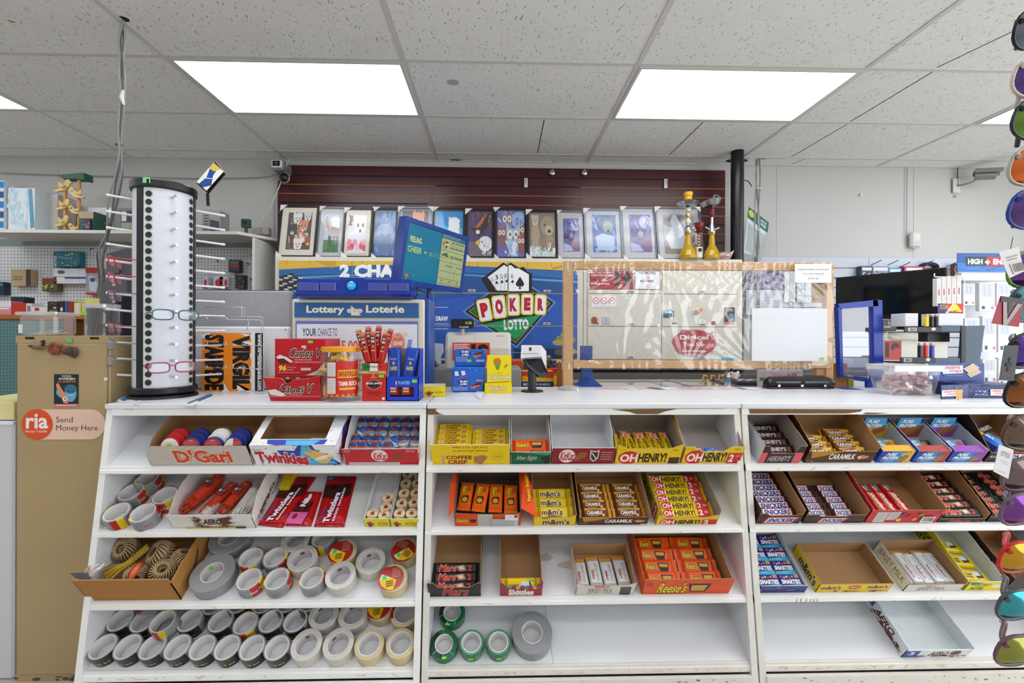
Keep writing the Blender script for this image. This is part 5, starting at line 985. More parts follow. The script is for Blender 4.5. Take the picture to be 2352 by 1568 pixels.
 MB().lathe([(0,.001),(rj*.93,.001),(rj,.012),(rj,hj*.82),(rj*.93,hj*.92),(rj*.9,hj*.94)],film('jar_clear','f6efe6',.07,.05,.2),8 if 0 else 24).build('body',t)
 MB().lathe([(0,hj),(rj*.93,hj),(rj*.95,hj-.003),(rj*.95,hj-.018),(rj*.9,hj-.02)],mat('lid_orange','f0a010',rough=.3),32).build('lid',t)
 mb=MB();yw=foil('w_yel','e8a818')
 for i in range(84):
  a_=R.random()*6.28;rr=rj*.78*math.sqrt(R.random());z=.014+R.random()*hj*.76;d=Vector((R.random()-.5,R.random()-.5,R.random()-.2)).normalized()*.02;p=Vector((rr*math.cos(a_),rr*math.sin(a_),z))
  mb.tube([p-d,p-d*.7,p+d*.7,p+d],[.008,.011,.011,.007],(yw,'w_' and foil('w_gold','f0c23c'),'c8c4c0')[i%9==8 and 2 or i%2],6)
 o=mb.build('wrapped_candies',t);o['kind']='stuff'
 mb=MB();n=20;a0,a1=-112,-20;zz0,zz1=.022,.152;vs=[(rj*1.006*math.cos(math.radians(a0+(a1-a0)*i/n)),rj*1.006*math.sin(math.radians(a0+(a1-a0)*i/n)),z) for z in(zz0,zz1) for i in range(n+1)]
 mb.add(vs,[(i,i+1,n+2+i,n+1+i) for i in range(n)],'c8281c',True)
 def rr_(b0,b1,c0,c1,col,k=1.012):vs=[(rj*k*math.cos(math.radians(b0+(b1-b0)*i/6)),rj*k*math.sin(math.radians(b0+(b1-b0)*i/6)),z) for z in(c0,c1) for i in range(7)];mb.add(vs,[(i,i+1,8+i,7+i) for i in range(6)],col)
 rr_(-110,-86,.096,.148,'dcdad8');rr_(-110,-86,.032,.090,'dcdad8');rr_(-112,-20,.022,.029,'e8881c');rr_(-80,-22,.09,.12,'e0b41c')
 for i in range(8):rr_(-108,-88,.098+.006*i,.0995+.006*i,'a8a6a4',1.016);rr_(-108,-88,.036+.0065*i,.0375+.0065*i,'a8a6a4',1.016)
 arctext(mb,'BANDERILLA',rj*1.018,-78,-24,.095,.116,'c8281c',.04);arctext(mb,'TAMA ROCA',rj*1.018,-78,-24,.06,.078,'f0e6d8',.04);rr_(-76,-30,.045,.054,'e8a81c')
 mb.build('label',t)
# jerky stick box
 Yk=Yof(921);xa,xb,_,zt=rectpx(832,836,887,921,Yk,ZT);w=xb-xa;h=zt-ZT
 def jl(a):
  a.r(0,0,.33,.2,'1f7a3c');a.r(.33,0,.66,.2,'e8e4dc');a.r(.66,0,1,.2,'c8281c');a.t('PEPPERONI',.14,.06,.84,.13,'2a1c18',.01);a.r(0,.2,1,.275,'c8a868');a.t('ORIGINAL',.26,.215,.72,.255,'2a1c18');a.t('2',.43,.29,.52,.35,'e8b81c',.04);a.t('STICKS',.36,.36,.62,.39,'f0d8c8')
  a.poly([(.2,.5),(.35,.455),(.5,.44),(.65,.455),(.8,.5),(.78,.62),(.5,.7),(.22,.62)],'d8b8ac');a.poly([(.22,.505),(.36,.463),(.5,.45),(.64,.463),(.78,.505),(.76,.612),(.5,.69),(.24,.612)],'2a1714');a.t("JACK LINK'S",.16,.50,.84,.565,'f2eeea',.04);a.poly([(.42,.6),(.49,.64),(.6,.585),(.49,.665)],'d8281c');a.t('Feed Your Wild Side',.2,.74,.8,.775,'5a120c',.02);a.t('Nourrissez votre',.25,.79,.76,.82,'5a120c',.02);a.t('cote sauvage',.3,.84,.7,.865,'5a120c',.02);a.r(.70,.30,.92,.37,'7ad838');a.el(.9,.93,.06,.04,'e8e4e0')
 t=boxpx('jerky_box','red meat stick box with a green white and red top band','box',832,836,887,921,Yk,.07,mat('box_red2','c4281c',rough=.35),jl,zb=ZT)
 for i,(px,py,rot) in enumerate(((841,800,-.22),(859,798,-.05),(880,800,.18),(850,786,-.12),(868,784,.08),(888,790,.28),(834,793,-.3))):
  mb=MB();m=wrap_mesh(.13,.023,.012,foil('jerky_red','b8201c'),lambda a:(a.poly([(.02,.1),(.28,.0),(.36,.5),(.28,1),(.02,.9)],'2a1714'),a.sub(.05,.9,.05,.1,.3,.9).t('JACK',0,.05,1,.42,'f2eeea',.05),a.sub(.05,.9,.05,.1,.3,.9).t('LINKS',0,.52,1,.92,'f2eeea',.05),a.r(.38,.0,.46,.4,'1f7a3c'),a.r(.38,.4,.46,.6,'e8e4dc'),a.r(.55,0,.6,1,'c8a868')),foil('jerky_gold','c8a060'),crimp=.06)
  o=m.build('meat_stick');p=atY(px,py,Yk+.02+.014*(i>2));o.matrix_world=Matrix.Translation(p+Vector((0,0,-.006)))@Matrix.Rotation(rot,4,'Y')@Matrix.Rotation(math.pi/2,4,'X')@Matrix.Rotation(-math.pi/2,4,'Z')
  tag(o,'red meat stick fanned out of its box, %s'%('front left','front middle','front right','rear left of centre','rear right of centre','rear far right','rear far left')[i],'meat stick','meat sticks in the red box')
# blue peanut display box
 xa,xb,_,zt=rectpx(888,866,962,921,Yk,ZT);w=xb-xa;h=zt-ZT;bl=mat('box_blue','1c3fc4',rough=.35);mb=MB();d=.11;zb_=h*2.12;ki=mat('grey_inner','8f867a',rough=.8)
 mb.box(0,w,0,.0025,0,h*.18,bl);mb.box(0,w*.11,0,.0025,h*.18,h,bl);mb.box(w*.86,w,0,.0025,h*.18,h,bl);mb.box(w*.11,w*.86,0,.0025,h*.58,h,bl);mb.box(0,w,d,d+.0025,0,zb_,bl,front=ki)
 for x in(0,w-.0025):mb.add([(x+e,y,z) for e in(0,.0025) for y,z in((0,0),(d,0),(d,zb_),(d*.55,zb_),(0,h))],[(0,1,2,3,4),(5,6,7,8,9),(0,4,9,5),(4,3,8,9),(3,2,7,8)],bl if x else ki)
 mb.box(0,w,0,d,0,.003,bl);a=Art(mb,(0,0,h),(w,0,0),(0,0,-h),.0004);a.t('PLANTERS',.38,.18,.73,.32,'7ab8e8',.04);a.r(.8,.12,.95,.25,'7ad838');a.el(.31,.26,.025,.09,'e0c02c')
 o=mb.build('display_box');o.location=(xa,Yk,ZT);tag(o,'blue nut display box with tall sides at the divider of the counter','box')
 for i,px in enumerate((907,945)):
  m=wrap_mesh(.125,.052,.02,foil('nut_blue','1c48b8'),lambda a:(a.sub(.62,.9,.62,.1,.8,.9).t('PLANTERS',0,0,1,.8,'e0d83c',.04),a.sub(.3,.85,.3,.15,.38,.85).t('Heat Peanuts',0,0,1,1,'d8a8c8',.02),a.el(.5,.5,.06,.14,'d8b83c')),crimp=.04);o=m.build('nut_packet');o.matrix_world=Matrix.Translation(atY(px,836,Yk+.06))@Matrix.Rotation((-.04,.12)[i],4,'Y')@Matrix.Rotation(math.pi/2-.12,4,'X')@Matrix.Rotation(-math.pi/2,4,'Z');tag(o,'blue nut packet, %s one in the back of the blue box'%('straight','tilted')[i],'nut packet','blue nut packets')
 for i,px in enumerate((906,935)):
  m=wrap_mesh(.07,.040,.016,foil('nut_red','a8301c'),lambda a:(a.t('COCKTAIL',.1,.05,.9,.3,'e8c8a0',.03),a.t('PEANUTS',.15,.45,.85,.65,'f0e8e0',.04),a.t('ARACHIDES',.15,.75,.85,.92,'f0e8e0',.03)));o=m.build('nut_packet');o.matrix_world=Matrix.Translation(atY(px,891,Yk+.02))@Matrix.Rotation(math.pi/2,4,'X');o.scale=(.58,1.5,1);tag(o,'red cocktail nut packet seen through the window of the blue box, %s one'%('first','second')[i],'nut packet','red nut packets')
# small yellow rose box
 Yr=Yof(911);xa,xb,_,zt=rectpx(972,888,1024,911,Yr,ZT);w=xb-xa;h=zt-ZT;mb=MB();ye=mat('card_lemon','eedb12');d=.10;mb.box(0,w,0,.002,0,h,ye);mb.box(0,w,d,d+.002,0,h,ye,front=G['whiteboard'])
 for x in(0,w-.002):mb.box(x,x+.002,0,d,0,h,ye)
 mb.box(0,w,0,d,0,.002,ye,top=G['whiteboard']);a=Art(mb,(0,0,h),(w,0,0),(0,0,-h),.0003);a.el(.27,.7,.12,.22,'b82c34');a.poly([(.08,.55),(.15,.65),(.1,.8)],'3a8a3c');a.poly([(.4,.5),(.5,.6),(.4,.75)],'3a8a3c');a.t('de la Rosa',.55,.4,.9,.7,'9a6a14',.01)
 o=mb.build('yellow_carton');o.location=(xa,Yr,ZT);o.rotation_euler=(0,0,.12);tag(o,'small open yellow carton with a red rose beside the rack divider','carton')
left_counter()
def lottery_stand():
 Yl=2.08;cre=mat('cream_plastic','d9d6c4',rough=.35,noise=.02)
 o=thing('lottery_stand','cream and blue lottery terminal stand with a blue header panel','lottery stand',(atY(825,900,Yl).x,Yl,ZT));L=o.location
 def part(nm,x0,y0,x1,y1,Y,d,col,art=None,bev=.006,zb=None):return boxpx(nm,'','',x0,y0,x1,y1,Y,d,col,art,zb=zb,bev=bev,parent=o)
 part('body',670,689,975,905,Yl,.14,cre,zb=ZT);part('side_panel',976,687,988,905,Yl+.01,.16,mat('lotto_blue','2a4f9c',rough=.35),zb=ZT)
 def hd(a):a.r(0,0,1,1,'2b5f9a');a.t('Lottery',.095,.2,.40,.84,'e6e2cc',.035);a.poly([(.455,.18),(.535,.86),(.455,.86)],'dcdac6');[a.el(x,.55,.022,.15,'dcdac6') for x in(.443,.487,.525)];[a.t(c,x-.008,.48,x+.008,.62,'2b5f9a') for c,x in(('O',.443),('L',.487),('G',.525))];a.t('Loterie',.575,.16,.885,.68,'e6e2cc',.035)
 part('header_panel',676,697,961,731,Yl-.006,.006,'2b5f9a',hd,.001)
 def ps(a):
  a.r(0,0,1,1,'6a74b4');a.r(.01,.06,.995,1,'dde0ea');a.t('YOUR',.055,.14,.168,.29,'2a3458',.02);a.t('CHANCE TO',.18,.14,.34,.29,'2a3458');a.t('WIN $365,000',.05,.36,.55,.62,'d8705c',.04);a.t('A YEAR FOR LIFE',.05,.72,.55,.95,'d8705c',.03)
  a.el(.835,.42,.06,.2,'d8755a');a.el(.835,.42,.053,.178,'e6e0da');a.el(.835,.42,.05,.168,'d8755a');a.t('Daily',.81,.28,.85,.33,'f0e6e0');a.t('GRAND',.795,.38,.875,.46,'f0e6e0',.03);a.poly([(.92,.35),(.955,.35),(.915,.95),(.88,.95)],'7a94d0');a.line(.72,.16,.79,.26,.004,'a89c8c');a.poly([(.87,.2),(.92,.22),(.91,.3),(.87,.28)],'d8d0bc');wob(a,('c0b8a8','8a90a8'),10,.6,.7,.3,.6,.006,.02)
 part('poster',679,739,960,860,Yl-.005,.005,'6a74b4',ps,.001)
 b=thing('lottery_lightbar','glossy blue light bar with a round lamp on the lottery stand','light bar',atY(812,688,Yl)+Vector((0,.02,0)));bb=mat('gloss_blue','1a3796',rough=.12,noise=.02)
 W=.245;mb=MB()
 prof=[(-.02,.0),(-.05,.006),(-.055,.02),(-.045,.045),(-.03,.09),(0,.095),(.05,.09),(.06,.0)]
 def sect(x,s=1):return[(x,y,z*s) for y,z in prof]
 xs=[-.243,-.235,-.06,-.045,.045,.06,.235,.262];ss=[.9,.97,.97,1.04,1.04,.97,.97,.93];vs=[];[vs.extend(sect(x,s)) for x,s in zip(xs,ss)];k=len(prof)
 mb.add(vs,[(i*k+j,(i+1)*k+j,(i+1)*k+(j+1)%k,i*k+(j+1)%k) for i in range(len(xs)-1) for j in range(k)],bb);mb.add(vs,[tuple(range(k)),tuple(range((len(xs)-1)*k,len(xs)*k))[::-1]],bb);mb.build('body',b)
 for x0,x1 in((-.236,-.145),(-.14,-.068),(.07,.155),(.16,.25)):
  m=MB();m.bbox(x0,x1,-.054,-.046,.030,.068,mat('lens_violet','4a55a4',rough=.1),.003);m.build('lamp_cover',b)
 m=MB();m.lathe([(0,.0),(.028,.0),(.028,-.006),(.022,-.012),(0,-.014)],bb,28);q=m.build('lamp_ring',b);q.location=(0,-.047,.055);q.rotation_euler=(-math.pi/2,0,0);q.scale=(1,1,-1)
 m=MB();m.lathe([(0,.016),(.012,.015),(.018,.011),(.020,.008)],mat('lamp_cyan','1c9cd8',rough=.1,emit=.25),24);a=Art(m,(-.016,.016,.017),(.032,0,0),(0,-.032,0));a.t('CLIC',.2,.3,.8,.45,'d8f0fa',.03);a.t('LOTTO',.15,.52,.85,.66,'d8f0fa',.03);q=m.build('round_lamp',b);q.location=(0,-.047,.055);q.rotation_euler=(math.pi/2,0,0)
# tilted advertising monitor on a blue post
 Ym=2.22;P=[atY(x,y,Yq) for x,y,Yq in((929.5,497,2.12),(1074,546,2.5),(1057.6,673,2.48),(909,654,2.10))];c=sum(P,Vector())/4
 t=thing('monitor','blue framed advertising monitor tilted on a post above the lottery stand','monitor',c);Q=[p-c for p in P];U=(Q[1]-Q[0]);V=(Q[3]-Q[0]);nn=V.cross(U).normalized()
 mb=MB();mb.slab([Q[3],Q[2],Q[1],Q[0]],-.04,mat('frame_blue','123a8c',rough=.25))
 def fr(u,v,dy=0):return Q[0].lerp(Q[1],u).lerp(Q[3].lerp(Q[2],u),v)-nn*dy
 for u0,u1,v0,v1 in((0,1,0,.07),(0,1,.92,1),(0,.05,.07,.92),(.96,1,.07,.92)):
  A_=[fr(u0,v0,0),fr(u1,v0,0),fr(u1,v1,0),fr(u0,v1,0)];mb.slab([A_[3],A_[2],A_[1],A_[0]],.008,G['frame_blue'])
# flip so the body lies behind the screen
 mb.build('housing',t)
 scr=mat('screen_teal','0f6684',rough=.2,emit=.25,noise=.1,scale=3);pal=mat('screen_pale','97a276',rough=.3,emit=.12,noise=.04)
 mb=MB();S=[fr(.05,.07,-.003),fr(.96,.07,-.003),fr(.96,.92,-.003),fr(.05,.92,-.003)];mb.add(S,[(3,2,1,0)],scr)
 a=Art(mb,S[0],S[1]-S[0],S[3]-S[0],.0012);dk='2c3a24'
 a.t('FEELING',.05,.22,.23,.32,'c8d48c',.03);a.t('CHEER',.03,.39,.25,.50,'a8c078',.03);a.el(.31,.45,.02,.02,'c8a83c');a.t('BRATORY',.37,.41,.62,.50,'4f9090',.04)
 a.r(.555,.0,1,.08,'1f5a7c');a.t('YOUR NEXT GUESS, SO MANY',.57,.01,.9,.035,'a8c8b8');a.t('UPCOMING JACKPOTS',.57,.045,.9,.07,'a8c8b8')
 a.r(.56,.09,.995,1,pal)
 for y in(.31,.52,.70,.84):a.line(.56,y,.995,y,.0016,dk)
 a.line(.70,.84,.70,1,.0014,dk);a.line(.85,.70,.85,1,.0014,dk)
 a.el(.64,.19,.055,.06,dk);a.t('6',.60,.13,.64,.24,'d8a83c',.05);a.t('49',.64,.16,.69,.23,'e0dcc0',.03);a.t('$5,000,000',.74,.11,.97,.155,dk,.02);a.t('GOLD BALL JACKPOT',.72,.185,.96,.2,dk);a.t('$26,000,000',.72,.215,.97,.26,dk,.02);a.t('CHF',.6,.26,.66,.28,dk);a.t('$25,000,000',.74,.385,.97,.44,dk,.02);wob(a,('1f5a44','2c3a24'),16,.58,.70,.36,.47,.012,.012);a.t('$10,000',.68,.575,.8,.61,dk);a.t('$1,000',.88,.575,.97,.61,dk)
 for x,c_ in((.63,'b85a2c'),(.78,'b83a2c'),(.92,'8a7a3c')):a.el(x,.885,.015,.02,c_);a.t('$50,000',x-.05,.93,x+.05,.95,dk)
 a.el(.06,.92,.03,.03,'c8642c');wob(a,('a8c8b8','c8a83c'),8,.05,.2,.85,.98,.005,.006)
 mb.build('screen',t);p=atY(981,690,Ym+.10)-c;MB().tube([(p.x,.06,-.10),(p.x,.06,ZT-c.z)],.013,G['frame_blue'],14).build('post',t)
# cable loops beside the bar
 mb=MB();mb.tube(smooth_path([atY(x,y,2.12) for x,y in((948,660),(944,675),(949,688),(958,676),(956,662),(970,672),(986,670),(992,662))],6),.0025,'black_plastic' and G['black_plastic'],6);q=mb.build('monitor_cable');tag(q,'black cable looping under the tilted monitor','cable')
lottery_stand()
def register():
 Yr=2.3;cre=mat('register_cream','d3cfc6',rough=.4,noise=.02);gry=mat('register_grey','8d8d90',rough=.45)
 t=thing('cash_register','cream cash register on a grey drawer beside the lottery stand','cash register',(atY(1098,890,Yr).x,Yr,ZT-.012));L=t.location
# counter under the register: glass showcase
 mb=MB();W0,W1,W2,W3=rectpx(994,846,1198,892,Yr,L.z);mb.bbox(W0-L.x,W1-L.x,0,.36,0,W3-L.z,gry,.006);mb.build('cash_drawer',t)
 xa,xb,_,zt=rectpx(1022,763,1174,846,Yr,0);z0=W3-L.z;z1=zt-L.z;mb=MB();pr=[(.0,z0),(-.005,z0+.12*0+.1),(.03,z1-.02),(.06,z1),(.3,z1-.01),(.33,z0)];w0,w1=xa-L.x,xb-L.x;n=len(pr)
 vs=[(x,y,z) for x,s in((w0,0),(w0+.012,1),(w1-.012,1),(w1,0)) for y,z in[(p[0]+(.01 if not s else 0),p[1]-(.008 if not s and p[1]>z0 else 0)) for p in pr]]
 mb.add(vs,[(i*n+j,(i+1)*n+j,(i+1)*n+(j+1)%n,i*n+(j+1)%n) for i in range(3) for j in range(n)]+[tuple(range(n)),tuple(range(3*n,4*n))[::-1]],cre)
 a=pixart(mb,1040,787,1125,828,Yr-.006,off=L,e=.002);a.r(1040,787,1125,828,'d8452c');a.r(1042,789,1123,826,'d04a34');a.t('19',1082,790,1123,822,'1c1614',.07)
 for i in range(4):a.r(1043,790+i*4.2,1078-i%2*5,792.4+i*4.2,'e8d8d0')
 a.line(1092,764,1092,786,.0012,'9a968e');a.r(1140,770,1158,773,'b8b4aa');mb.build('body',t)
 d=MB();q0,q1,q2,q3=rectpx(1036,733,1089,755,Yr+.03);d.bbox(q0-L.x,q1-L.x,.02,.06,q2-L.z,q3-L.z,mat('display_black','1d1f22',rough=.25),.006);a=Art(d,(q0-L.x,.02,q3-L.z),(q1-q0,0,0),(0,0,q2-q3),.0005);a.r(.04,.12,.97,.68,'15181c');a.t('0.00',.62,.26,.9,.56,mat('led_green','9aa83c',emit=.6),.01);a.t('SHARP',.36,.76,.78,.92,'d8d8d4',.03);d.build('display',t)
 p0=atY(1062,757,Yr+.05)-L;MB().tube([(p0.x,.05,p0.z+.01),(p0.x,.05,z1-.02)],.011,cre,12).build('display_pole',t)
 mb=MB();mb.tube(smooth_path([atY(x,y,2.2) for x,y in((994,893),(992,868),(994,852),(1004,846),(1014,845))],6),.0035,mat('cable_grey','9a9da0',rough=.5),8);tag(mb.build('grey_cable'),'grey cable curving up beside the cash drawer','cable')
# plastic bag
 mb=MB();cl=mat('bag_cloud','c9ccd2',rough=.3,noise=.15,scale=30);P=[(988,786),(1002,789),(1018,790),(1019,808),(1013,820),(1014,838),(1008,838),(1005,822),(990,823),(989,805)];V=[atY(x,y,2.25) for x,y in P];o=V[0].copy()
 mb.slab([v-o+Vector((0,R.random()*.006,0)) for v in V[::-1]],.012,cl);q=mb.build('plastic_bag');q.location=o;a=1;tag(q,'crumpled cloudy plastic bag hanging beside the register','plastic bag')
# blue candy stack
 Yb=Yof(901);bl=foil('bubu_blue','2464c8')
 def bb(a):a.el(.35,.2,.17,.22,'182a7c');a.t('BUBU',.23,.06,.47,.19,'f2eef4',.05);a.t('LUBU',.24,.23,.46,.37,'f2eef4',.05);a.poly([(.58,.35),(.72,.2),(.9,.12),(.88,.3),(.66,.52)],'4a2418');a.poly([(.58,.35),(.66,.52),(.86,.34),(.87,.28)],'d86a5c');wob(a,('3a7ad8',),26,.02,.98,.1,.95,.02,.03);a.r(.4,.58,.54,.74,'7ad838');smalltext(a,.06,.45,.42,.75,3,'d8dcf0',.3);a.t('8BARS',.7,.58,.96,.72,'d8dcf0',.03)
 def bl2(a):a.el(.38,.62,.16,.13,'182a7c');a.t('BUBU',.27,.53,.5,.61,'f2eef4',.05);a.t('LUBU',.28,.63,.49,.71,'f2eef4',.05);a.poly([(.56,.76),(.7,.66),(.92,.6),(.9,.72),(.66,.86)],'4a2418');a.poly([(.56,.76),(.66,.86),(.88,.74),(.88,.7)],'d86a5c');a.poly([(.74,.5),(.95,.49),(.95,.55),(.73,.57)],'c82c3c');a.t('24 Pack',.76,.505,.93,.555,'f0e8e8');wob(a,('3a7ad8','6a9ae8'),40,.02,.98,.02,.98,.02,.02);smalltext(a,.04,.8,.5,.95,3,'d8dcf0',.3);a.poly([(.1,.18),(.2,.16),(.24,.34),(.12,.36)],'e8e4f0');a.poly([(.3,.16),(.4,.14),(.44,.3),(.33,.34)],'e8e4f0');a.line(.1,.5,.62,.3,.002,'c83a4c')
 boxpx('candy_bag','blue marshmallow candy bag standing on the counter by the register','candy bag',1037,843,1113,901,Yb,.04,bl,bl2,zb=ZT,bev=.008)
 boxpx('candy_box','blue marshmallow candy box with a wavy top, behind and above the bag','box',1044,803,1116,842,Yb+.045,.05,bl,bb,zb=atY(1080,842,Yb+.045).z,bev=.004).location.z+=0
 boxpx('carton_support','plain kraft carton carrying the upper blue candy box','box',1046,842,1115,901,Yb+.046,.05,'kraft' and G['kraft'],zb=ZT)
# yellow tamarind box
 Yp=Yof(903);ye=mat('pulp_yellow','f0d80e',rough=.35)
 def pu(a):a.el(.42,.17,.16,.1,'c8742c');a.poly([(.3,.24),(.55,.24),(.5,.38),(.4,.4)],'5a9a3c');a.poly([(.7,.3),(.78,.22),(.86,.26),(.75,.36)],'b8884c');a.t('original',.38,.455,.6,.5,'a8782c');a.to('Pulparindo',.02,.53,.98,.66,'f4f0ec','5a2418',.03,.02);a.line(.03,.74,.95,.70,.0022,'3a5a1c');a.t('TAMARIND PULP CANDY',.1,.77,.9,.8,'7a6a10')
 t=boxpx('tamarind_box','tall yellow tamarind candy box with a short tray front','box',1119,816,1175,903,Yp+.03,.03,ye,pu,zb=ZT)
 boxpx('tray_front','','',1114,881,1176,903,Yp,.032,ye,lambda a:a.to('Pulparindo',.18,.2,.78,.85,'f4e8e0','6a2418',.03,.01),zb=ZT,parent=t)
 P=[atZ(x,y,ZT+.001) for x,y in((1047,915),(1062,897),(1112,897),(1104,917))];mb=MB();mb.slab([p-P[0] for p in P],.0015,'e6e7ea');P2=[atZ(x,y,ZT+.004) for x,y in((1092,909),(1096,895),(1114,900),(1106,917))];mb.slab([p-P[0] for p in P2],.001,'eceded');q=mb.build('folded_paper');q.location=P[0];tag(q,'folded white paper lying in front of the blue candy bag','paper')
# card terminal
 Yt=Yof(901);t=thing('card_terminal','white card payment terminal with a receipt slot on a black post','card terminal',(atY(1224,900,Yt).x,Yt,ZT));L=t.location
 def pp(x,y,dy=0):return atY(x,y,Yt+dy)-L
 mb=MB();wp=mat('terminal_white','e4e5ea',rough=.3);f=[pp(1196,820),pp(1198,792),pp(1243,792),pp(1244,818)];bk=[pp(1204,838,.02),pp(1204,800,.09),pp(1256,806,.09),pp(1256,860,.05)]
# wedge body
 v=[pp(1196,822),pp(1244,818),pp(1243,792),pp(1198,792),pp(1202,834,.03),pp(1256,858,.10),pp(1255,806,.10),pp(1202,796,.09)]
 mb.add(v,[(0,1,2,3),(3,2,6,7),(1,5,6,2),(0,3,7,4),(4,7,6,5),(0,4,5,1)],wp);a=pixart(mb,1196,792,1244,822,Yt,off=L,e=.0008);a.line(1199,812,1236,811,.0016,'3a3a3e');a.r(1215,798,1221,805,'3a3c40');a.line(1215,797,1221,797,.0012,'3a3c40');mb.build('body',t)
 v=[pp(1200,826,-.002),pp(1240,824,-.002),pp(1256,858,.08),pp(1246,868,.05),pp(1236,866,.03),pp(1208,842,.0)];mb=MB();mb.slab(v[::-1],.012,G['black_plastic']);mb.build('bracket',t)
 MB().tube([(0,.03,0),(0,.03,.115)],.0185,mat('post_dark','2b2e33',rough=.4),20).build('post',t);MB().lathe([(0,0),(.05,0),(.048,.006),(0,.008)],G['black_plastic'],24,(0,.03,0)).build('foot',t)
# clutter behind the terminal
 Yc=2.42;zc=ZT-.012
 def bc(a):a.poly([(0,0),(1,0),(1,.45),(0,.3)],'c8341c');a.r(0,.66,1,1,'1c2f7a');a.t('BIC',.05,.76,.2,.92,'f0f0f0',.04);a.t('HECHO EN MEXICO',.3,.78,.9,.9,'e8e8f0',.02)
 boxpx('lighter_box','orange, yellow and blue lighter box behind the card terminal','box',1199,852,1272,889,2.34,.09,'ecb01c',bc,zb=zc);boxpx('orange_carton','orange red carton beside the black post of the terminal','carton',1176,828,1202,843,2.56,.1,'d8481c',zb=zc);boxpx('orange_carton','tall orange and yellow carton next to the wooden post','carton',1254,846,1293,884,2.44,.08,'d8621c',lambda a:(a.poly([(0,.5),(1,.4),(1,1),(0,1)],'e8b81c'),a.poly([(0,0),(1,0),(1,.25),(0,.3)],'b8281c')),zb=zc)
 for x,y,cl,nm,rr_ in((1262,834,'1c1a1a','black',.022),(1275,838,'2c5ab8','small blue',.01),(1284,832,'e0c41c','yellow',.014)):
  mb=MB();mb.lathe([(rr_*.55,-.009),(rr_,-.009),(rr_,.009),(rr_*.55,.009),(rr_*.55,-.009)],cl,20);q=mb.build('tape_roll');q.location=atY(x,y,2.5);q.rotation_euler=(1.2,.2,.3);tag(q,nm+' tape roll on top of the cartons by the wooden post','tape')
 boxpx('oak_block','brown oak block seen beside the foot of the wooden post','wood block',1283,832,1298,884,2.3,.06,mat('oak','9a6230',rough=.5,noise=.2,scale=30,stretch=(1,1,8)),zb=zc)
register()
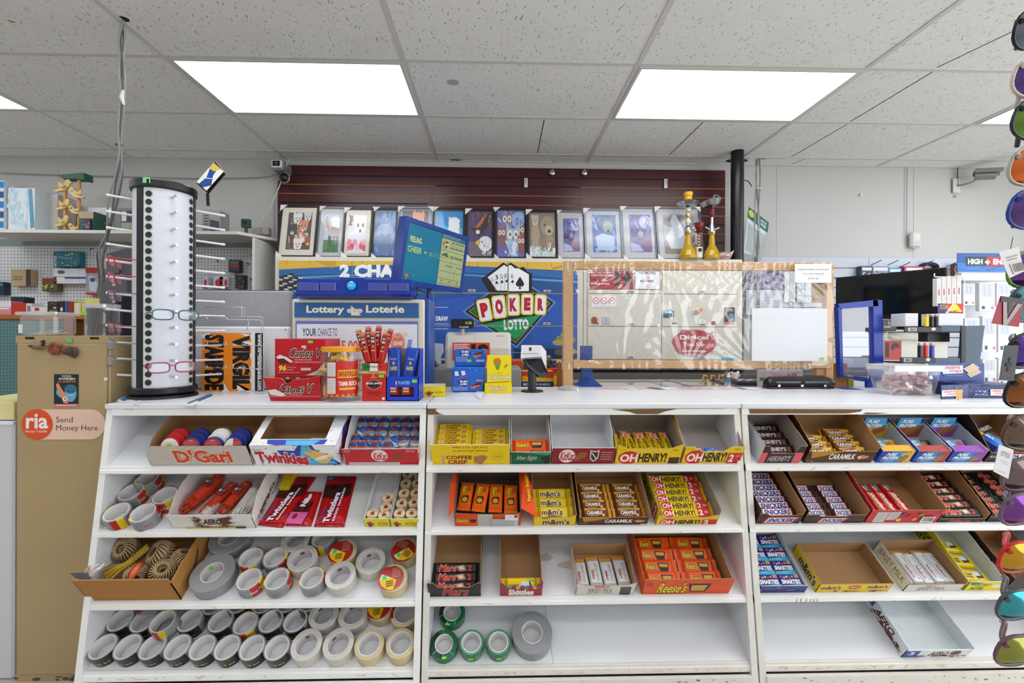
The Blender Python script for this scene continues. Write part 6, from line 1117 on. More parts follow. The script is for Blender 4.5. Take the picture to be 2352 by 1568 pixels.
# wooden screen with plastic film, things around it
def screen_frame():
 Yf=2.2;wd=G['wood_raw'];t=thing('wooden_screen','raw wood counter screen frame covered with clear plastic film','counter screen',(atY(1600,889,Yf).x,Yf,ZT));L=t.location
 def bar_(nm,x0,y0,x1,y1,Y=Yf,d=.035,zb=None):return boxpx(nm,'','',x0,y0,x1,y1,Y,d,wd,zb=zb,bev=.002,parent=t)
 bar_('post',1294,598,1316,889,zb=ZT);bar_('post',1898,604,1915,880,zb=ZT);bar_('top_rail',1317,598,1909,617,Yf+.002);bar_('bottom_rail',1317,826,1899,843,Yf+.002);bar_('brace',1873,644,1897,690,Yf+.03);bar_('corner_block',1876,842,1898,858,Yf+.01)
 mb=MB();nx,nz=190,70;xa,xb,z0,z1=rectpx(1291,597,1912,846,Yf-.008)
# pulled and stapled film: folds fan out from the staples
 st_=[(.30,1.0,1.0),(.70,1.0,.8),(.38,1.0,.7),(0.0,1.0,.5),(.55,1.0,.5),(.75,1,.5),(.22,0,.5),(.45,0,.4),(.72,.0,.6),(1,.6,.4),(.86,1,.4)];vs=[]
 for j in range(nz+1):
  for i in range(nx+1):
   u,v=i/nx,j/nz;y=0
   for k,(su,sv,am) in enumerate(st_):
    du,dv=(u-su)*2.5,(v-sv);r=math.hypot(du,dv)+.02;an=math.atan2(du,abs(dv)+.001);y+=am*.0075*(abs(math.sin(an*(9+3*(k%3))+k))**1.6-.4)*math.exp(-r*2.0)*min(1,r*7)
   y+=.0016*math.sin(u*60+v*11)*math.sin(v*13+u*7)+.006*math.sin(u*9+1)*math.sin(v*5.1+u*4)
   y+=.005*math.exp(-((v-.94)/.05)**2)*math.sin(u*150+6*math.sin(u*31))+.0028*math.exp(-((v-.03)/.05)**2)*math.sin(u*130+5*math.sin(u*23))
   vs.append((xa+(xb-xa)*u-L.x,-.010+y-.0,z0+(z1-z0)*v-L.z))
 mb.add(vs,[(j*(nx+1)+i,j*(nx+1)+i+1,(j+1)*(nx+1)+i+1,(j+1)*(nx+1)+i) for j in range(nz) for i in range(nx)],film('wrap_film','ffffff',.09,.03,.1),True);mb.build('plastic_film',t)
# papers held on the film
 q=boxpx('paper_notice','white typed notice at the top corner of the plastic screen','notice',1825,602,1909,645,Yf-.022,.001,'eceef2',lambda a:(a.t('GUARDAR NUMERO DE WHATSAPP',.06,.25,.93,.34,'33363c',.0),a.t('SOLO PARA MENSAJES',.2,.48,.8,.57,'33363c',.0),a.t('289 696 1662',.36,.72,.65,.8,'33363c',.0),a.line(.2,.6,.8,.6,.0006,'33363c'),a.line(.36,.83,.65,.83,.0006,'33363c')),bev=.0003)
 mw=film('milky','eef0f4',.62,.25,.95);q=MB();x0,x1,za,zb=rectpx(1727,704,1900,825,Yf-.02);q.slab([(0,0,0),(x1-x0,0,0),(x1-x0,0,zb-za),(0,0,zb-za)],-.002,mw);o=q.build('milky_sleeve');o.location=(x0,Yf-.021,za);tag(o,'milky white document sleeve with a green sticker hanging on the plastic screen','document sleeve')
 m=MB();m.box(0,.018,-.0045,-.0035,0,.011,'6fe02c');s=m.build('price_sticker',o);s.location=((x1-x0)*.9,0,.006)
# blue phone stand behind the film
 bs=mat('stand_blue','2a4a94',rough=.3);t=thing('blue_stand','blue plastic display stand behind the lower corner of the film','display stand',(atY(1350,889,2.26).x,2.27,ZT));L2=t.location
 def slabpx(nm,pts,Y,th,m):mb=MB();mb.slab([atY(x,y,Y)-L2 for x,y in pts[::-1]],-th,m);mb.build(nm,t)
 slabpx('back_plate',[(1333,793),(1361,793),(1361,826),(1333,826)],2.27,.008,bs);slabpx('neck',[(1337,826),(1357,826),(1362,868),(1382,884),(1382,889),(1322,889),(1322,882),(1333,868)],2.26,.02,bs);slabpx('clip',[(1334,866),(1352,866),(1352,880),(1334,880)],2.235,.006,mat('stand_blue2','1f3a7c',rough=.3))
 mb=MB();mb.lathe([(0,0),(.055,0),(.05,.012),(.04,.016),(0,.016)],film('clear_dish','e0e4ea',.3,.1),28);o=mb.build('clear_dish');o.location=atZ(1310,894,ZT)+Vector((0,.0,.0));tag(o,'shallow clear dish at the foot of the wooden post','dish')
screen_frame()
def glass_counter():
# showcase counters behind the racks
 t=thing('glass_showcase','glass topped showcase counter behind the white racks','showcase counter',(.9,2.24,0));L=t.location
 mb=MB();mb.box(-.58-L.x,3.2-L.x,0,.52,0,ZT-.03,G['rack_white']);mb.build('body',t)
 mb=MB();mb.box(-.58-L.x,3.2-L.x,0,.53,ZT-.03,ZT-.013,mat('counter_glass','a9a89e',rough=.04,noise=.0,coat=1));mb.box(1.0-L.x-.002,1.01-L.x,.02,.53,ZT-.012,ZT-.0115,G['steel']);mb.build('glass_top',t)
 p,q=atZ(1470,867,ZT-.01),atZ(1560,890,ZT-.01);d=(q-p).cross(Z).normalized()*.006;MB().add([p+d-L,q+d-L,q-d-L,p-d-L],[(0,1,2,3)],G['steel']).build('edge_strip',t)
# lottery strip under clear plastic along the counter
 y0,y1=2.10,2.20;x0=atZ(1358,893,ZT).x;x1=atZ(2000,893,ZT).x;mb=MB();mb.box(0,x1-x0,0,y1-y0,0,.0015,'d9dce6');a=Art(mb,(0,y1-y0,.0016),(x1-x0,0,0),(0,y0-y1,0))
 for i in range(3):
  u=.02+.31*i;a.t('WIN $365,000',u,.12,u+.10,.42,'d87a84',.02);a.t('A YEAR FOR LIFE',u-.01,.5,u+.12,.92,'d87a84',.03);a.poly([(u+.15,.3),(u+.19,.15),(u+.2,.8),(u+.15,.9)],'e0a8a8');a.r(u+.22,.1,u+.245,.9,'5a6ab4');a.r(u+.25,.1,u+.28,.9,'e8e8ee')
 a.poly([(.215,.1),(.245,0),(.27,.95),(.235,1)],'3a4668');a.poly([(.86,.2),(.9,.15),(.91,.8),(.87,.8)],'d8cc3c');a.r(.93,0,1,1,'2a4a94');o=mb.build('lottery_strip');o.location=(x0,y0,ZT+.0005);tag(o,'printed lottery strip laid along the counter under the plastic screen','lottery strip')
# things lying on the glass
 zt=ZT-.012
 t=thing('hole_punch','long black three hole punch lying on the counter','hole punch',atZ(1843,889,ZT+.002)+Vector((0,0,0)));bk=G['black_plastic'];w=.158
 MB().bbox(-w,w,0,.06,0,.012,bk,.003).build('base',t);mb=MB();pr=[(0,.016),(-.006,.03),(.006,.05),(.03,.055),(.05,.03),(.05,.014)];k=len(pr);xs=[(-w,.8),(-w*.9,1),(-.05,1.05),(.05,1.05),(w*.9,1),(w,.8)]
 vs=[(x,y,.014+(z-.014)*s) for x,s in xs for y,z in pr];mb.add(vs,[(i*k+j,(i+1)*k+j,(i+1)*k+(j+1)%k,i*k+(j+1)%k) for i in range(5) for j in range(k)]+[tuple(range(k)),tuple(range(5*k,6*k))[::-1]],bk);mb.box(-w*.8,-.01,-.007,-.001,.028,.036,mat('punch_grey','5a6068',rough=.3));mb.box(.01,w*.8,-.007,-.001,.028,.036,G['punch_grey']);mb.build('lever',t)
 for x in(-.11,0,.11):MB().box(x-.006,x+.006,-.002,.004,.010,.020,G['steel']).build('punch_pin',t)
 t=thing('calculator','dark desk calculator with coloured keys on the glass counter','calculator',atZ(1718,880,zt));t.rotation_euler=(0,0,-.25);mb=MB();mb.bbox(-.055,.055,-.01,.13,.0,.018,mat('calc_dark','34363a',rough=.4),.003);a=Art(mb,(-.05,.125,.0185),(.1,0,0),(0,-.13,0));a.r(.05,.03,.95,.22,'8a9488')
 mb.build('body',t);mb=MB()
 for r in range(5):
  for c in range(5):mb.bbox(-.046+.019*c,-.031+.019*c,.0+.018*r,.012+.018*r,.018,.023,('c8c8cc','3f62b0','c8c8cc','b8484a','6a6e78')[(r*2+c)%5],.001)
 mb.build('keypad',t)
 mb=MB();c0=atZ(1685,872,zt)
 for i in range(14):
  p=Vector(((R.random()-.5)*.09,R.random()*.05,.008));vs=[p+Vector(((R.random()-.5)*.05,(R.random()-.5)*.03,R.random()*.05)) for _ in range(5)];mb.add(vs,[(0,1,2),(0,2,3),(0,3,4),(1,2,4)],mat('tissue','e6e2dc',rough=.8))
 o=mb.build('crumpled_tissue');o.location=c0;tag(o,'crumpled white tissue beside the calculator','tissue')
 for i,(pa,pb,c,nm) in enumerate((((1632,867),(1664,877),'2c3a5c','dark blue pen with an orange tip'),)):
  A,B=atZ(*pa,zt+.005),atZ(*pb,zt+.005);mb=MB();mb.tube([A-A,B-A],.005,c,8);mb.tube([B-A,(B-A)*1.06],[.004,.001],'b8643c',8);o=mb.build('pen');o.location=A;tag(o,nm+' lying on the glass','pen')
 for i,x in enumerate((1614,1632,1650)):
  mb=MB();mb.bbox(-.014,.014,0,.012,0,.034,'c89a5c',.002);Art(mb,(-.014,0,.034),(.028,0,0),(0,0,-.034)).r(.25,.25,.75,.75,'4a3018');o=mb.build('wooden_clip');o.location=atZ(x+6,871,zt);o.rotation_euler=(-.1,.3,.2);tag(o,'small wooden clip block in a row by the tissue, %s of three'%ORD[i],'wooden clip','small wooden clip blocks')
 def a2(a):a.poly([(.1,.1),(.5,.3),(.9,.05),(.8,.5),(.95,.9),(.5,.7),(.1,.95),(.25,.5)],'e0b0bc');a.t('12',.6,.2,.85,.7,'d86a84',.03)
 boxpx('star_sign','white sign with pink star shapes leaning behind the hole punch','sign',1758,846,1845,886,2.36,.01,'dcd6de',a2,zb=zt);boxpx('price_card','pink folded card with a green sticker beside the star sign','card',1742,846,1760,886,2.34,.012,'d8c4cc',lambda a:a.r(.2,.45,.8,.65,'3aa04c'),zb=zt)
 ok=mat('oak','9a6230',rough=.5);boxpx('oak_block','upright orange oak block at the foot of the wooden screen','wood block',1916,830,1947,888,2.24,.05,mat('oak_orange','b8793a',rough=.5,noise=.2,scale=30,stretch=(1,1,8)),zb=ZT-.012);boxpx('sponge','yellow sponge standing beside the oak block','sponge',1949,858,1962,888,2.25,.04,'d8b83c',zb=ZT-.012)
 boxpx('blue_packet','small blue and white packet lying behind the bottom rail','packet',1662,819,1687,825,3.38,.03,'3a9ac8')
# low dark ledge and back bench
 mb=MB();mb.box(-2.4,4.2,0,.45,0,1.02,mat('bench_grey','c2c2c4',rough=.6));mb.box(-2.4,4.2,-.02,.46,1.02,1.045,mat('bench_edge','5a544e',rough=.6));o=mb.build('back_bench');o.location=(0,3.30,0);tag(o,'long pale bench along the back wall under the metal cabinets','bench')
glass_counter()
def right_counter():
 zt=ZT-.012
# leaning tv
 TL,TR=atY(1919,633,3.0),None;Yr=2.52;a_=atY(1919,633,3.0);b_=atY(2172,606,Yr);zt_=a_.z;b_=Vector((b_.x,b_.y,zt_));t=thing('television','black flat screen television turned sideways behind the second register','television',(a_.x,a_.y,zt));L=t.location
 d=(b_-a_);n=Vector((d.y,-d.x,0)).normalized();zb=atY(1921,757,3.0).z
 mb=MB();z0,z1=zb-L.z,zt_-L.z;e=d;mb.slab([(0,0,z0),(e.x,e.y,z0),(e.x,e.y,z1),(0,0,z1)],-.03,mat('tv_black','0d0d0f',rough=.25));mb.build('housing',t)
 mb=MB();k=n*.0015;p0,p1=e*.012,e*.985;mb.add([p0+k+Z*(z0+.02),p1+k+Z*(z0+.02),p1+k+Z*(z1-.008),p0+k+Z*(z1-.008)],[(0,1,2,3)],mat('tv_glass','08080a',rough=.07,noise=0));mb.build('screen',t)
 c=e*.5;MB().bbox(-.03,.03,-.02,.02,0,z0+.02,G['tv_black']).build('stand_neck',t).location=c;MB().bbox(-.15,.15,-.07,.07,0,.012,G['tv_black']).build('stand_base',t).location=c
# blue upright frame
 fb=mat('frame_blue2','1c3ca4',rough=.25);t=thing('poster_stand','bright blue upright frame with a clear pane on the counter','frame stand',(atY(1985,889,2.2).x,2.2,ZT-.0));L=t.location
 P=lambda x,y,Y:atY(x,y,Y)-L
 def sl(nm,pts,th,m,Y=2.2):mb=MB();mb.slab([P(x,y,Y) for x,y in pts[::-1]],-th,m);return mb.build(nm,t)
 sl('rail',[(1925,693),(2018,683),(2025,686),(2025,697),(1930,705)],.03,fb);sl('rail',[(1933,858),(2012,866),(2030,865),(2027,870),(2010,871),(1932,862)],.03,fb);sl('stile',[(1925,700),(1933,704),(1938,859),(1932,862)],.03,fb);sl('stile',[(2005,684),(2026,684),(2031,868),(2010,870)],.035,fb)
 m=MB();m.add([P(1933,704,2.215),P(2006,697,2.215),P(2011,862,2.215),P(1938,857,2.215)],[(0,3,2,1)],film('pane_violet','8088b0',.35,.05));m.build('pane',t);sl('post',[(1994,868),(2012,868),(2014,890),(1994,890)],.02,fb);sl('base',[(1930,893),(1960,886),(2030,886),(2045,894),(2045,899),(1930,899)],.06,mat('base_blue','1f3a7c',rough=.3))
# second register
 cre=G['register_cream'];Yr=2.55;t=thing('cash_register','second cash register behind the lighter display on the right','cash register',(atY(2100,890,Yr).x,Yr,zt));L=t.location
 xa,xb,_,z1=rectpx(2030,756,2180,890,Yr,zt);mb=MB();mb.bbox(xa-L.x,xb-L.x,0,.12,0,z1-zt-.02,cre,.008);v=[P_ for P_ in(0,)];mb.slab([(xa-L.x+.03,-.02,z1-zt-.04),(xb-L.x,-.02,z1-zt-.055),(xb-L.x,.1,z1-zt-.005),(xa-L.x+.03,.1,z1-zt+.01)],.01,cre)
 a=pixart(mb,2030,777,2070,845,Yr,off=L,e=.002);a.r(2031,777,2070,821,'b8342c');a.t('19',2033,781,2067,817,'1c1614',.07);a.r(2028,822,2066,844,'dcdcda');a.t('WHERE AGE IS',2032,826,2060,829,'3a3a3c');a.t('IN QUESTION',2032,831,2060,834,'3a3a3c');a.t('WE ASK FOR ID',2032,837,2060,840,'3a3a3c');mb.build('body',t)
 d=MB();q0,q1,q2,q3=rectpx(2026,727,2061,755,Yr+.0);d.bbox(q0-L.x,q1-L.x,.0,.04,q2-L.z,q3-L.z,G['display_black'],.006);a=Art(d,(q0-L.x,0,q3-L.z),(q1-q0,0,0),(0,0,q2-q3),.0005);a.t('0.00',.38,.2,.8,.48,MATS['led_green'],.01);a.t('SHARP',.1,.58,.58,.72,'d8d8d4',.03);d.build('display',t);p0=P(0,0,1) if 0 else atY(2033,756,Yr+.02)-L;MB().tube([(p0.x,.02,p0.z+.01),(p0.x,.02,z1-zt-.04)],.012,cre,12).build('display_pole',t)
# lighter display
 Yd=2.1;dk=mat('bic_black','232428',rough=.35);sb=mat('bic_steelblue','44566c',rough=.35);t=thing('lighter_display','black and blue grey two tier lighter display on the right counter','display rack',(atY(2160,890,Yd).x,Yd,ZT));L=t.location
 def bp(nm,x0,y0,x1,y1,Y,d,m,art=None):return boxpx(nm,'','',x0,y0,x1,y1,Y,d,m,art,parent=t)
 lg=lambda a:(a.r(.1,.15,.34,.85,'b8b8b4'),a.t('BIC',.16,.25,.33,.75,'232428',.03),a.el(.8,.4,.06,.3,'e0d8cc'))
 bp('shelf_front',2077,745,2161,757,Yd,.004,dk,lg);bp('shelf_front',2068,815,2148,828,Yd,.004,dk,lg);bp('shelf',2080,756,2215,758,Yd+.004,.12,dk);bp('shelf',2070,826,2215,829,Yd+.004,.12,dk)
 mb=MB();mb.slab([atY(x,y,Yd)-L for x,y in((2262,741),(2216,742),(2209,830),(2250,830))],-.02,sb);mb.build('side_panel',t);bp('edge_strip',2208,742,2219,830,Yd-.004,.004,dk);bp('bar',2161,742,2210,756,Yd-.001,.004,sb);bp('bar',2148,816,2208,828,Yd-.001,.004,sb);bp('back_block',2130,758,2182,779,Yd+.06,.05,'15171c')
 bp('leg',2116,828,2126,889,Yd+.02,.03,sb);bp('leg',2196,828,2240,889,Yd+.02,.03,sb)
 def lighters(xs,cols,y0,y1,nm):
  for i,(x,c) in enumerate(zip(xs,cols)):
   xa,xb,za,zb=rectpx(x,y0,x+11,y1,Yd+.02);q=thing('lighter','%s lighter, %s in the %s tier of the lighter display'%(c[1],ORD[i],nm),'lighter',((xa+xb)/2,Yd+.02,za),group='lighters in the display');w=(xb-xa)/2;h=zb-za
   mb=MB();mb.lathe([(0,0),(w*.95,0),(w,.002),(w,h*.8),(w*.9,h*.82)],mat('lt_'+c[0],c[0],rough=.2),16,sy=.6);mb.build('body',q);mb=MB();mb.lathe([(w*.85,h*.82),(w*.85,h*.97),(0,h)],G['steel'],12,sy=.6);mb.box(-w*.5,w*.5,-w*.6,-w*.3,h*.83,h*.9,'c82c24');mb.build('metal_hood',q)
 lighters([2122,2134,2145,2152],[('e8cf1c','yellow'),('1a1a1c','black'),('1c1c20','second black'),('6ab8dc','light blue')],716,744,'upper');lighters([2108,2121,2135],[('1a1a1c','black'),('c81c24','red'),('243cb0','dark blue')],782,815,'lower')
 boxpx('white_carton','plain white carton at the back of the upper lighter tier','carton',2079,714,2109,744,Yd+.02,.08,'d9dade');boxpx('white_carton','plain white carton standing under the red and yellow lighter card','carton',2156,714,2213,742,Yd+.01,.09,'dcdde2')
 boxpx('lighter_card','red, blue and yellow lighter card on the white carton','sign',2154,691,2213,713,Yd+.05,.003,'c82c24',lambda a:(a.r(0,0,.35,.95,'1c3a8c'),a.r(.1,.15,.38,.55,'e8a02c'),a.t('BIC',.13,.2,.36,.5,'2a1c14',.04),a.poly([(.3,.85),(.62,.05),(.72,.05),(.95,.85)],'eed81c'),a.poly([(.28,1),(.58,.0),(.62,.0),(.4,1)],'f0eeee'),a.t('Pick Your BIC',.05,.68,.78,.94,'1c1c20',.02)))
# tub of candy
 Yt=Yof(909);t=thing('plastic_tub','clear plastic tub of pale pink twisted candy on the right counter','tub',(atY(2105,890,Yt).x,Yt+.06,ZT));cl=film('tub_clear','eef0f6',.16,.08)
 w0,w1,h=.095,.118,.125;mb=MB()
 def ring(w,d,z,r=.02,n=5):return[(cx+r*math.cos(a),cy+r*math.sin(a),z) for cx,cy,a0 in((w-r,d-r,0),(-w+r,d-r,90),(-w+r,-d+r,180),(w-r,-d+r,270)) for a in(math.radians(a0+90*i/n) for i in range(n+1))]
 rs=[ring(w0,.055,.001),ring(w1-.006,.068,h*.8),ring(w1,.072,h*.82),ring(w1,.072,h)];n=len(rs[0])
 for i in range(3):mb.add(rs[i]+rs[i+1],[(j,(j+1)%n,n+(j+1)%n,n+j) for j in range(n)],cl,True)
 mb.add(rs[0],[tuple(range(n))[::-1]],cl);mb.build('body',t);mb=MB();q=[ring(w1+.002,.074,h-.022),ring(w1+.002,.074,h+.002),ring(w1-.004,.068,h+.004)]
 for i in range(2):mb.add(q[i]+q[i+1],[(j,(j+1)%n,n+(j+1)%n,n+j) for j in range(n)],film('tub_lid','f2f4f8',.45,.1),True)
 mb.add(q[2],[tuple(range(n))],G['tub_lid']) if 'tub_lid' in G else None;mb.build('lid',t)
 first=None
 for i in range(34):
  if first is None:
   mb=MB();pk=mat('pink_candy','d8a8ac',rough=.4,noise=.15,scale=120);mb.tube(smooth_path([(-.04,0,0),(-.015,.006,.004),(.015,-.006,0),(.04,0,.004)],4),.0075,pk,7)
   for s in(-1,1):mb.tube([(s*.04,0,.002),(s*.05,0,.004)],[.004,.009],film('cello','ffffff',.25,.1),7)
   o=first=mb.build('pink_candy')
  else:o=first.copy();COL.objects.link(o)
  o.location=t.location+Vector(((R.random()-.5)*.11,(R.random()-.5)*.055,.012+.066*i/34));o.rotation_euler=(R.random()*.8-.4,R.random()*.9-.45,R.random()*3.1);tag(o,'pale pink twisted candy in clear wrap inside the plastic tub','candy','pink candies in the tub')
# sesame snack boxes
 def se(a):
  wob(a,('5a78d0','3a54b0'),60,0,.3,.02,.98,.012,.035);a.poly([(.22,.3),(.24,.12),(.6,.12),(.6,.55),(.24,.6)],'e8eaf0');a.t('sesame',.28,.16,.55,.32,'d8707c',.03);a.t('snaps',.36,.38,.58,.52,'d8707c',.03);a.poly([(.6,.3),(.78,.0),(.9,.25),(.72,.6)],'e0cfae');a.poly([(.66,.6),(.86,.3),(.94,.5),(.74,.8)],'d8c4a0');a.line(.63,.3,.84,.1,.0008,'b8a078');a.line(.67,.4,.88,.2,.0008,'b8a078');a.t('TOUJOURS UN DELICE',.3,.65,.58,.7,'d8dcec')
 Ys=Yof(915);t=boxpx('sesame_box','dark blue sesame snack display box with dotted sides on the right counter','box',2226,876,2345,915,Ys,.16,mat('ses_navy','1f2c64',rough=.35),None,zb=ZT)
 mb=MB();xa,xb,_,z1=rectpx(2226,876,2345,915,Ys,ZT);w=xb-xa;h=z1-ZT;a=Art(mb,(-w/2,-.001,h),(w,0,0),(0,0,-h),.0003);wob(a,('4a68c0','6a88d8'),50,.0,.4,.05,.95,.012,.04);a.r(.4,.35,.85,.8,'e8eaf0');a.t('sesame',.44,.4,.7,.55,'d8606c',.03);a.t('snaps',.48,.6,.7,.74,'d8606c',.03);a.r(.72,.35,.85,1,'d8a85c');a.r(.86,.4,1,.85,'d8808c');a.t('1.26 kg',.12,.42,.32,.56,'c8d0ec',.02);a.t('36 x 35 g',.1,.66,.33,.8,'c8d0ec',.02);a.poly([(.25,0),(.42,0),(.34,.18)],'0f1430');mb.build('front_print',t)
 mb=MB();P0=atZ(2163,911,ZT);P1=Vector((xa,Ys,ZT));e=P1-P0;mb.slab([(0,0,0),e,e+Z*h,Z*h],-.003,G['ses_navy']);a=Art(mb,Vector((0,0,h))+Vector((0,-.0008,0)),e,(0,0,-h),.0003);a.n=Vector((-.3,-.95,0)).normalized();wob(a,('4a68c0','6a88d8'),40,0,1,.05,.95,.02,.05);a.r(.0,.35,.7,.8,'e8eaf0');a.t('sesame',.05,.4,.5,.55,'d8606c',.03);a.t('snaps',.15,.6,.5,.74,'d8606c',.03);a.r(.5,.35,.75,1,'d8a85c');o=mb.build('side_wall',t);o.location=P0-t.location
 zb=ZT+h;q=boxpx('sesame_header','','',2134,828,2262,869,Ys+.1,.004,mat('ses_mid','3a50a0',rough=.35),se,parent=t)
# white product spinner with HIGH END header
 Yh=2.75;t=thing('accessory_rack','white accessory rack with a blue header sign reading HIGH END','accessory rack',(atY(2260,890,Yh).x,Yh,zt));L=t.location;wm=mat('rack_white2','e2e4ea',rough=.35)
 def bp(nm,x0,y0,x1,y1,Y,d,m,art=None):return boxpx(nm,'','',x0,y0,x1,y1,Y,d,m,art,parent=t,bev=.001)
 def he(a):a.r(0,0,1,1,'1f56a8');a.poly([(0,.5),(.3,.6),(.6,.95),(1,.6),(1,1),(0,1)],'2f74c8');[a.line(R.random(),.5+R.random()*.5,R.random(),.5+R.random()*.5,.001,'7ab0e0') for _ in range(14)];a.r(.16,.2,.56,.68,'1d3a30');a.r(.56,.2,1,.68,'c02c30');a.t('HIGH',.20,.3,.48,.6,'f2f2f0',.05);a.t('END',.68,.3,.95,.6,'f2f2f0',.05);a.poly([(.52,.5),(.535,.4),(.55,.44),(.57,.3),(.59,.44),(.605,.4),(.62,.5),(.585,.56),(.58,.62),(.56,.62),(.555,.56)],'f2f2f0');a.t('100% SATISFACTION GUARANTEED',.16,.1,.72,.15,'a8a070')
 bp('header_sign',2198,575,2318,618,Yh-.03,.004,'1f56a8',he);bp('header_base',2207,620,2345,638,Yh-.02,.04,wm);bp('back_panel',2207,636,2350,888,Yh+.1,.01,wm);bp('stile',2212,640,2217,888,Yh,.02,wm)
 k=0
 for(x,y,w_,h_) in((2212,645,27,50),(2249,643,36,65),(2289,643,36,55),(2216,724,34,80),(2257,720,32,82),(2293,722,32,80),(2258,818,32,52),(2294,815,30,50)):
  def ak(a):a.r(.12,.04,.85,.5,'c8ccd6');a.line(.3,.1,.35,.45,.002,'8a8e9a');a.line(.6,.08,.62,.45,.002,'8a8e9a');a.el(.82,.88,.1,.05,'d87a9a');a.r(.15,.82,.35,.93,'4a4e5a')
  boxpx('cable_package','white boxed phone cable on the accessory rack, %s'%('top row first','top row second','top row third','middle row first','middle row second','middle row third','bottom row second','bottom row third')[k],'package',x,y,x+w_,y+h_,Yh-.02,.025,wm,ak,group='boxed phone cables');k+=1
 for i in range(5):
  boxpx('white_package','white package with a red mark hanging edge on, %s of five'%ORD[i],'package',2151+i*11.5,633-i*1.5,2162+i*11.5,697-i*.5,2.40,.025,mat('pack_white','dedad8',rough=.5),lambda a:a.r(.35,.4,.6,.62,'b85a5c'),group='white packages hanging edge on')
 mb=MB();mb.tube([v-L for v in smooth_path([atY(x,y,2.41) for x,y in((2146,622),(2145,628),(2150,630),(2180,630),(2205,628))]+[atY(2214,640,2.78)],4)],.003,'f0f0f0',6);mb.build('hook_arm',t)
right_counter()
# back wall
def wallthing(name,label,cat,pts,Y,th,m,art=None,group=None):
 P=[atY(x,y,Y) for x,y in pts];o=sum(P,Vector())/len(P);mb=MB();mb.slab([p-o for p in P[::-1]],-th,m)
 q=mb.build(name);q.location=o
 return tag(q,label,cat,group)
def slats(name,label,x0,y0,x1,y1,Y,ys,m,grooves,parts=1,seams=()):
 xa,xb,z0,z1=rectpx(x0,y0,x1,y1,Y);t=thing(name,label,'slat wall',((xa+xb)/2,Y,z0));w=(xb-xa)/2
 zs=[z1-z0]+[atY((x0+x1)/2,y,Y).z-z0 for y in ys]+[0];mb=MB()
 MB().box(-w,w,.012,.02,0,z1-z0,m).build('backing',t)
 for i,(a,b) in enumerate(zip(zs,zs[1:])):mb.bbox(-w,w,0,.013,b+.004,a-.004,m,.001)
 mb.build('slat_boards',t);g=MB()
 for i,zz in enumerate(zs[1:-1]):
  for u0,u1,c in grooves(i):g.box(-w+2*w*u0,-w+2*w*u1,.004,.012,zz-.0038,zz+.0038,c)
 for s in seams:g.box(-w+2*w*s-.001,-w+2*w*s+.001,-.0003,.001,0,z1-z0,'gap' and G['gap'])
 g.build('groove_insert',t);return t
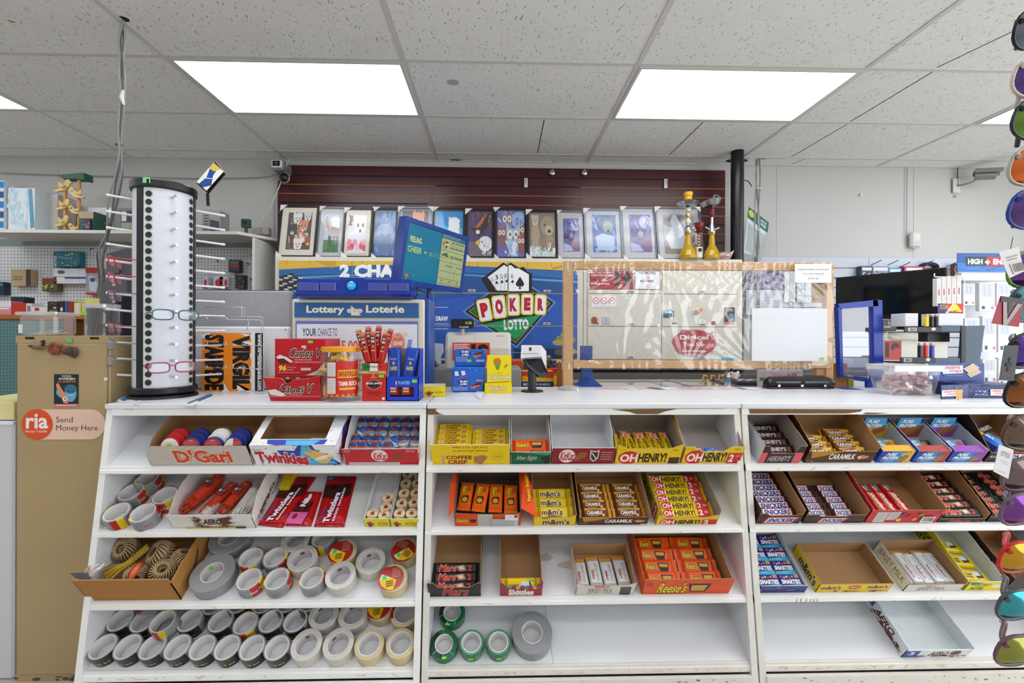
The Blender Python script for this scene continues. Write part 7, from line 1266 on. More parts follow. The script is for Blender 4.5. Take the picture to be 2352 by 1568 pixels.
def back_wall():
 mah=mat('mahogany','54252a',rough=.28,noise=.25,scale=5,stretch=(.5,1,12),c2='3a171b');tan,blk=mat('groove_tan','a8743c',rough=.6),mat('groove_black','0f0d0e',rough=.6)
 slats('slat_wall','dark mahogany slat wall panel above the row of framed pictures',636,384,1664,592,YW-.025,(408,428,449,470,491,512,533,554,574),mah,lambda i:([(0,1,blk)],[(0,.345,tan),(.345,.67,blk),(.67,1,tan)],[(0,1,tan)],[(0,.33,blk),(.33,1,tan)],[(0,1,tan)],[(0,1,blk)],[(0,1,tan)],[(0,1,blk)],[(0,1,tan)])[i],seams=(.34,.67))
 pale=mat('pale_slat','c3cbd8',rough=.45);slats('slat_wall','pale blue grey slat wall behind the screen and the television',1738,586,2345,840,YW-.025,(611,634,656,679,702,724,747,770,792,815),pale,lambda i:[(0,.38,tan if i in(0,3) else blk if i==1 else mat('groove_grey','7d7468')),(.38,1,mat('groove_brown','6a5644',rough=.7))],seams=(.42,))
# metal wall cabinets
 be=mat('cabinet_beige','d6d1c4',rough=.4,noise=.02);Yc=3.42;dk=G['gap']
 for bank,(x0,x1,xs,lab) in enumerate(((630,1339,(808,1166),'beige metal wall cabinet faced with the poker lottery poster'),(1340,1706,(1519,),'beige metal wall cabinet seen through the plastic screen'))):
  xa,xb,z0,z1=rectpx(x0,592,x1,829,Yc);t=thing('wall_cabinet',lab,'cabinet',((xa+xb)/2,Yc,z0));L=t.location;MB().bbox(xa-L.x,xb-L.x,.006,YW-.03-Yc,0,z1-z0,be,.003).build('body',t)
  cols=[x0+9]+list(xs)+[x1-12];rows=[600,673,748,824]
  for ci,(ca,cb) in enumerate(zip(cols,cols[1:])):
   for ri,(ra,rb) in enumerate(zip(rows,rows[1:])):
    d=MB();p0,p1,q0,q1=rectpx(ca+1,ra+1,cb-1,rb-1,Yc);d.bbox(p0-L.x,p1-L.x,-.006,.006,q0-L.z,q1-L.z,be,.001)
    if bank==0:poster(d,ca+1,ra+1,cb-1,rb-1,Yc-.0065,L)
    o=d.build('door',t);hx={0:(743,1083,1256),1:(1449,1613)}[bank]
    if(bank or ci) and ri<3:
     xx=hx[ci];h=MB();p0,p1,q0,q1=rectpx(xx-8,rb-8,xx+8,rb-3,Yc-.008);h.bbox(p0-L.x,p1-L.x,-.012,-.0065,q0-L.z,q1-L.z,mat('chromed','dcdcd8',rough=.3),.001);h.box(p0-L.x+.008,p1-L.x-.008,-.0125,-.012,q0-L.z+.004,q1-L.z-.004,'6a5a4a');h.build('handle',o)
# signs and magnets on the right bank
 def sg(nm,lab,cat,x0,y0,x1,y1,c,art=None,d=.003):return boxpx(nm,lab,cat,x0,y0,x1,y1,Yc-.0062-d,d,c,art,bev=.0003)
 def s19(a):a.r(.01,.02,.99,.98,'a82c34');a.t('19',.58,.08,.97,.86,'231a1c',.05);a.t('KILL 1 OUT OF EVERY 2',.03,.06,.55,.15,'e8d8d8',.03);a.t('LONG-TERM SMOKERS.',.03,.2,.55,.3,'e8d8d8',.03);smalltext(a,.03,.36,.5,.58,3,'6a2428',.5);a.t('19 YEARS OF AGE.',.03,.66,.45,.76,'f0e8e8',.03);a.line(.04,.88,.14,.88,.002,'e0d0d0')
 sg('tobacco_sign','red age limit sign with a large black 19 on the metal cabinet','sign',1354,620,1454,663,'7a1c24',s19)
 def nos(a,cx,cy,r,k):a.el(cx,cy,r,r*k,'cc4a44',20);a.el(cx,cy,r*.8,r*k*.8,'f0eef0',20);a.r(cx-r*.5,cy-r*.12,cx+r*.5,cy+r*.12*k,'4a4a50');a.line(cx-r*.6,cy-r*.6*k,cx+r*.6,cy+r*.6*k,.0025,'cc4a44')
 sg('no_smoking_sign','white no smoking and no vaping sign beside the red age sign','sign',1457,620,1516,663,'3a3c44',lambda a:(a.r(.02,.03,.98,.97,'e9eaf0'),a.t('NO SMOKING',.18,.04,.82,.18,'34363c',.03),nos(a,.5,.34,.08,1.4),a.t('NO VAPING',.22,.48,.76,.62,'34363c',.03),nos(a,.5,.84,.08,1.4)))
 sg('no_smoking_sign','small white sticker with three red crossed circles','sticker',1358,678,1415,705,'e9e8ea',lambda a:([nos(a,x,.42,.14,2.1) for x in(.18,.5,.82)],a.t('merci',.1,.85,.25,.92,'6a7a9a'),a.t('help keep it smoke free',.3,.85,.95,.92,'8a5a5a')))
 for a_ in((1358,726,1375,742,'9c4038','red flower shaped magnet on the metal cabinet','magnet'),(1384,726,1400,742,'b8bccc','pale square photo magnet on the metal cabinet','magnet'),(1524,711,1548,727,'3f84b8','blue seaside picture magnet on the metal cabinet','magnet'),(1544,738,1556,742,'8a7a68','small brown magnet on the lower door edge','magnet'),(1634,735,1644,742,'a8382c','small red magnet near the dark poster magnet','magnet')):
  if a_[4]=='9c4038':
   wallthing(a_[6],a_[5],'magnet',[(1358,732),(1362,726),(1369,727),(1373,733),(1371,737),(1376,742),(1366,742),(1359,740)],Yc-.013,.006,a_[4])
  else:sg(a_[6],a_[5],'magnet',*a_[:5],(lambda a:(a.r(0,.55,1,1,'2f5a6c'),a.r(.1,.1,.7,.3,'d8e4ec'),a.poly([(.3,.6),(.5,.4),(.8,.6),(.8,.8),(.3,.8)],'3a4a44'))) if a_[4]=='3f84b8' else(lambda a:(a.r(.45,.1,.55,.9,'8a90a8'),)) if a_[4]=='b8bccc' else None,.005)
 q=MB();a0=atY(1593,720,Yc-.02);a1=atY(1611,707,Yc-.02);q.tube([(0,0,0),(a1-a0)*.3,(a1-a0)*.7,a1-a0],[.004,.016,.016,.006],'3a3434',10);q.tube([(a1-a0)*.5,(a1-a0)*.75,(a1-a0)*1.02],[.0165,.0165,.007],'d8701c',10);o=q.build('bird_magnet');o.location=a0;tag(o,'orange and dark leaf shaped magnet tilted on the cabinet door','magnet')
 def jar(a):a.r(0,0,1,.88,'14303c');a.r(0,.88,1,1,'d8788c');a.t('TODOS',.3,.03,.7,.1,'e8e4dc',.02);a.t('SONRIEN',.18,.11,.86,.19,'e8e4dc',.03);a.t('CON JARRITOS',.14,.21,.88,.28,'d8a03c',.02);a.el(.68,.58,.24,.25,'4a94b8');a.el(.3,.55,.2,.1,'4a94b8',rot=.4);a.poly([(.08,.3),(.2,.26),(.62,.84),(.45,.88),(.12,.45)],'d8805c');a.r(.5,.6,.8,.62,'14303c')
 sg('small_poster','small dark drink poster with blue figures on the metal cabinet','poster',1663,703,1687,741,'14303c',jar)
# Digicel sign: an ellipse standing on the lower door
 c=atY(1594,785,Yc-.012);mb=MB();rx,rz=(atY(1644,785,Yc).x-atY(1544,785,Yc).x)/2,.10;pts=[(rx*math.cos(a),0,rz*math.sin(a)) for a in(2*math.pi*i/40 for i in range(40)) if math.sin(a)>-.92];mb.slab(pts,-.004 and .004,'b02c38')
 a=Art(mb,(-rx,-.0045,rz),(2*rx,0,0),(0,0,-2*rz),.0004);a.t('Digicel',.17,.2,.82,.42,'eee0e2',.03);a.t('Top Up',.24,.48,.74,.66,'eee0e2',.03);a.t('Send minutes',.21,.74,.76,.84,'eee0e2',.02);a.t('from here',.3,.88,.62,.96,'eee0e2',.02)
 for px,s in((.24,1),(.88,.3)):a.r(px-.04,.02+.14*(1-s),px+.05,.18+.14*(1-s),'a8384a');a.r(px-.02,.06+.14*(1-s),px+.03,.1+.14*(1-s),'dcc8cc')
 o=mb.build('oval_sign');o.location=c;tag(o,'red oval Top Up sign on the lower cabinet door','sign')
# poster pieces: each door carries its own part of one big print, in photograph pixels
def clip_rect(P,x0,y0,x1,y1):
 def cut(P,f,g):
  out=[]
  for i in range(len(P)):
   a,b=P[i-1],P[i];fa,fb=f(a),f(b)
   if(fa>=0)!=(fb>=0):t=fa/(fa-fb);out.append((a[0]+(b[0]-a[0])*t,a[1]+(b[1]-a[1])*t))
   if fb>=0:out.append(b)
  return out
 for f in(lambda p:p[0]-x0,lambda p:x1-p[0],lambda p:p[1]-y0,lambda p:y1-p[1]):
  if P:P=cut(P,f,0)
 return P
PLAN=[]
def poster_plan():
 A=PLAN.append
 def pol(P,m):A((P,m))
 def rr(x0,y0,x1,y1,m):pol([(x0,y0),(x1,y0),(x1,y1),(x0,y1)],m)
 def txt(s,x0,y0,x1,y1,m,b=.03,rot=0,cx=0,cy=0):
  vs,fs=outline(s,b)
  def tr(p):
   x,y=x0+(x1-x0)*p[0],y0+(y1-y0)*p[1];c,q=math.cos(rot),math.sin(rot);dx,dy=x-cx,y-cy;return(cx+dx*c-dy*q,cy+dx*q+dy*c) if rot else(x,y)
  A(([tr(v) for v in vs],fs,m))
 rr(630,596,1340,829,'24508c');pol([(636,596),(1340,596),(1340,622),(1060,611),(860,610),(637,622)],'dcb344')
 for x in(657,710,768,830,1075,1095,1210,1265):rr(x,597,x+1.4,612,'a8802c')
 pol([(710,597),(768,622),(768,597)],'c89c3c');pol([(1265,615),(1335,597),(1340,600),(1270,618)],'b58c38')
 pol([(640,622),(860,612),(1060,612),(1340,624),(1340,640),(1060,626),(860,628),(640,636)],'2c66a8');pol([(640,640),(860,630),(1060,630),(1340,645),(1340,650),(1060,633),(860,633),(640,645)],'5a9cd0')
 pol([(636,660),(1340,672),(1340,829),(636,829)],'24509c');pol([(1000,690),(1090,680),(1180,800),(1000,760)],'2c5ab0');pol([(1230,700),(1340,680),(1340,780),(1220,790)],'2a58ac');pol([(1180,800),(1340,800),(1340,829),(1180,829)],'152a54')
 for i in range(5):
  for r in range(12):rr(638+i*11+3*(r%2),626+r*4.4,648+i*11+3*(r%2),629.6+r*4.4,('1f2126','d8c88c','3a3c40')[(i+r)%3]) if r*4.4+626>626+abs(2-i)*6 else None
 txt('2 CHA',779,609,905,639,'f0f0f2',.06);txt('LY',985,726,994,737,'f0f0f2',.04);txt('DRAW',1000,727,1028,738,'f0f0f2',.04)
 for y in(706,744,755):rr(985,y,1029,y+1.2,'c8d4e8')
 rr(994,674,995,800,'7a94c8');rr(977,664,986,676,'e8eaf0');rr(979,684,987,694,'e8eaf0')
 txt('Play more',1284,803,1330,813,'e8e8ec',.02);txt('Must be 18 years or older',1172,808,1200,811,'c8ccd8',.01)
 for i,(x,y) in enumerate(((1300,768),(1290,776),(1296,790),(1282,786),(1310,780),(1286,808),(1312,806))):pol([(x+13*math.cos(a),y+7*math.sin(a)) for a in(i*math.pi/7 for i in range(14))],('a89c54','8f8448','5d5a40')[i%3])
# the emblem: diamond, cards, letter tiles
 def glow(P,s,m):cx,cy=sum(p[0] for p in P)/len(P),sum(p[1] for p in P)/len(P);pol([(cx+(x-cx)*s,cy+(y-cy)*s) for x,y in P],m)
 D=[(1192,640),(1270,695),(1190,791),(1068,717)]
 D=[(1178,634),(1271,694),(1186,794),(1067,716)];glow(D,1.06,'5d86c8');glow(D,1.0,'14181c');glow(D,.93,'8a7a38');glow(D,.88,'14181c');glow(D,.85,'127a48');pol([(1100,740),(1250,715),(1187,778)],'15965a')
 C_=[(1111,640),(1157,605),(1166,611),(1172,605),(1190,616),(1200,614),(1207,624),(1217,628),(1217,671),(1130,672)];glow(C_,1.10,'15181c')
 pol([(1119,637),(1157,608),(1164,614),(1160,668),(1141,668)],'eceef0');pol([(1140,624),(1172,608),(1184,618),(1180,670),(1156,668)],'eceef0');pol([(1160,616),(1190,616),(1214,630),(1214,668),(1160,669)],'f2f3f5')
 for i,(x,y,c,r) in enumerate(((1128,643,'10',-.5),(1139,637,'J',-.3),(1151,635,'Q',-.15),(1162,633,'K',-.05),(1175,634,'A',0))):txt(c,x-3.5,y-5,x+3.5,y+6,'1c1c20',.0,r,x,y);pol([(x+1+i*.3,y+8),(x+5,y+14),(x+2,y+15),(x+1,y+17),(x,y+15),(x-3,y+14)],'1c1c20')
 for x in(1136,1148,1158,1167):rr(x,628,x+.7,668,'9aa0a8')
 pol([(1193.5,635),(1200,645),(1203.5,652),(1200,658),(1195,657),(1196,664),(1191,664),(1192,657),(1187,658),(1183.5,652),(1187,645)],'1c1c20')
 pol([(1088,690),(1160,668),(1250,672),(1258,720),(1190,730),(1110,745),(1100,742)],'17191c')
 for(x0,y0,x1,y1,rot,c) in((1097,687,1127,738,-.20,'P'),(1131,679,1161,731,-.12,'O'),(1164,676,1193,724,-.03,'K'),(1197,675,1224,722,.01,'E'),(1228,676,1254,722,.03,'R')):
  cx,cy=(x0+x1)/2,(y0+y1)/2
  def rot_(P):q,s=math.cos(rot),math.sin(rot);return[(cx+(x-cx)*q-(y-cy)*s,cy+(x-cx)*s+(y-cy)*q) for x,y in P]
  def tile(e,m):a0,b0,a1,b1=x0-e,y0-e,x1+e,y1+e;k=4;pol(rot_([(a0+k,b0),(a1-k,b0),(a1,b0+k),(a1,b1-k),(a1-k,b1),(a0+k,b1),(a0,b1-k),(a0,b0+k)]),m)
  tile(1,'e0c81c');tile(-1.6,'ecedf0');txt(c,x0+6,y0+8,x1-6,y1-9,'b81c28',.08,rot,cx,cy)
 txt('LOTTO',1157,733,1214,757,'eef0ee',.05,-.05,1185,745)
def poster(mb,x0,y0,x1,y1,Y,L):
 if not PLAN:poster_plan()
 a=pixart(mb,x0,y0,x1,y1,Y,off=L,e=.0004)
 for it in PLAN:
  if len(it)==2:
   xs=[p[0] for p in it[0]];ys=[p[1] for p in it[0]]
   if max(xs)<x0 or min(xs)>x1 or max(ys)<y0 or min(ys)>y1:continue
   P=clip_rect(it[0],x0,y0,x1,y1)
   if len(P)>2:a.poly(P,it[1])
  else:
   vs,fs,m=it;k=a.k[0];a.k[0]+=1
   for f in fs:
    P=[vs[i] for i in f]
    if max(p[0] for p in P)<x0 or min(p[0] for p in P)>x1 or max(p[1] for p in P)<y0 or min(p[1] for p in P)>y1:continue
    P=clip_rect(P,x0,y0,x1,y1)
    if len(P)>2:mb.add([a.p(x,y,k) for x,y in P],[tuple(range(len(P)))[::-1]],m)
back_wall()
# framed pictures standing on the cabinets
def scene_art(kind):
 def f(a):
  r,el,po=a.r,a.el,a.poly
  def face(x,y,s,c,d='2a2420',e=None):
   el(x-s*.8,y-s*.6,s*.35,s*.5,e or c);el(x+s*.8,y-s*.6,s*.35,s*.5,e or c);el(x,y,s,s,c);el(x-s*.38,y-s*.1,s*.12,s*.14,d);el(x+s*.38,y-s*.1,s*.12,s*.14,d);el(x,y+s*.45,s*.42,s*.32,'d8d0c8' if c!='e8e0dc' else 'f0eae8');el(x,y+s*.32,s*.17,s*.13,d)
  def owl(x,y,s,c):po([(x-s,y-s*1.1),(x-s*.3,y-s*.5),(x+s*.3,y-s*.5),(x+s,y-s*1.1),(x+s*.9,y+s),(x,y+s*2.2),(x-s*.9,y+s)],c);[(el(x+k*s*.42,y,s*.38,s*.38,'e0dce0'),el(x+k*s*.42,y,s*.18,s*.18,'c89c2c'),el(x+k*s*.42,y,s*.09,s*.09,'1a1a1c')) for k in(-1,1)];po([(x-s*.1,y+s*.2),(x+s*.1,y+s*.2),(x,y+s*.5)],'3a3a40')
  if kind=='puppies':r(0,0,1,1,'4a4440');wob(a,('3a3634','6a5c54','c8a08c'),30,0,1,0,1,.1,.06);face(.4,.18,.17,'d8d8d8');face(.82,.12,.14,'c8c4c4');face(.68,.38,.18,'c8866a');face(.22,.48,.17,'38383c','111'.replace('111','141414'));po([(.3,.62),(.9,.55),(.95,.8),(.5,.8)],'b8b4ac');wob(a,('c86a4c','e8d8c8','4a6a5c'),22,.35,.95,.5,.8,.05,.03);face(.5,.88,.17,'e0d0c4');face(.92,.8,.12,'a85a38')
  if kind=='horse':r(0,0,1,1,'b8c8dc');el(.7,.25,.4,.2,'dfe6ee');r(0,.68,1,1,'3f7a2c');wob(a,('4f9a34','2f6a24'),30,0,1,.7,1,.05,.03);po([(.02,.18),(.12,.06),(.22,.02),(.34,.14),(.5,.32),(1,.38),(1,.6),(.9,.66),(.5,.64),(.36,.62),(.22,.38),(.1,.34)],'a08a80');po([(.18,.02),(.4,.1),(.5,.34),(.34,.4),(.26,.2)],'c8beb8');[po([(x,.58),(x+.1,.58),(x+.06,.8),(x+.08,.98),(x+.0,.98),(x+.01,.8)],'3c4252') for x in(.3,.42,.66,.86)]
  if kind=='whitepup':r(0,0,1,1,'d8d4dc');wob(a,('b83a54','6a2c3c','3a5a3c'),12,0,.25,0,.25,.07,.04);face(.66,.3,.36,'e8e0dc');po([(0,.55),(1,.4),(1,.7),(0,.85)],'c8ccd8');el(.2,.82,.17,.09,'c82c50');[el(x,y,.13,.08,c) for x,y,c in((.1,.7,'d85a7a'),(.4,.7,'d87a8c'),(.55,.84,'e8b0b8'),(.78,.8,'d84a6c'),(.95,.86,'c83a5c'),(.88,.7,'e0a0ac'))];wob(a,('e89aac','a81c3c'),18,0,1,.68,.92,.04,.02);r(0,.93,1,1,'d0ccd4')
  if kind=='spirit':r(0,0,1,1,'2c5a94');wob(a,('4a7ab4','3a6aa4','5d8cc0'),40,0,1,.1,1,.12,.06);el(.5,.45,.42,.16,'8aa8cc');po([(.15,.6),(.3,.5),(.5,.56),(.8,.5),(.85,.9),(.5,1),(.2,.9)],'4a6a94');el(.55,.4,.14,.1,'a8b4c8');wob(a,('a0b8d8',),12,.2,.8,.1,.3,.03,.02)
  if kind=='cat':r(0,0,1,1,'2a2a3c');wob(a,('3a3f5c','1c1c28'),20,0,1,0,1,.1,.06);face(.62,.22,.20,'d88a4c','2a3a2a');el(.62,.28,.11,.08,'e8e0d8');el(.8,.55,.25,.3,'c8743c')
  if kind=='ship':r(0,0,1,1,'1c8ad0');po([(0,.3),(1,.4),(1,.75),(0,.75)],'4ab0e0');el(.3,.5,.6,.1,'8accec');r(0,.72,1,1,'1c5a8c');[po([(x,.12+q),(x+.18,.2+q),(x+.14,.34+q),(x-.02,.3+q)],'e8ecf0') for x in(.5,.62,.72) for q in(0,.12,.26)];po([(.4,.72),(.95,.68),(.85,.82),(.5,.84)],'3a3c44')
  if kind=='eagle':r(0,0,1,1,'4a3a6c');el(.7,.22,.3,.12,'e8a03c',rot=-.5);el(.55,.3,.3,.1,'c8642c',rot=-.5);wob(a,('5a3a5c','8a4a3c','3a2a4c'),26,0,1,0,.6,.12,.03);po([(.0,.32),(.3,.38),(.5,.34),(.75,.1),(.9,.02),(.85,.3),(.6,.5),(.45,.55),(.3,.5)],'2c2024');el(.4,.46,.09,.05,'e0dcd8');r(0,.68,1,1,'6a5c6c');el(.72,.72,.3,.17,'d8dce4');po([(.3,.68),(.5,.62),(.52,.74),(.36,.76)],'d8a83c');el(.58,.68,.03,.02,'1a1a1c');wob(a,('f0f2f4','a8b0c0'),22,.5,1,.7,.95,.06,.02)
  if kind=='owls':r(0,0,1,1,'6a62a8');el(.8,.2,.3,.18,'8ab0dc');wob(a,('7a78b8','9ab4dc'),20,0,1,0,.5,.1,.03);owl(.36,.18,.2,'8a7a88');owl(.86,.42,.16,'9a5a3c');owl(.16,.48,.16,'8a5c50');owl(.58,.52,.26,'9ab4cc');owl(.88,.66,.14,'8a5038');wob(a,('c8d8e4','a8bccc'),26,.3,.8,.62,.98,.05,.04)
  if kind=='bears':r(0,0,1,1,'7a7264');el(.72,.3,.3,.24,'9a8c78');el(.76,.4,.15,.12,'b8ac98');el(.78,.42,.07,.04,'2a3038');el(.6,.28,.03,.025,'2a2420');face(.22,.18,.13,'c0b09a');po([(.1,.28),(.34,.28),(.42,.5),(.36,.78),(.1,.78),(.06,.5)],'a89680');r(0,.78,1,1,'c8d0d0');po([(.35,.62),(.6,.5),(.95,.55),(1,.8),(.8,.9),(.42,.86)],'8a7862');face(.78,.66,.12,'a08c70');wob(a,('e8ecec','9abcb8'),30,0,1,.78,1,.08,.02)
  if kind in('wolf1','wolf2'):
   r(0,0,1,1,'5a5c9c');el(.75,.2,.3,.18,'b0b8e0');el(.78,.16,.12,.09,'e0e4f0');wob(a,('7078b8','8a90c8','44488c'),26,0,1,.05,.5,.14,.03);[po([(x,.3+q),(x+.09,.62),(x-.09,.62)],'22284c') for x,q in((.1,0),(.24,.1),(.34,.05))];po([(.3,.5),(.4,.36),(.48,.44),(.58,.42),(.64,.36),(.72,.5),(.7,.66),(.36,.7)],'4c4470');el(.5,.52,.13,.09,'8a84a8');el(.46,.5,.02,.015,'e0d8a0');el(.56,.5,.02,.015,'e0d8a0');po([(.2,.85),(.5,.68),(1,.56),(1,.92),(.3,1)],'7a5a7c');po([(0,.75),(.4,.82),(.6,.98),(0,1)],'a8b0d4')
  if kind=='bluewolf':r(0,0,1,1,'3a6cb0');r(0,0,.2,.6,'2a4a9c');wob(a,('5a8cc8','8ab0dc','2c549c'),36,0,1,0,1,.12,.05);po([(.35,.0),(.5,.12),(.75,.1),(.9,.0),(.95,.3),(.7,.55),(.5,.5),(.35,.3)],'5a6878');el(.65,.32,.22,.16,'8a98a8');el(.56,.28,.03,.02,'d8c87c');el(.76,.28,.03,.02,'d8c87c');el(.66,.44,.06,.04,'22262c');po([(.1,.6),(.4,.5),(.9,.58),(.9,.95),(.2,.95)],'a8bcd4')
  if kind=='whitehorse':r(0,0,1,1,'9a9498');el(.4,.3,.5,.25,'b0a8a8');wob(a,('8a7c7c','b8b4b8','7a6a68'),26,0,1,0,1,.15,.06);po([(.26,.1),(.34,.0),(.44,.0),(.5,.14),(.56,.4),(.7,.6),(.65,.9),(.2,.9),(.05,.6),(.2,.42),(.28,.3),(.24,.2)],'ccd4de');po([(.45,.05),(.6,.3),(.66,.5),(.52,.4)],'e4e8ee');r(0,.88,1,1,'8a7c64')
 return f
def pictures():
 yb=590;Yb=3.46
 rows=[(632,722,475,'b',(20,18,15,20),'puppies','group of puppies in a wide cream mount',2),(722,785,477,'s',(16,20,12,14),'horse','brown horse galloping on grass',1),(782,850,480,'b',(12,18,14,10),'whitepup','white puppy above pink roses',2),(849,909,478,'b',(8,8,6,6),'spirit','misty blue mountain spirit scene',0),(908,990,476,'s',(10,10,10,10),'cat','orange cat, half hidden by the tilted monitor',0),(988,1068,477,'b',(8,10,8,8),'ship','white sailing ship on blue sea',0),(1066,1134,481,'b',(8,7,6,6),'eagle','eagles before an orange sunset',0),(1132,1210,477,'b',(9,8,6,6),'owls','group of owls on violet',0),(1208,1281,482,'b',(8,8,6,6),'bears','brown bears on a rocky shore',0),(1277,1346,483,'s',(18,20,14,20),'wolf1','violet wolf, small print in a pale mount',1),(1343,1432,478,'s',(20,16,14,18),'bluewolf','blue wolf face with a bright reflection',1),(1430,1511,473,'s',(20,20,12,20),'wolf2','violet wolf, larger print between two silver frames',1),(1511,1618,473,'s',(18,20,18,16),'whitehorse','white horse behind the water pipes',1)]
 first=True
 for i,(x0,x1,yt,fr,ins,kind,lab,mount) in enumerate(rows):
  Y=Yb+.012*(i%2)+.0;z0=atY(900,592,3.42).z+.001
  xa,xb=atY(x0,560,Y).x,atY(x1,560,Y).x;z1=atY((x0+x1)/2,yt,Y+.09).z;w=xb-xa;h=z1-z0
  lean=.20+.01*R.random();t=thing('framed_picture','framed picture of a '+lab if kind!='puppies' else 'framed picture of a '+lab,'picture',((xa+xb)/2,Y,z0),(-lean,0,.0),group='framed animal pictures on the cabinets')
  fm=mat('frame_black','1f1c20',rough=.35) if fr=='b' else mat('frame_silver','6d727a',rough=.3,metal=.4)
  mb=MB();b=.016;h=h/math.cos(lean)
  for p,q,r,s in((-w/2,w/2,0,b),(-w/2,w/2,h-b,h),(-w/2,-w/2+b,b,h-b),(w/2-b,w/2,b,h-b)):mb.bbox(p,q,-.002,.016,r,s,fm,.002)
  mb.build('frame',t)
  mb=MB();mb.box(-w/2+b,w/2-b,.005,.012,b,h-b,mat('mount_cream','d3cdbe',rough=.7) if mount==2 else mat('mount_grey','b9bac0',rough=.7) if mount==1 else fm)
  mb.build('mount',t);px=w/(x1-x0);l,tp,r_,bt=[v*px for v in ins];mb=MB();hx0,hx1,hz0,hz1=-w/2+l,w/2-r_,bt+.0,h-tp
  mb.box(hx0,hx1,.003,.0048,hz0,hz1,'44464c');a=Art(mb,(hx0,.003,hz1),(hx1-hx0,0,0),(0,0,hz0-hz1),.0003)
  class CA:
   k=a.k
   def poly(s,P,m):P=clip_rect(list(P),0,0,1,1);return a.poly(P,m) if len(P)>2 else a
   def r(s,x0,y0,x1,y1,m):return s.poly([(x0,y0),(x1,y0),(x1,y1),(x0,y1)],m)
   el=Art.el;line=Art.line
  scene_art(kind)(CA());mb.build('print',t)
  mb=MB();gl=film('picture_glass','ffffff',.035,.02);mb.add([(-w/2+b,.0,b),(w/2-b,.0,b),(w/2-b,.0,h-b),(-w/2+b,.0,h-b)],[(0,1,2,3)],gl);mb.build('glass',t)
  cw=mat('corner_card','dcd9d4',rough=.6)
  cn=[((-w/2-.002,h+.002),(.055,0),(0,-.05)),((-w/2-.002,-.001),(.055,0),(0,.05))]+([((w/2+.002,h+.002),(-.045,0),(0,-.045))] if i in(4,12) else[])
  for(cx,cz),(dx,_),(_,dz) in cn:m=MB();P=[(cx,-.004,cz),(cx+dx,-.004,cz),(cx,-.004,cz+dz)];m.slab(P if dx*dz<0 else P[::-1],-.003 if 0 else .003,cw);m.build('corner_protector',t)
pictures()
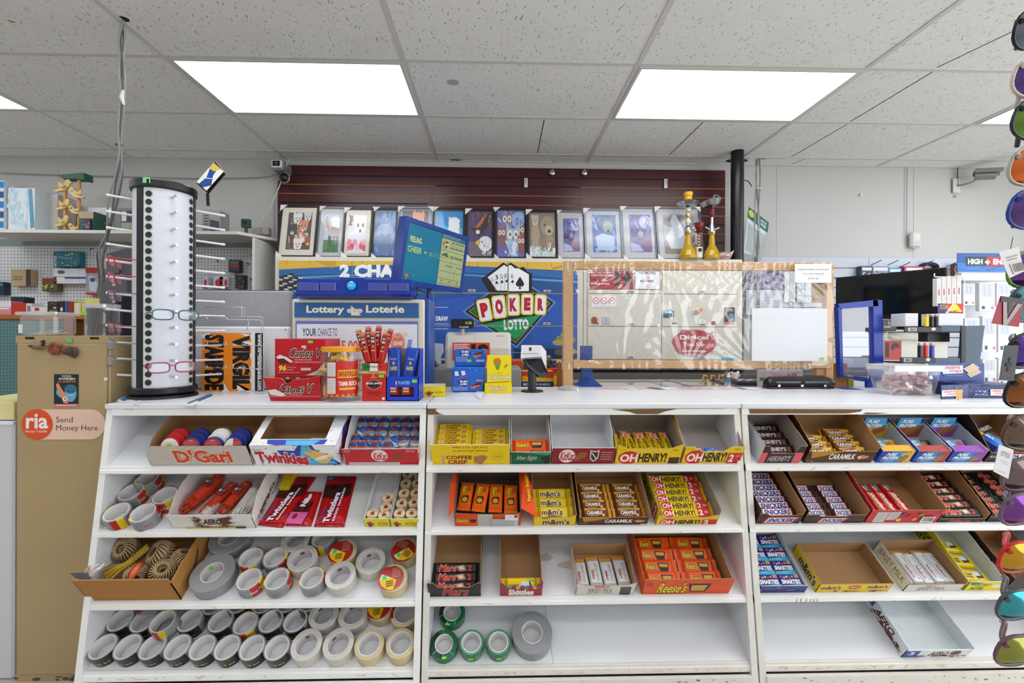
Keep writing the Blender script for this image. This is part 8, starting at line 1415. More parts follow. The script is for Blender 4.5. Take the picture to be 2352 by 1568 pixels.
def hookahs():
 zc=atY(900,592,3.42).z+.001;gl=mat('yellow_glass','d8b00c',rough=.08,trans=.35,noise=.1);st=G['steel'];gold=mat('gold_beads','c8a050',rough=.2,metal=.6)
 def pipe(px,ytop,s,lab,bowlc,beads,Y=3.40):
  p=atY(px,592,Y);H_=atY(px,ytop,Y).z-zc;t=thing('water_pipe',lab,'water pipe',(p.x,Y,zc));b=.06*s
  return t,H_,b
 t,h,b=pipe(1579,440,1,'tall water pipe with a yellow glass base and a yellow bowl','','')
 MB().lathe([(0,0),(b,.0),(b*1.02,.02),(b*.8,.06),(b*.42,.10),(b*.33,.17),(b*.42,.19),(0,.2)],gl,28).build('glass_base',t);m=MB();m.lathe([(b*.45,.19),(b*.5,.2),(b*.45,.23),(.012,.25),(.012,h*.62)],st,20)
 for k in range(5):m.lathe([(0,.255+.045*k),(.018,.262+.045*k),(.021,.275+.045*k),(.018,.288+.045*k),(0,.295+.045*k)],gold if k%2 else mat('bead_pale','d8d2c0',rough=.15),16)
 m.tube([(0,0,.215),(.05,-.01,.225)],.007,st,8);m.build('stem',t);MB().lathe([(.015,h*.79),(.06,h*.80),(.082,h*.845),(.08,h*.85),(.055,h*.825),(.01,h*.82)],st,28).build('tray',t);MB().lathe([(.012,h*.87),(.03,h*.89),(.026,h*.93),(.032,h*.95),(.034,h*1.0),(0,h*1.0)],mat('bowl_yellow','e0b020',rough=.35),20).build('bowl',t)
 t,h,b=pipe(1634,443,.92,'tall water pipe with a yellow glass base and a dark red stem','','')
 MB().lathe([(0,0),(b,0),(b*1.02,.02),(b*.8,.06),(b*.42,.10),(b*.33,.17),(b*.42,.19),(0,.2)],gl,28).build('glass_base',t);m=MB();m.lathe([(b*.45,.19),(b*.5,.2),(.02,.225),(.01,.27),(.01,h*.82)],st,18);m.lathe([(.012,.31),(.018,.33),(.018,.37),(.012,.385)],mat('stem_red','6a1420',rough=.2),16);m.tube([(0,0,.21),(-.055,-.01,.235)],.006,st,8);m.tube([(0,0,.21),(.05,-.01,.23)],.006,st,8);m.build('stem',t)
 o=MB().lathe([(.01,0),(.055,.012),(.078,.045),(.075,.05),(.05,.03),(.008,.02)],st,28).build('tray',t);o.location=(0,0,h*.8);o.rotation_euler=(0,-.2,0);o=MB().lathe([(.02,0),(.03,.004),(.03,.012),(.02,.014)],st,18).build('charcoal_cover',t);o.location=(.03,0,h*.93);o.rotation_euler=(1.2,.2,0)
 t,h,b=pipe(1604,512,.5,'small red and cream water pipe between the two tall ones','','',3.385)
 MB().bbox(-.022,.022,-.02,.02,0,.085,mat('cream_base','d8cdb0',rough=.4),.006).build('base',t);m=MB();m.lathe([(0,0),(.014,0),(.014,.004),(0,.005)],'1c1c1c',16);o=m.build('round_window',t);o.location=(0,-.021,.06);o.rotation_euler=(math.pi/2,0,0)
 m=MB();[m.lathe([(0,.085+.022*k),(.012,.090+.022*k),(.014,.096+.022*k),(.012,.102+.022*k),(0,.107+.022*k)],mat('bead_copper','b87a6a',rough=.2,metal=.4),14) for k in range(5)];m.tube([(-.03,0,.10),(0,0,.09),(.03,0,.10)],.005,'5a2418',8);m.build('stem',t);MB().lathe([(.01,.19),(.035,.2),(.014,.205),(.03,.235),(.036,.262),(0,.262)],mat('bowl_red','7a1c22',rough=.3),20).build('bowl',t)
# bag of orange things and a wood strip at the end of the cabinets
 mb=MB();p=atY(1665,592,3.42);mb.ball((0,0,.03),.06,.04,.03,film('bag_clear2','f2e6e0',.3,.15),12,8);[mb.ball((R.random()*.09-.045,R.random()*.04-.02,.02+R.random()*.02),.018,.014,.012,'d8805c',8,6) for _ in range(9)];mb.slab([(.03,0,.04),(.06,0,.035),(.075,0,.075)],.003,film('bag_clear2','f2e6e0',.3));o=mb.build('candy_bag');o.location=(p.x,3.44,zc);tag(o,'clear bag of orange sweets at the end of the metal cabinets','bag')
hookahs()
def wall_bits():
 st=G['steel'];gy=mat('cam_grey','8f908e',rough=.35,metal=.3);cb=mat('cable_grey','9a9da0',rough=.5);wh=mat('plastic_white','d9d8d2',rough=.4)
 def cable(pts,r,lab,m=cb,Y=3.7,name='cable'):mb=MB();V=smooth_path([atY(*(p if len(p)==3 else(*p,Y))) for p in pts],5);o0=V[0].copy();mb.tube([v-o0 for v in V],r,m,6);o=mb.build(name);o.location=o0;return tag(o,lab,'cable')
# cameras
 t=thing('security_camera','white faced security camera above the dark dome at the slat wall corner','security camera',atY(648,390,3.70));MB().bbox(-.045,.045,-.10,.06,-.045,.04,gy,.01).build('housing',t);m=MB();m.bbox(-.04,.04,-.112,-.10,-.03,.03,'e8e8e8',.006);m.bbox(-.028,.028,-.115,-.112,-.02,.02,'15161a',.003);m.build('face',t);m=MB();m.lathe([(0,0),(.010,0),(.010,.006),(0,.008)],'6a6c72',14);o=m.build('lens',t);o.location=(0,-.114,0);o.rotation_euler=(math.pi/2,0,0)
 t=thing('dome_camera','small black dome camera below the white faced camera','security camera',atY(652,412,3.66));m=MB();m.ball((0,0,0),.04,.04,.04,G['black_plastic'],18,12);m.build('dome',t);o=MB().lathe([(.036,0),(.044,.003),(.044,.012),(.036,.014)],gy,20).build('ring',t);o.rotation_euler=(math.pi/2,0,0)
 t=thing('security_camera','grey bullet security camera on a white wall plate','security camera',atY(2193,421,3.77));MB().bbox(-.03,.03,-.012,0,-.06,.06,wh,.002).build('wall_plate',t);MB().tube(smooth_path([(0,-.01,0),(.02,-.05,-.004),(.06,-.09,.01),(.085,-.11,.04)],4),.007,gy,8).build('arm',t)
 m=MB();m.tube([(0,.05,0),(0,-.07,0)],.036,gy,20);m.tube([(0,-.072,0),(0,-.074,0)],.030,'e0e2e6',20);m.tube([(0,-.075,0),(0,-.077,0)],.012,'15161a',14);o=m.build('housing',t);o.location=(.10,-.13,.045);o.rotation_euler=(.15,0,.9);m=MB();m.slab([(-.05,.06,.04),(.05,.06,.04),(.05,-.10,.04),(-.05,-.10,.04)],.006,mat('cam_shade','8a8b84',rough=.4));m.add([(-.05,.06,.046),(-.05,-.10,.046),(-.058,-.10,.01),(-.058,.06,.01)],[(0,1,2,3)],MATS['cam_shade']);m.add([(.05,.06,.046),(.05,-.10,.046),(.058,-.10,.01),(.058,.06,.01)],[(0,1,2,3)],MATS['cam_shade']);o=m.build('sun_shade',t);o.location=(.10,-.13,.045);o.rotation_euler=(.15,0,.9)
 cable([(2199,376),(2197,390),(2198,410),(2200,420),(2206,419)],.0035,'dark cable dropping from the ceiling to the bullet camera',G['gap'],3.76)
 t=thing('motion_sensor','white wall motion sensor at the end of a thin cable','motion sensor',atY(2094,547,3.77));MB().bbox(-.042,.042,-.045,0,-.065,.065,wh,.014).build('housing',t);m=MB();m.box(-.018,.022,-.0465,-.044,-.045,-.008,'c4c6c8');m.build('sensor_window',t)
 cable([(2082,377),(2081,420),(2081,480),(2081,530)],.003,'thin grey cable running down the wall to the motion sensor',Y=3.765)
 for x,y,l in((1974,443,'small metal cable clip alone on the grey wall'),(2191,445,'small metal cable clip below the bullet camera')):q=MB().bbox(-.006,.006,-.012,0,-.011,.011,st,.003).build('cable_clip');q.location=atY(x,y,3.775);tag(q,l,'clip')
# spot hooks
 for i,x in enumerate((1266,1340)):t=thing('ceiling_hook','small round chrome light hook on the slat wall, %s of two'%('nearer the tall pictures','nearer the black column')[i],'hook',atY(x,397,3.74),group='round chrome hooks');MB().ball((0,-.01,0),.024,.012,.024,mat('chrome','d8d8dc',rough=.12,metal=1),16,10).build('disc',t);MB().tube([(0,-.012,.0),(.002,-.014,.035)],.004,G['steel'],8).build('stem',t)
 for i,x in enumerate((1206,1527)):t=thing('price_hook','white hook plate on the slat wall, %s'%('above the owl picture','above the white horse picture')[i],'hook',atY(x,419,3.74),group='white hook plates');MB().bbox(-.014,.014,-.004,.002,-.04,.036,'dfe2e8',.001).build('plate',t);MB().tube([(0,-.004,.03),(0,-.02,.01),(-.004,-.03,-.02)],.002,G['black_plastic'],6).build('wire',t)
# corner cables
 cable([(664,368),(655,385),(640,430),(614,490),(584,528)],.004,'white cable slanting from the ceiling corner to the shelf',wh,3.66);cable([(0,404),(150,408),(300,411),(470,414),(600,410),(636,402)],.004,'long thin cable running across the upper left wall',cb,3.76);cable([(640,400),(634,430),(628,480),(630,560)],.006,'grey cable bundle down the left edge of the dark slat wall',cb,3.72);cable([(1706,411),(1716,413),(1725,425)],.0035,'short dark cable from the column to the grey bundle',G['gap'],3.6)
# bundle by the column, flyer
 t=thing('cable_bundle','grey cable bundle hanging from the ceiling beside the black column','cable',atY(1738,364,3.45));L=t.location
 for i in range(5):MB().tube([v-L for v in smooth_path([atY(1732+i*3+(4 if k%2 else 0)*math.sin(i*2+k),y,3.45+.008*(i%2)) for k,y in enumerate((362,400,450,500,560,620,690,760,840))],5)],.0042,(cb,mat('conduit','b0ada6',rough=.5),mat('cable_dk','6a6a68',rough=.5))[i%3],6).build('cable',t)
 for k,y in enumerate((430,526,700)):m=MB();p=atY(1740,y,3.44)-L;m.lathe([(.022,-.003),(.024,0),(.022,.003)],'e0e0e0',12);m.build('cable_tie',t).location=p
 P=[atY(x,y,3.6) for x,y in((1718,472),(1764,508),(1739,584),(1706,578))];o0=P[0].copy();mb=MB();mb.slab([p-o0 for p in P[::-1]],-.002,'d3dde0');a=Art(mb,Vector((0,-.003,0)),P[1]-P[0],P[3]-P[0],.0005);a.n=Vector((0,-1,0));a.r(0,0,1,.22,'1f6a5c');a.el(.15,.1,.13,.07,'d8d23c');a.t('FAIR AT',.62,.05,.9,.1,'e8ece0',.03);a.t('WORK',.62,.12,.9,.18,'e8ece0',.03);smalltext(a,.08,.32,.9,.9,16,'a0acb0',.35);o=mb.build('wall_flyer');o.location=o0;tag(o,'green and white labour flyer pinned behind the grey cable bundle','flyer')
# papers and a blue poster behind the screen
 for x0,y0,x1,y1,c,l,ar in((1713,614,1798,662,'8a86a4','hazy violet picture hanging on the pale slat wall',lambda a:wob(a,('5a5870','3c3f50','a89cb8','7a6a9c'),60,.02,.98,.05,.95,.06,.08)),(1713,660,1796,720,'c8cbd6','pale calendar page below the violet picture',lambda a:smalltext(a,.08,.2,.9,.9,6,'aeb2c0',.15)),(1801,620,1826,690,'d0d2d8','narrow white sheet pinned beside the violet picture',lambda a:a.line(.5,.0,.5,1,.003,'6a6c74')),(1830,640,1866,690,'cfd2da','white sheet with a taped centre line behind the screen',lambda a:(a.line(.5,0,.5,1,.003,'5a5c64'),a.line(0,.4,1,.4,.002,'a8aab0')))):
  boxpx('wall_sheet',l,'paper',x0,y0,x1,y1,3.72,.003,c,ar,bev=.0003)
# goods on the pale slat wall
 for i,(x0,y0,x1,y1,c) in enumerate(((1977,606,2004,640,'3c4650'),(2002,606,2042,640,'8a94a4'),(2040,610,2070,640,'2c9ac0'),(2076,606,2122,640,'b82c5c'),(2164,608,2178,640,'c8c0d8'))):
  boxpx('hanging_package',('dark','silver grey','light blue','magenta','pale violet')[i]+' package hanging on the slat wall above the television','package',x0,y0,x1,y1,3.70,.05,c,lambda a:(a.r(.1,.1,.9,.3,'d8dce0'),wob(a,('e0e4e8','2a2e34'),8,.1,.9,.4,.9,.06,.06)))
  q=MB();pp=atY(x1-5,y0-2,3.74);q.tube([pp,pp+Vector((.03,-.03,.02)),pp+Vector((.05,-.05,.035))],.003,G['black_plastic'],6);o=q.build('wall_hook');tag(o,'black wire hook holding the %s package'%('dark','silver grey','light blue','magenta','pale violet')[i],'hook','black slat wall hooks')
 mb=MB();[mb.tube([(.062*math.cos(a)+.0,.02,.03*math.sin(a)),(.062*math.cos(a),-.02,.03*math.sin(a))],.012,mat('strap','2a2c30',rough=.7),6) for a in(math.pi*i/9 for i in range(10))];o=mb.build('coiled_strap');o.location=atY(2132,608,3.73);tag(o,'black coiled strap lying above the television edge','strap')
 mb=MB();mb.bbox(-.035,.035,-.02,.02,-.06,.055,'3a3230',.02);a=Art(mb,(-.03,-.0205,.05),(.06,0,0),(0,0,-.1));a.el(.5,.5,.35,.3,'c8642c');a.el(.5,.5,.25,.2,'4a3a34');o=mb.build('tool_package');o.location=atY(2191,614,3.71);tag(o,'black and orange tool package beside the blue header sign','package')
wall_bits()
# left corner of the shop
def left_side():
 wp=mat('shelf_white','cfccc6',rough=.5);peg=mat('pegboard','d5d8dc',rough=.6)
 nt=peg.node_tree;N,Lk=nt.nodes,nt.links;b=N['Principled BSDF'];tc=N.new('ShaderNodeTexCoord');mp=N.new('ShaderNodeMapping');mp.inputs['Scale'].default_value=(1/.0254,1,1/.0254);Lk.new(tc.outputs['Object'],mp.inputs[0])
 fr=N.new('ShaderNodeVectorMath');fr.operation='FRACTION';Lk.new(mp.outputs[0],fr.inputs[0]);sb=N.new('ShaderNodeVectorMath');sb.operation='SUBTRACT';Lk.new(fr.outputs[0],sb.inputs[0]);sb.inputs[1].default_value=(.5,0,.5);ml=N.new('ShaderNodeVectorMath');ml.operation='MULTIPLY';Lk.new(sb.outputs[0],ml.inputs[0]);ml.inputs[1].default_value=(1,0,1);ln=N.new('ShaderNodeVectorMath');ln.operation='LENGTH';Lk.new(ml.outputs[0],ln.inputs[0])
 gt=N.new('ShaderNodeMath');gt.operation='GREATER_THAN';gt.inputs[1].default_value=.16;Lk.new(ln.outputs['Value'],gt.inputs[0]);mx=N.new('ShaderNodeMix');mx.data_type='RGBA';Lk.new(gt.outputs[0],mx.inputs[0]);old=b.inputs['Base Color'].links[0].from_socket;mx.inputs[6].default_value=(.03,.035,.04,1);Lk.new(old,mx.inputs[7]);Lk.new(mx.outputs[2],b.inputs['Base Color'])
 teal=peg.copy();teal.name='pegboard_teal';MATS['pegboard_teal']=teal
 for n_ in teal.node_tree.nodes:
  if n_.type=='MIX' and not n_.inputs[6].is_linked and n_.inputs[6].default_value[0]>.3:n_.inputs[6].default_value=(*s2l('5f8484'),1);n_.inputs[7].default_value=(*s2l('6a9292'),1)
 Yp=3.72
 def board(nm,lab,x0,y0,x1,y1,Y,m):xa,xb,z0,z1=rectpx(x0,y0,x1,y1,Y);q=MB().box(-(xb-xa)/2,(xb-xa)/2,0,.008,0,z1-z0,m).build(nm);q.location=((xa+xb)/2,Y,z0);return tag(q,lab,'pegboard')
 board('pegboard','white pegboard on the left wall below the long white shelf',-60,571,612,735,Yp,peg);board('pegboard','teal pegboard below the orange wooden shelf',-60,744,640,930,Yp,teal);board('teal_rail','narrow teal board strip right under the long white shelf',-60,556,612,571,Yp-.01,mat('teal_plain','82908c',rough=.6))
 Ys=3.38;zs=atY(300,541,Ys).z;x0,x1=atY(-60,540,Ys).x,atY(545,540,Ys).x;mb=MB();x2=atY(612,560,3.5).x
 t_=.022;P=[(x0,Ys),(x1,Ys),(x2+.02,3.62),(x2+.02,3.76),(x0,3.76)];n=len(P);vs=[Vector((x,y,z)) for z in(zs-.0,zs+t_) for x,y in P];c=Vector(((x0+x1)/2,3.6,zs));mb.add([v-c for v in vs],[tuple(range(n))[::-1],tuple(range(n,2*n))]+[(i,(i+1)%n,n+(i+1)%n,n+i) for i in range(n)],wp);o=mb.build('wall_shelf');o.location=c;tag(o,'long white shelf high on the left wall','shelf')
 zt=zs+t_+.001
# side upright at the right end of the pegboard
 xa=atY(613,620,3.6).x;q=MB().box(-.01,.01,-.2,.14,0,.72,wp).build('shelf_upright');q.location=(xa,3.6,zs-.74);tag(q,'white upright board between the pegboard and the lottery posters','upright')
 def on(nm,lab,cat,x0,y0,x1,Y,d,c,art=None,**k):return boxpx(nm,lab,cat,x0,y0,x1,530,Y,d,c,art,zb=zt,**k)
 on('appliance_box','blue striped box at the far left end of the high shelf','box',-30,421,7,3.42,.25,'c8ccd2',lambda a:[a.r(.3,.02+.2*i,1,.15+.2*i,('1f7ab8','2a4f80')[i%2]) for i in range(5)])
 on('appliance_box','large pale carton with a small printed picture on the high shelf','box',78,452,131,3.56,.15,mat('pale_carton','c3bfb8',rough=.6),lambda a:(a.r(.35,.08,.7,.4,'9aacbc'),a.r(.5,.5,.6,.53,'3a3a3c'),a.r(.3,.92,.8,.96,'a8988c')))
 on('appliance_box','white box with blue smoke print standing on the high shelf','box',17,438,78,3.44,.2,mat('blue_smoke','ccd6dc',rough=.5),lambda a:(wob(a,('a8c4d0','b8ccd8'),26,0,.7,.05,.95,.06,.1),a.r(.72,0,.73,1,'9ab0bc'),a.poly([(.76,.02),(.9,.02),(1,.9),(.85,.95)],'5d90ac')))
# wooden bird toy
 Yb=3.5;p=atY(158,533,Yb);t=thing('bird_toy','wooden bird toy with yellow birds on two poles under a green roof','toy',(p.x,Yb,zt));L=t.location;wd=mat('toy_wood','c8935c',rough=.5,noise=.1);yl=mat('toy_yellow','d8bc7c',rough=.5)
 def P_(x,y,Y=Yb):return atY(x,y,Y)-L
 m=MB();m.slab([P_(x,y,Yb-.03) for x,y in((131,407),(190,402),(190,418),(178,416),(139,415))][::-1],-.08,mat('toy_green','2f5c48',rough=.5));m.build('roof',t)
 for x in(148,180):a0=P_(x,418);MB().tube([(a0.x,0,0),(a0.x,0,a0.z)],.011,wd,12).build('pole',t)
 def bird(cx,cy,f,s,beak):m=MB();m.slab([P_(cx+f*x*s,cy+y*s,Yb-.02) for x,y in([(-26,12),(-14,9),(-8,-2),(0,-6),(3,-12),(9,-14),(12,-9),(16,-6),(11,-4),(9,4),(2,11),(-8,13),(-20,15)] if f>0 else[(-26,12),(-20,15),(-8,13),(2,11),(9,4),(11,-4),(16,-6),(12,-9),(9,-14),(3,-12),(0,-6),(-8,-2),(-14,9)][::1])][::-1 if f>0 else 1][::(1 if f>0 else-1)],-.018,yl);o=m.build('bird',t);m=MB();m.slab([P_(cx+f*x*s,cy+y*s,Yb-.041) for x,y in((-14,4),(-15,-10),(-6,-3),(2,2))][::-1],-.006,'d0b070');m.build('wing',o);e=MB();e.ball(P_(cx+f*7*s,cy-7*s,Yb-.04),.004,.003,.004,'f0ece0',8,6);e.build('eye',o);q=MB();q.slab([P_(cx+f*x*s,cy+y*s,Yb-.042) for x,y in((10,-9),(17,-6),(11,-4))][::-1],-.004,beak);q.build('beak',o)
 bird(146,431,1,1,'d8bc7c');bird(173,449,-1,.9,'d8bc7c');bird(146,474,1,.9,'b86a5a');bird(170,488,-1,.7,'b83c34');bird(144,512,1,.9,'a87a3c');bird(170,529,-1,.7,'c88c3c')
 on('green_feeder','green and tan feeder box lying in front of the bird toy','box',180,491,213,3.42,.12,mat('toy_green','2f5c48'),lambda a:a.r(0,0,1,.35,'a8987a'));on('dark_pouch','dark flowered pouch beside the green feeder box','pouch',188,508,205,3.40,.03,'3c3244',lambda a:wob(a,('8a7a9c','5a4a6c'),14,.1,.9,.1,.9,.1,.1))
 def plate(a):a.r(.06,.05,.94,.95,'d4d4d6');a.el(.5,.55,.38,.4,'bfc1c8');a.el(.5,.55,.34,.36,'d0d2d8');a.poly([(.4,.5),(.5,.15),(.62,.5),(.7,.75),(.3,.8)],'9098b0');wob(a,('8088a8','a8b0c4'),18,.3,.72,.45,.85,.05,.06)
 on('decorative_tile','white tile with a grey blue figure drawing leaning on the wall','ornament',200,482,258,3.55,.02,'d8d8da',plate);on('small_carton','grey carton with black and white label on the high shelf, behind the cables','box',263,482,306,3.45,.12,'6f7276',lambda a:(a.r(.3,.12,1,1,'2a2c2a'),a.r(.34,.15,.6,.55,'c8c8c0'),a.r(.32,.6,.98,.95,'8a927c')))
 on('clear_case','clear plastic case with dark contents at the end of the high shelf','case',462,487,504,3.45,.12,mat('case_grey','8f8c90',rough=.2),lambda a:(smalltext(a,.1,.2,.4,.95,6,'4a4a50',.5),a.poly([(.45,.4),(.95,.5),(.95,1),(.45,1)],'3c3c44')))
 t=thing('webcam','small green camera on a stand at the right end of the high shelf','camera',(atY(564,538,3.6).x,3.6,zt));m=MB();m.bbox(-.03,.03,-.02,.02,.075,.14,mat('dark_green','2c4c40',rough=.5),.003);m.build('housing',t);MB().tube([(0,0,0),(0,0,.08)],.012,MATS['dark_green'],10).build('stand',t);m=MB();m.lathe([(0,0),(.016,0),(.014,.006),(0,.007)],'1c1c1e',16);o=m.build('lens',t);o.location=(0,-.02,.11);o.rotation_euler=(math.pi/2,0,0)
 for i,(x0_,x1_) in enumerate(((578,597),(598,615))):boxpx('junction_box','beige wall junction box, %s'%('beside the white cable','touching the shelf upright')[i],'junction box',x0_,525,x1_,541,3.72,.05,'b8b0a4')
# goods hanging on the pegboard
 def hang(lab,x0,y0,x1,y1,c,art=None,Y=3.665,d=.05,nm='hanging_package',cat='package'):boxpx(nm,lab,cat,x0,y0,x1,y1,Y,d,c,art)
 hang('teal printed playing card packets hanging on the pegboard',121,583,182,619,'2c6c84',lambda a:(a.t('BICYCLE',.02,.15,.14,.95,'d8dce0',.02) if 0 else a.sub(.03,.95,.03,.3,.13,.95).t('BICYCLE',0,0,1,1,'e0e4e8',.03),wob(a,('4a94a4','3c8098','a8b870'),40,.15,.95,.15,.95,.05,.05)))
 hang('row of white boxed cards with a blue band on the pegboard',122,622,196,657,'dcdfe4',lambda a:(a.r(0,.55,1,.68,'2c4f8c'),[a.line(x,0,x,1,.001,'8a8e98') for x in(.45,.52,.8,.86,.92)],a.r(.1,.58,.35,.8,'e8eaf0'),a.el(.24,.25,.12,.12,'5a5c68')))
 hang('tan packaged razor hanging low on the pegboard',25,625,70,663,'b8a078',lambda a:(a.r(.75,0,1,1,'4a3a30'),smalltext(a,.1,.4,.6,.7,3,'5a4a38',.4)));hang('green and red shaving pack hanging on the pegboard',96,645,130,675,'5a5a2c',lambda a:(a.r(0,0,1,.3,'8a2c24'),wob(a,('c8b05c','2a3a1c'),12,.1,.9,.4,.9,.08,.08)))
 hang('clear blister pack with a red top near the grey cables',196,620,228,682,'9aa0ac',lambda a:(a.r(0,0,1,.2,'b8242c'),a.r(0,.93,1,1,'b8242c'),a.poly([(.2,.3),(.6,.3),(.85,.6),(.7,.9),(.3,.85)],'c8ccd8'),a.el(.5,.45,.2,.08,'5a4a7c')))
 hang('dark package at the left edge of the pegboard',-20,654,8,684,'1f2a44',lambda a:a.r(.4,.1,.9,.3,'3c9a4c'))
 hang('red and teal card hanging on the pegboard right of the tower',524,600,549,628,'2c3038',lambda a:(a.r(.1,.1,.9,.35,'3f7a3c'),a.r(.1,.4,.95,.6,'b83c34'),a.r(.1,.65,.95,.8,'4a3a5c')));hang('small dark mesh package beside the red and teal card',539,635,560,666,'2a2e30',lambda a:wob(a,('6a7478','4a5054'),24,.05,.95,.05,.95,.06,.06));hang('magenta and orange card hanging by the upright board',595,624,613,665,'c8742c',lambda a:(a.r(0,0,.8,.35,'d02c6c'),a.el(.5,.6,.35,.2,'c8ccd0')))
 for i,x in enumerate((466,490,503,513)):hang('boxed deck of cards with a red emblem, %s'%('at the tower edge','second from the tower','third from the tower','fourth from the tower')[i] if i!=1 else 'boxed deck of cards with a blue and red face beside the tower',x,639,x+(22 if i==1 else 10),667,'c8ccd4',lambda a:(a.el(.5,.5,.35,.3,'b83440'),a.r(0,.85,1,1,'2c3f7c')))
 for i,(x,y) in enumerate(((575,588),(565,606),(497,600),(540,632),(572,640),(188,612),(215,575))):q=MB();p0=atY(x,y,3.71);q.tube([p0,p0+Vector((.05,-.08,-.02)),p0+Vector((.09,-.14,-.04)),p0+Vector((.1,-.15,-.03))],.0025,G['gap'],6);o=q.build('peg_hook');tag(o,'dark wire peg hook on the white pegboard','hook','wire peg hooks on the white pegboard')
# orange wood shelf with small boxes
 Yo=3.25;xa,xb,z0,z1=rectpx(-60,729,215,739,Yo);ow=mat('orange_wood','a8642c',rough=.5,noise=.15,scale=20,stretch=(1,1,8));t=thing('wooden_shelf','orange wooden shelf on the left with small coloured boxes','shelf',((xa+xb)/2,Yo,0));w=(xb-xa)/2;MB().bbox(-w,w,0,.42,z0,z1,ow,.002).build('board',t);MB().bbox(w-.2,w-.14,.0,.3,0,z0,ow,.002).build('upright',t)
 for i,(x0_,y0_,x1_,c,lab,ar) in enumerate(((-15,698,25,'c8868c','pink and white stacked box on the orange shelf',lambda a:(a.r(0,.0,1,.45,'d8d4d8'),a.r(.1,.5,.9,.6,'e8e4e8'))),(26,702,58,'b8281c','bright red box on the orange shelf',None),(24,688,54,'1f2438','dark blue box behind the red one on the orange shelf',None),(59,703,73,'d0ccd0','small white and grey box beside the red one',lambda a:a.r(.2,.2,.8,.7,'8a7a80')),(72,711,108,'d8d6d0','low white box with a red mark on the orange shelf',lambda a:a.r(.2,.1,.5,.5,'b8343c')),(109,698,134,'1c1e28','black tape cassette box with coloured lettering',lambda a:(a.t('JVC',.2,.1,.8,.3,'b83424',.03),a.t('30',.5,.4,.8,.55,'d8d8d0',.03),a.t('EHG',.2,.65,.9,.9,'c8b83c',.03))),(135,697,147,'20222c','black cassette box with a white dot, next in the row',lambda a:a.el(.5,.6,.25,.15,'d8d8d8')),(148,697,154,'2a5a9c','thin blue cassette box in the row',None),(155,698,168,'8a2c34','dark red cassette box in the row',None),(169,700,186,'d8c83c','yellow framed pack of paper strips',lambda a:a.r(.2,.1,.8,.9,'d8d4cc')),(187,702,202,'d8cc58','pale yellow box at the end of the orange shelf',lambda a:a.r(.1,.1,.7,.9,'c8c0a8')))):
  boxpx('small_box',lab,'box',x0_,y0_,x1_,728,Yo+(.12 if y0_==688 else .02),.08,c,ar,zb=z1+.0005)
 q=MB();q.slab([atY(x,y,3.3)-atY(190,690,3.3) for x,y in((190,690),(228,690),(228,712),(205,712))][::-1],-.03,'d8cf7a');o=q.build('yellow_notepad');o.location=atY(190,690,3.3);tag(o,'pale yellow notepad standing behind the straw jar','notepad')
# grey machine and curved black housing behind the tower
 t=thing('office_machine','grey office machine behind the eyeglass tower','machine',(atY(290,700,2.9).x,2.9,0));L=t.location
 def slp(nm,pts,Y,th,m,par=t):mb=MB();mb.slab([atY(x,y,Y)-par.location for x,y in pts[::-1]],-th,m);mb.build(nm,par)
 gm=mat('machine_grey','4c4e54',rough=.4);slp('lid',[(244,588),(290,575),(330,566),(330,640),(243,650)],2.9,.3,gm);slp('body',[(243,640),(330,640),(330,1250),(243,1250)],2.91,.3,mat('machine_dark','3a3c42',rough=.45));slp('drawer_front',[(245,606),(272,603),(272,632),(245,634)],2.89,.005,mat('machine_grey2','5a5c62',rough=.4))
 t2=thing('machine_cover','curved dark grey machine cover in front of the office machine','cover',(atY(255,700,2.5).x,2.5,0));slp('shell',[(229,658),(262,638),(275,634),(284,640),(284,680),(268,690),(255,720),(252,770),(229,770)],2.5,.02,mat('cover_grey','5c5d60',rough=.35),t2);slp('base',[(252,690),(282,680),(284,1325),(252,1325)],2.52,.2,mat('cover_dark','1c1d22',rough=.5),t2)
# ---- tan metal cabinet
 Yc=1.80;tan=mat('tan_metal','b59f77',rough=.45,noise=.05,scale=3,c2='a89068');xa,xb,_,zt2=rectpx(35,777,248,1550,Yc,0);w=xb-xa;t=thing('metal_cabinet','tall tan metal cabinet with magnets and stickers left of the racks','cabinet',((xa+xb)/2,Yc,0));L=t.location
 mb=MB();mb.bbox(-w/2,w/2,.012,.46,0,zt2,tan,.004);mb.build('body',t);mb=MB();mb.bbox(-w/2+.008,w/2-.006,0,.012,.03,zt2-.03,tan,.002)
 a=Art(mb,(-w/2,0,zt2),(w,0,0),(0,0,-zt2));mb.build('door',t)
 mb=MB();mb.box(-w/2,w/2,.004,.013,zt2-.029,zt2,tan);a=Art(mb,(-w/2,.004,zt2),(w,0,0),(0,0,-.03));a.r(.10,.15,.20,.45,'1c1814');a.r(.80,.15,.90,.45,'1c1814');mb.build('top_rail',t)
 mb=MB();mb.box(-w/2,w/2,.005,.013,0,.029,tan);a=Art(mb,(-w/2,.005,.029),(w,0,0),(0,0,-.029));[blobpoly(a,R.random(),.3+R.random()*.6,.02+R.random()*.04,.1+R.random()*.2,'5a4a34') for _ in range(14)];mb.build('bottom_rail',t)
 def st_(nm,lab,cat,x0,y0,x1,y1,c,art=None,d=.002):return boxpx(nm,lab,cat,x0,y0,x1,y1,Yc-d-.0002,d,c,art,bev=.0003)
 st_('price_sticker','small green price sticker at the top of the tan cabinet','sticker',152,784,165,792,'58c878',d=.0008);st_('white_sticker','tiny white sticker at the right side of the tan cabinet door','sticker',239,872,247,879,'e8e4dc',d=.0008)
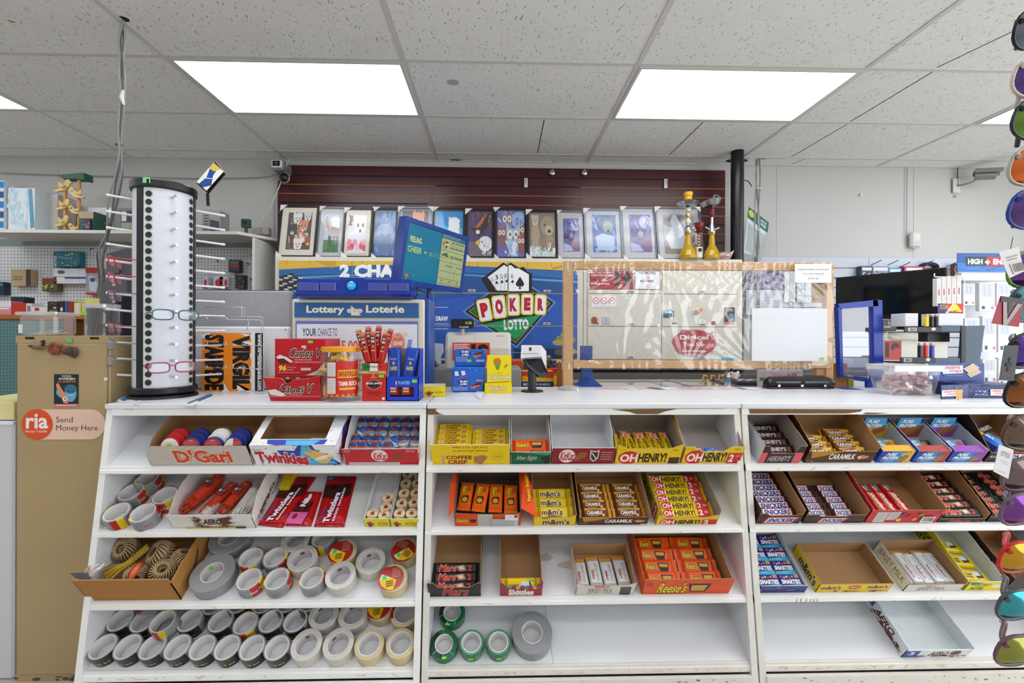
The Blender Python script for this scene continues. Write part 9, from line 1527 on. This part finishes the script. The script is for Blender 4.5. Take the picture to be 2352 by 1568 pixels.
 def jar(a):a.r(0,0,1,.91,'12282f');a.r(0,.91,1,1,'d8788c');a.t('TODOS',.3,.03,.7,.09,'e8e4dc',.02);a.t('SONRIEN',.2,.105,.86,.175,'e8e4dc',.03);a.t('CON',.14,.205,.32,.255,'d8743c',.02);a.t('JARRITOS',.36,.2,.88,.265,'e0a040',.02);a.el(.68,.58,.25,.27,'6aa8c8');a.el(.68,.45,.25,.14,'3a6a88');a.el(.26,.58,.18,.12,'6aa8c8',rot=.4);a.poly([(.08,.3),(.18,.27),(.3,.42),(.62,.82),(.55,.9),(.4,.88),(.12,.45)],'d8906c');a.el(.46,.75,.1,.07,'e8dcd0');a.poly([(.42,.78),(.46,.69),(.5,.78)],'2f7a4c');a.line(.54,.64,.82,.64,.002,'e0e8ec');a.el(.6,.52,.03,.02,'12282f');a.el(.78,.52,.03,.02,'12282f');smalltext(a,.1,.94,.9,.98,1,'f0dce0',.6)
 st_('small_poster','small dark drink poster on the tan cabinet door','poster',125,865,181,940,'12282f',jar,.001)
# round ended money transfer sticker
 def rpx(x0,y0,x1,y1):return rectpx(x0,y0,x1,y1,Yc-.0025)
 a0,a1,b0,b1=rpx(51,946,243,1015);hh_=(b1-b0)/2;mb=MB();W=a1-a0;pts=[(W-hh_+hh_*math.cos(a),0,hh_+hh_*math.sin(a)) for a in(math.radians(-90+12*i) for i in range(16))]+[(hh_+hh_*math.cos(a),0,hh_+hh_*math.sin(a)) for a in(math.radians(90+12*i) for i in range(16))];mb.slab(pts,.0015,'ecc9b4')
 a=Art(mb,(0,-.0016,2*hh_),(W,0,0),(0,0,-2*hh_),.0003);k=2*hh_/W;a.el(k/2,.5,k/2*1.02,.51,'e0521c',36);a.t('ria',.05,.14,.315,.64,'f4f0ee',.025);a.t('Money Transfer',.045,.68,.31,.79,'f4f0ee',.0);a.t('Send',.41,.24,.61,.43,'4a3a38',-.005);a.t('Money Here',.41,.52,.91,.76,'4a3a38',-.005)
 o=mb.build('round_sticker');o.location=(a0,Yc-.0005,b0);tag(o,'orange and peach Send Money Here sticker on the tan cabinet','sticker')
# animal magnets
 br=mat('clay_brown','8a4a2c',rough=.6,noise=.2);dk=mat('clay_dark','4a3c34',rough=.6,noise=.2)
 def mag(lab,px,py,f):t=thing('animal_magnet',lab,'magnet',atY(px,py,Yc-.012),group='animal magnets on the tan cabinet');f(t);return t
 mag('brown duck magnet with a dark head',88,803,lambda t:(MB().ball((0,0,0),.028,.009,.010,mat('duck_brown','7a6248',rough=.6,noise=.2)).build('body',t),MB().tube([(.018,-.002,.005),(.024,-.004,.018),(.020,-.006,.024)],[.006,.005,.008],'2c2a22',8).build('neck',t),MB().tube([(-.02,0,.002),(-.038,0,.006)],[.007,.002],dk,8).build('tail',t)))
 mag('reddish brown squirrel magnet',130,808,lambda t:(MB().ball((0,0,-.002),.016,.010,.020,br).build('body',t),MB().ball((.014,-.003,.014),.011,.008,.009,br).build('head',t),MB().tube(smooth_path([(-.008,0,-.016),(-.022,0,-.004),(-.020,0,.012),(-.008,0,.022)],4),.008,br,8).build('tail',t)))
 mag('dark grey squirrel magnet curled up',161,812,lambda t:(MB().ball((0,0,0),.020,.010,.018,dk).build('body',t),MB().ball((-.014,-.003,-.004),.011,.008,.010,dk).build('head',t),MB().tube(smooth_path([(.012,0,.012),(.022,0,-.004),(.012,0,-.022)],4),.008,dk,8).build('tail',t)))
# tub and straw jar on the cabinet
 t=thing('plastic_tub','clear plastic tub of small items on the tan cabinet','tub',(atY(112,775,1.95).x,1.95,zt2));c1=film('tub_clear','eef0f6',.16);h=atY(112,731,1.95).z-zt2;MB().bbox(-.075,.075,-.05,.05,.001,h,c1,.01).build('body',t);MB().bbox(-.083,.083,-.057,.057,h,h+.014,film('tub_lid','f2f4f8',.45),.004).build('lid',t);m=MB();[m.tube([(-.05+.02*i,-.03,.004),(-.02+.02*i,.02,.012+.01*(i%2))],.004,'c8b8a4',6) for i in range(5)];m.box(-.07,-.055,-.052,-.0505,.01,.045,'e8e8e8');m.build('small_contents',t)
 t=thing('straw_jar','clear jar of black straws with a green sticker on the tan cabinet','jar',(atY(235,775,1.95).x,1.95,zt2));h=atY(235,704,1.95).z-zt2;r=.056;MB().lathe([(0,.001),(r,.001),(r,h),(r-.001,h)],c1,28).build('body',t);m=MB();bkm=mat('straw_black','26262c',rough=.35)
 for i in range(60):an=i*2.4;rr=r*.86*math.sqrt((i+.5)/60);m.tube([(rr*math.cos(an),rr*math.sin(an),.004),(rr*math.cos(an+.5),rr*math.sin(an+.5),h-.018)],.0034,bkm,5)
 m.build('straws',t);m=MB();m.box(-.035,-.012,-.0575,-.0565,h-.045,h-.032,'6fe02c');m.build('price_sticker',t);m=MB();m.lathe([(r+.001,h-.016),(r+.003,h-.014),(r+.003,h)],MATS['tub_lid'],28);m.build('lid',t)
 boxpx('small_tag','small white and pink tag beside the straw jar','tag',196,752,202,774,1.93,.01,'dcd4d8',zb=zt2)
# freezer at the left edge with a yellow box
 t=thing('white_freezer','white freezer cabinet cut off by the left edge','freezer',(atY(-60,1000,1.815).x,1.815,0));xa,xb,_,zf=rectpx(-160,976,33,1560,1.815,0);L=t.location;MB().bbox(xa-L.x,xb-L.x,0,.5,0,zf,mat('freezer_white','cfd2d8',rough=.35,noise=.03,scale=4),.008).build('body',t);MB().bbox(xa-L.x,xb-L.x,-.004,.5,zf-.012,zf+.002,'e6e8ec',.002).build('top_trim',t)
 boxpx('yellow_foam','pale yellow foam block with a blue base line on the freezer','foam block',-120,930,33,974,1.825,.3,'e4da9c',lambda a:a.line(0,.97,1,.97,.003,'3c5aa0'),zb=zf+.003)
# cable bundle dropping from the ceiling
 t=thing('cable_bundle','grey cable bundle hanging from the ceiling at the eyeglass tower','cable',atZ(279,50,ZC));L=t.location;Y0=L.y;cb=mat('cable_grey','9a9da0',rough=.5)
 pts=[[(279,52),(270,90),(269,160),(273,200),(271,260),(269,300),(271,360),(262,410),(247,470),(243,540),(226,580),(232,640),(226,690)],[(279,52),(274,100),(280,170),(274,215),(276,270),(272,330),(272,380),(262,440),(252,520),(232,570),(222,590),(228,650),(224,680)],[(279,52),(283,95),(279,150),(284,190),(281,260),(275,330),(277,390),(268,450),(250,525),(240,560),(232,610),(236,650)],[(279,52),(281,110),(276,150),(278,230),(275,310),(270,350),(279,400),(270,460),(254,520),(236,600),(238,640),(236,660)]]
 for i,pl in enumerate(pts):MB().tube([v-L for v in smooth_path([atY(x,y,Y0+.004*i+.5*((y-50)/640)**2) for x,y in pl],5)],.0042,(cb,mat('cable_dk','6a6a68'))[i%2],7).build('cable',t)
 for x,y in((271,338),(248,520)):m=MB();p=atY(x,y,Y0+.01+.5*((y-50)/640)**2)-L;m.lathe([(.014,-.003),(.016,0),(.014,.003)],'5a5a5a',12);m.build('cable_tie',t).location=p
 m=MB();m.tube([atY(280,212,Y0)-L,atY(276,228,Y0)-L,atY(281,246,Y0)-L],[.005,.009,.004],'d8d6d0',8);m.build('tape_flag',t)
left_side()
# sunglasses rack in the foreground at the right
def sunglasses():
 Y=.80;t=thing('sunglasses_rack','chrome and black sunglasses rack post cut off by the right edge','display rack',(atY(2400,700,Y).x,Y,0));L=t.location
 MB().bbox(.14,.20,.0,.06,0,2.0,G['black_plastic'],.003).build('post',t);ch=mat('chrome','d8d8dc',rough=.12,metal=1)
 def lensmat(i,c1,c2):return mat('mirror_%d'%i,c1,rough=.08,metal=.75,noise=0,scale=9,c2=c2)
 rows=[(60,-.2,'3c4a54','8a90a0','1c1c20','dark framed sunglasses, topmost on the rack'),(165,.1,'4a3068','6a5ca8','d8c8b8','tan framed sunglasses with violet lenses, second from the top'),(262,.1,'3a6a34','8aa84c','2c3038','dark sunglasses with green lenses, third from the top'),(372,.0,'c8401c','e8904c','b8b0a8','grey framed sunglasses with orange lenses in the upper half'),(470,.1,'3a3468','7a5ca0','2c3f9c','blue framed sunglasses with violet lenses and a white barcode tag'),(610,.05,'5a2c78','8a5aa8','5aa03c','green framed sunglasses with purple lenses beside the header sign'),(690,0,'2c8aa0','7ac8c8','3a5a64','teal mirrored sunglasses below the red and grey tag'),(800,-.05,'2c3f9c','7a4aa0','1c1c24','black sunglasses with blue violet lenses beside the dark tag'),(890,0,'b06a2c','3c3430','1c1a1c','black sunglasses with amber lenses beside the snack boxes'),(985,.1,'4a4038','8a7a68','5a3c34','camouflage patterned sunglasses with brown lenses'),(1085,0,'5a5468','8a7468','6a5a5c','brown patterned sunglasses above the purple pair'),(1165,0,'4a1c68','9a5ab0','6a5a6c','patterned sunglasses with deep purple lenses'),(1275,.05,'a85a1c','d8b83c','c81c1c','red framed sunglasses with orange yellow lenses'),(1385,.05,'2c7a94','4ab0b8','4a5058','grey framed sunglasses with turquoise lenses'),(1490,.1,'5a7a3c','a8a04c','6a4a54','dark red framed sunglasses with olive lenses, lowest on the rack')]
 for i,(y,rz,c1,c2,fc,lab) in enumerate(rows):
  bend=22*math.sin((y-100)/1500*3.1)*0
  px=2342+(8 if y<300 else 0)-max(0,y-700)*.03;p=atY(px,y,Y-.05);g=thing('sunglasses',lab,'sunglasses',p,group='sunglasses on the rack');fm=mat('sg_frame_'+fc,fc,rough=.25,noise=.25,scale=60);lm=lensmat(i,c1,c2);mb=MB();rg=[];n=20
  for k in range(n):a=2*math.pi*k/n;rx=.030*math.copysign(abs(math.cos(a))**.75,math.cos(a));rg.append(Vector((rx+.018,-.012*math.cos(a*.5)**2+.006,.025*math.copysign(abs(math.sin(a))**.8,math.sin(a)))))
  c=Vector((.018,-.014,0));inn=[c+(r-c)*.55+Vector((0,-.002,0)) for r in rg];lmsh=MB();lmsh.add(rg+inn+[c],[(k,(k+1)%n,n+(k+1)%n,n+k) for k in range(n)]+[(n+k,n+(k+1)%n,2*n) for k in range(n)],lm,True);o2=Vector((.066,.004,0));lmsh.add([v+o2 for v in rg+inn+[c]],[(k,(k+1)%n,n+(k+1)%n,n+k) for k in range(n)]+[(n+k,n+(k+1)%n,2*n) for k in range(n)],lm,True);lmsh.build('lens',g);mb.tube(rg+[rg[0]],.0024,fm,8,False);mb.tube([v+o2 for v in rg+[rg[0]]],.0024,fm,8,False);mb.tube([(.046,-.004,.006),(.054,-.006,.008)],.0024,fm,8);mb.build('frame',g)
  MB().tube(smooth_path([(-.008,0,.010),(.004,.012,.014),(.05,.03,.012),(.10,.05,-.01)],4),[.0035]*13,fm,8).build('temple',g)
  g.rotation_euler=(.25,rz,.3);g.scale=(1.2,)*3
  k=thing('display_peg','chrome ball ended peg on the sunglasses rack, number %s from the top'%(i+1) if 0 else 'chrome ball ended peg carrying sunglasses on the rack','peg',atY(px-16,y+6,Y-.03),group='chrome pegs of the sunglasses rack');MB().ball((0,0,0),.005,.005,.005,ch,12,8).build('ball_tip',k);MB().tube([(0,0,0),(.06,.03,0)],.002,ch,8).build('rod',k)
 def tagp(lab,pts,c,art,Yt=.74):P=[atY(x,y,Yt) for x,y in pts];o0=P[0].copy();mb=MB();mb.slab([q-o0 for q in P[::-1]],-.0008,c);a=Art(mb,Vector((0,-.0009,0)),P[1]-P[0],P[3]-P[0],.0002);a.n=Vector((0,-1,0));art(a);mb.tube([(P[0]+(P[1]-P[0])*.6)-o0,(P[0]+(P[1]-P[0])*.6)-o0+Vector((.004,0,.02))],.0005,'2a2a2c',5);o=mb.build('price_tag');o.location=o0;tag(o,lab,'tag')
 tagp('white barcode tag hanging in front of the header sign',[(2293,572),(2338,560),(2352,616),(2318,632)],'e2dfde',lambda a:(a.r(.2,.25,.8,.28,'8a8a8c'),a.r(.2,.35,.7,.38,'8a8a8c'),barcode(a,.25,.5,.85,.9,'4a4a4e','e2dfde')))
 tagp('red and grey tag with a large V shape',[(2298,673),(2352,680),(2340,744),(2278,736)],'a82430',lambda a:(a.poly([(0,0),(1,0),(.95,.2),(.05,.2)],'3a3a3c'),a.poly([(.15,.2),(.32,.2),(.55,.8),(.75,.2),(.95,.2),(.62,1),(.45,1)],'a8a8aa'),a.poly([(.36,.2),(.7,.2),(.53,.65)],'4a4a4c'),a.el(.6,.22,.05,.06,'b8342c')))
 tagp('dark grey tag with a cross emblem',[(2308,786),(2340,786),(2330,868),(2296,866)],'3a3a3e',lambda a:(a.poly([(.45,.35),(.6,.35),(.54,.5),(.45,.5)],'1c1c20'),a.poly([(.3,.48),(.5,.55),(.7,.48),(.7,.62),(.5,.57),(.3,.62)],'1c1c20'),a.poly([(.42,.75),(.58,.75),(.52,.55),(.47,.55)],'1c1c20')))
 tagp('white folded tag hanging beside the top shelf cartons',[(2297,1014),(2330,1026),(2318,1093),(2284,1076)],'e4e2e4',lambda a:(a.t('STYLE',.2,.18,.8,.36,'6a6a6c',.0),a.line(.2,.5,.9,.5,.0004,'8a8a8c'),a.line(.3,.58,.8,.58,.0004,'8a8a8c'),a.line(.1,.9,.8,.9,.0004,'8a8a8c')))
sunglasses()
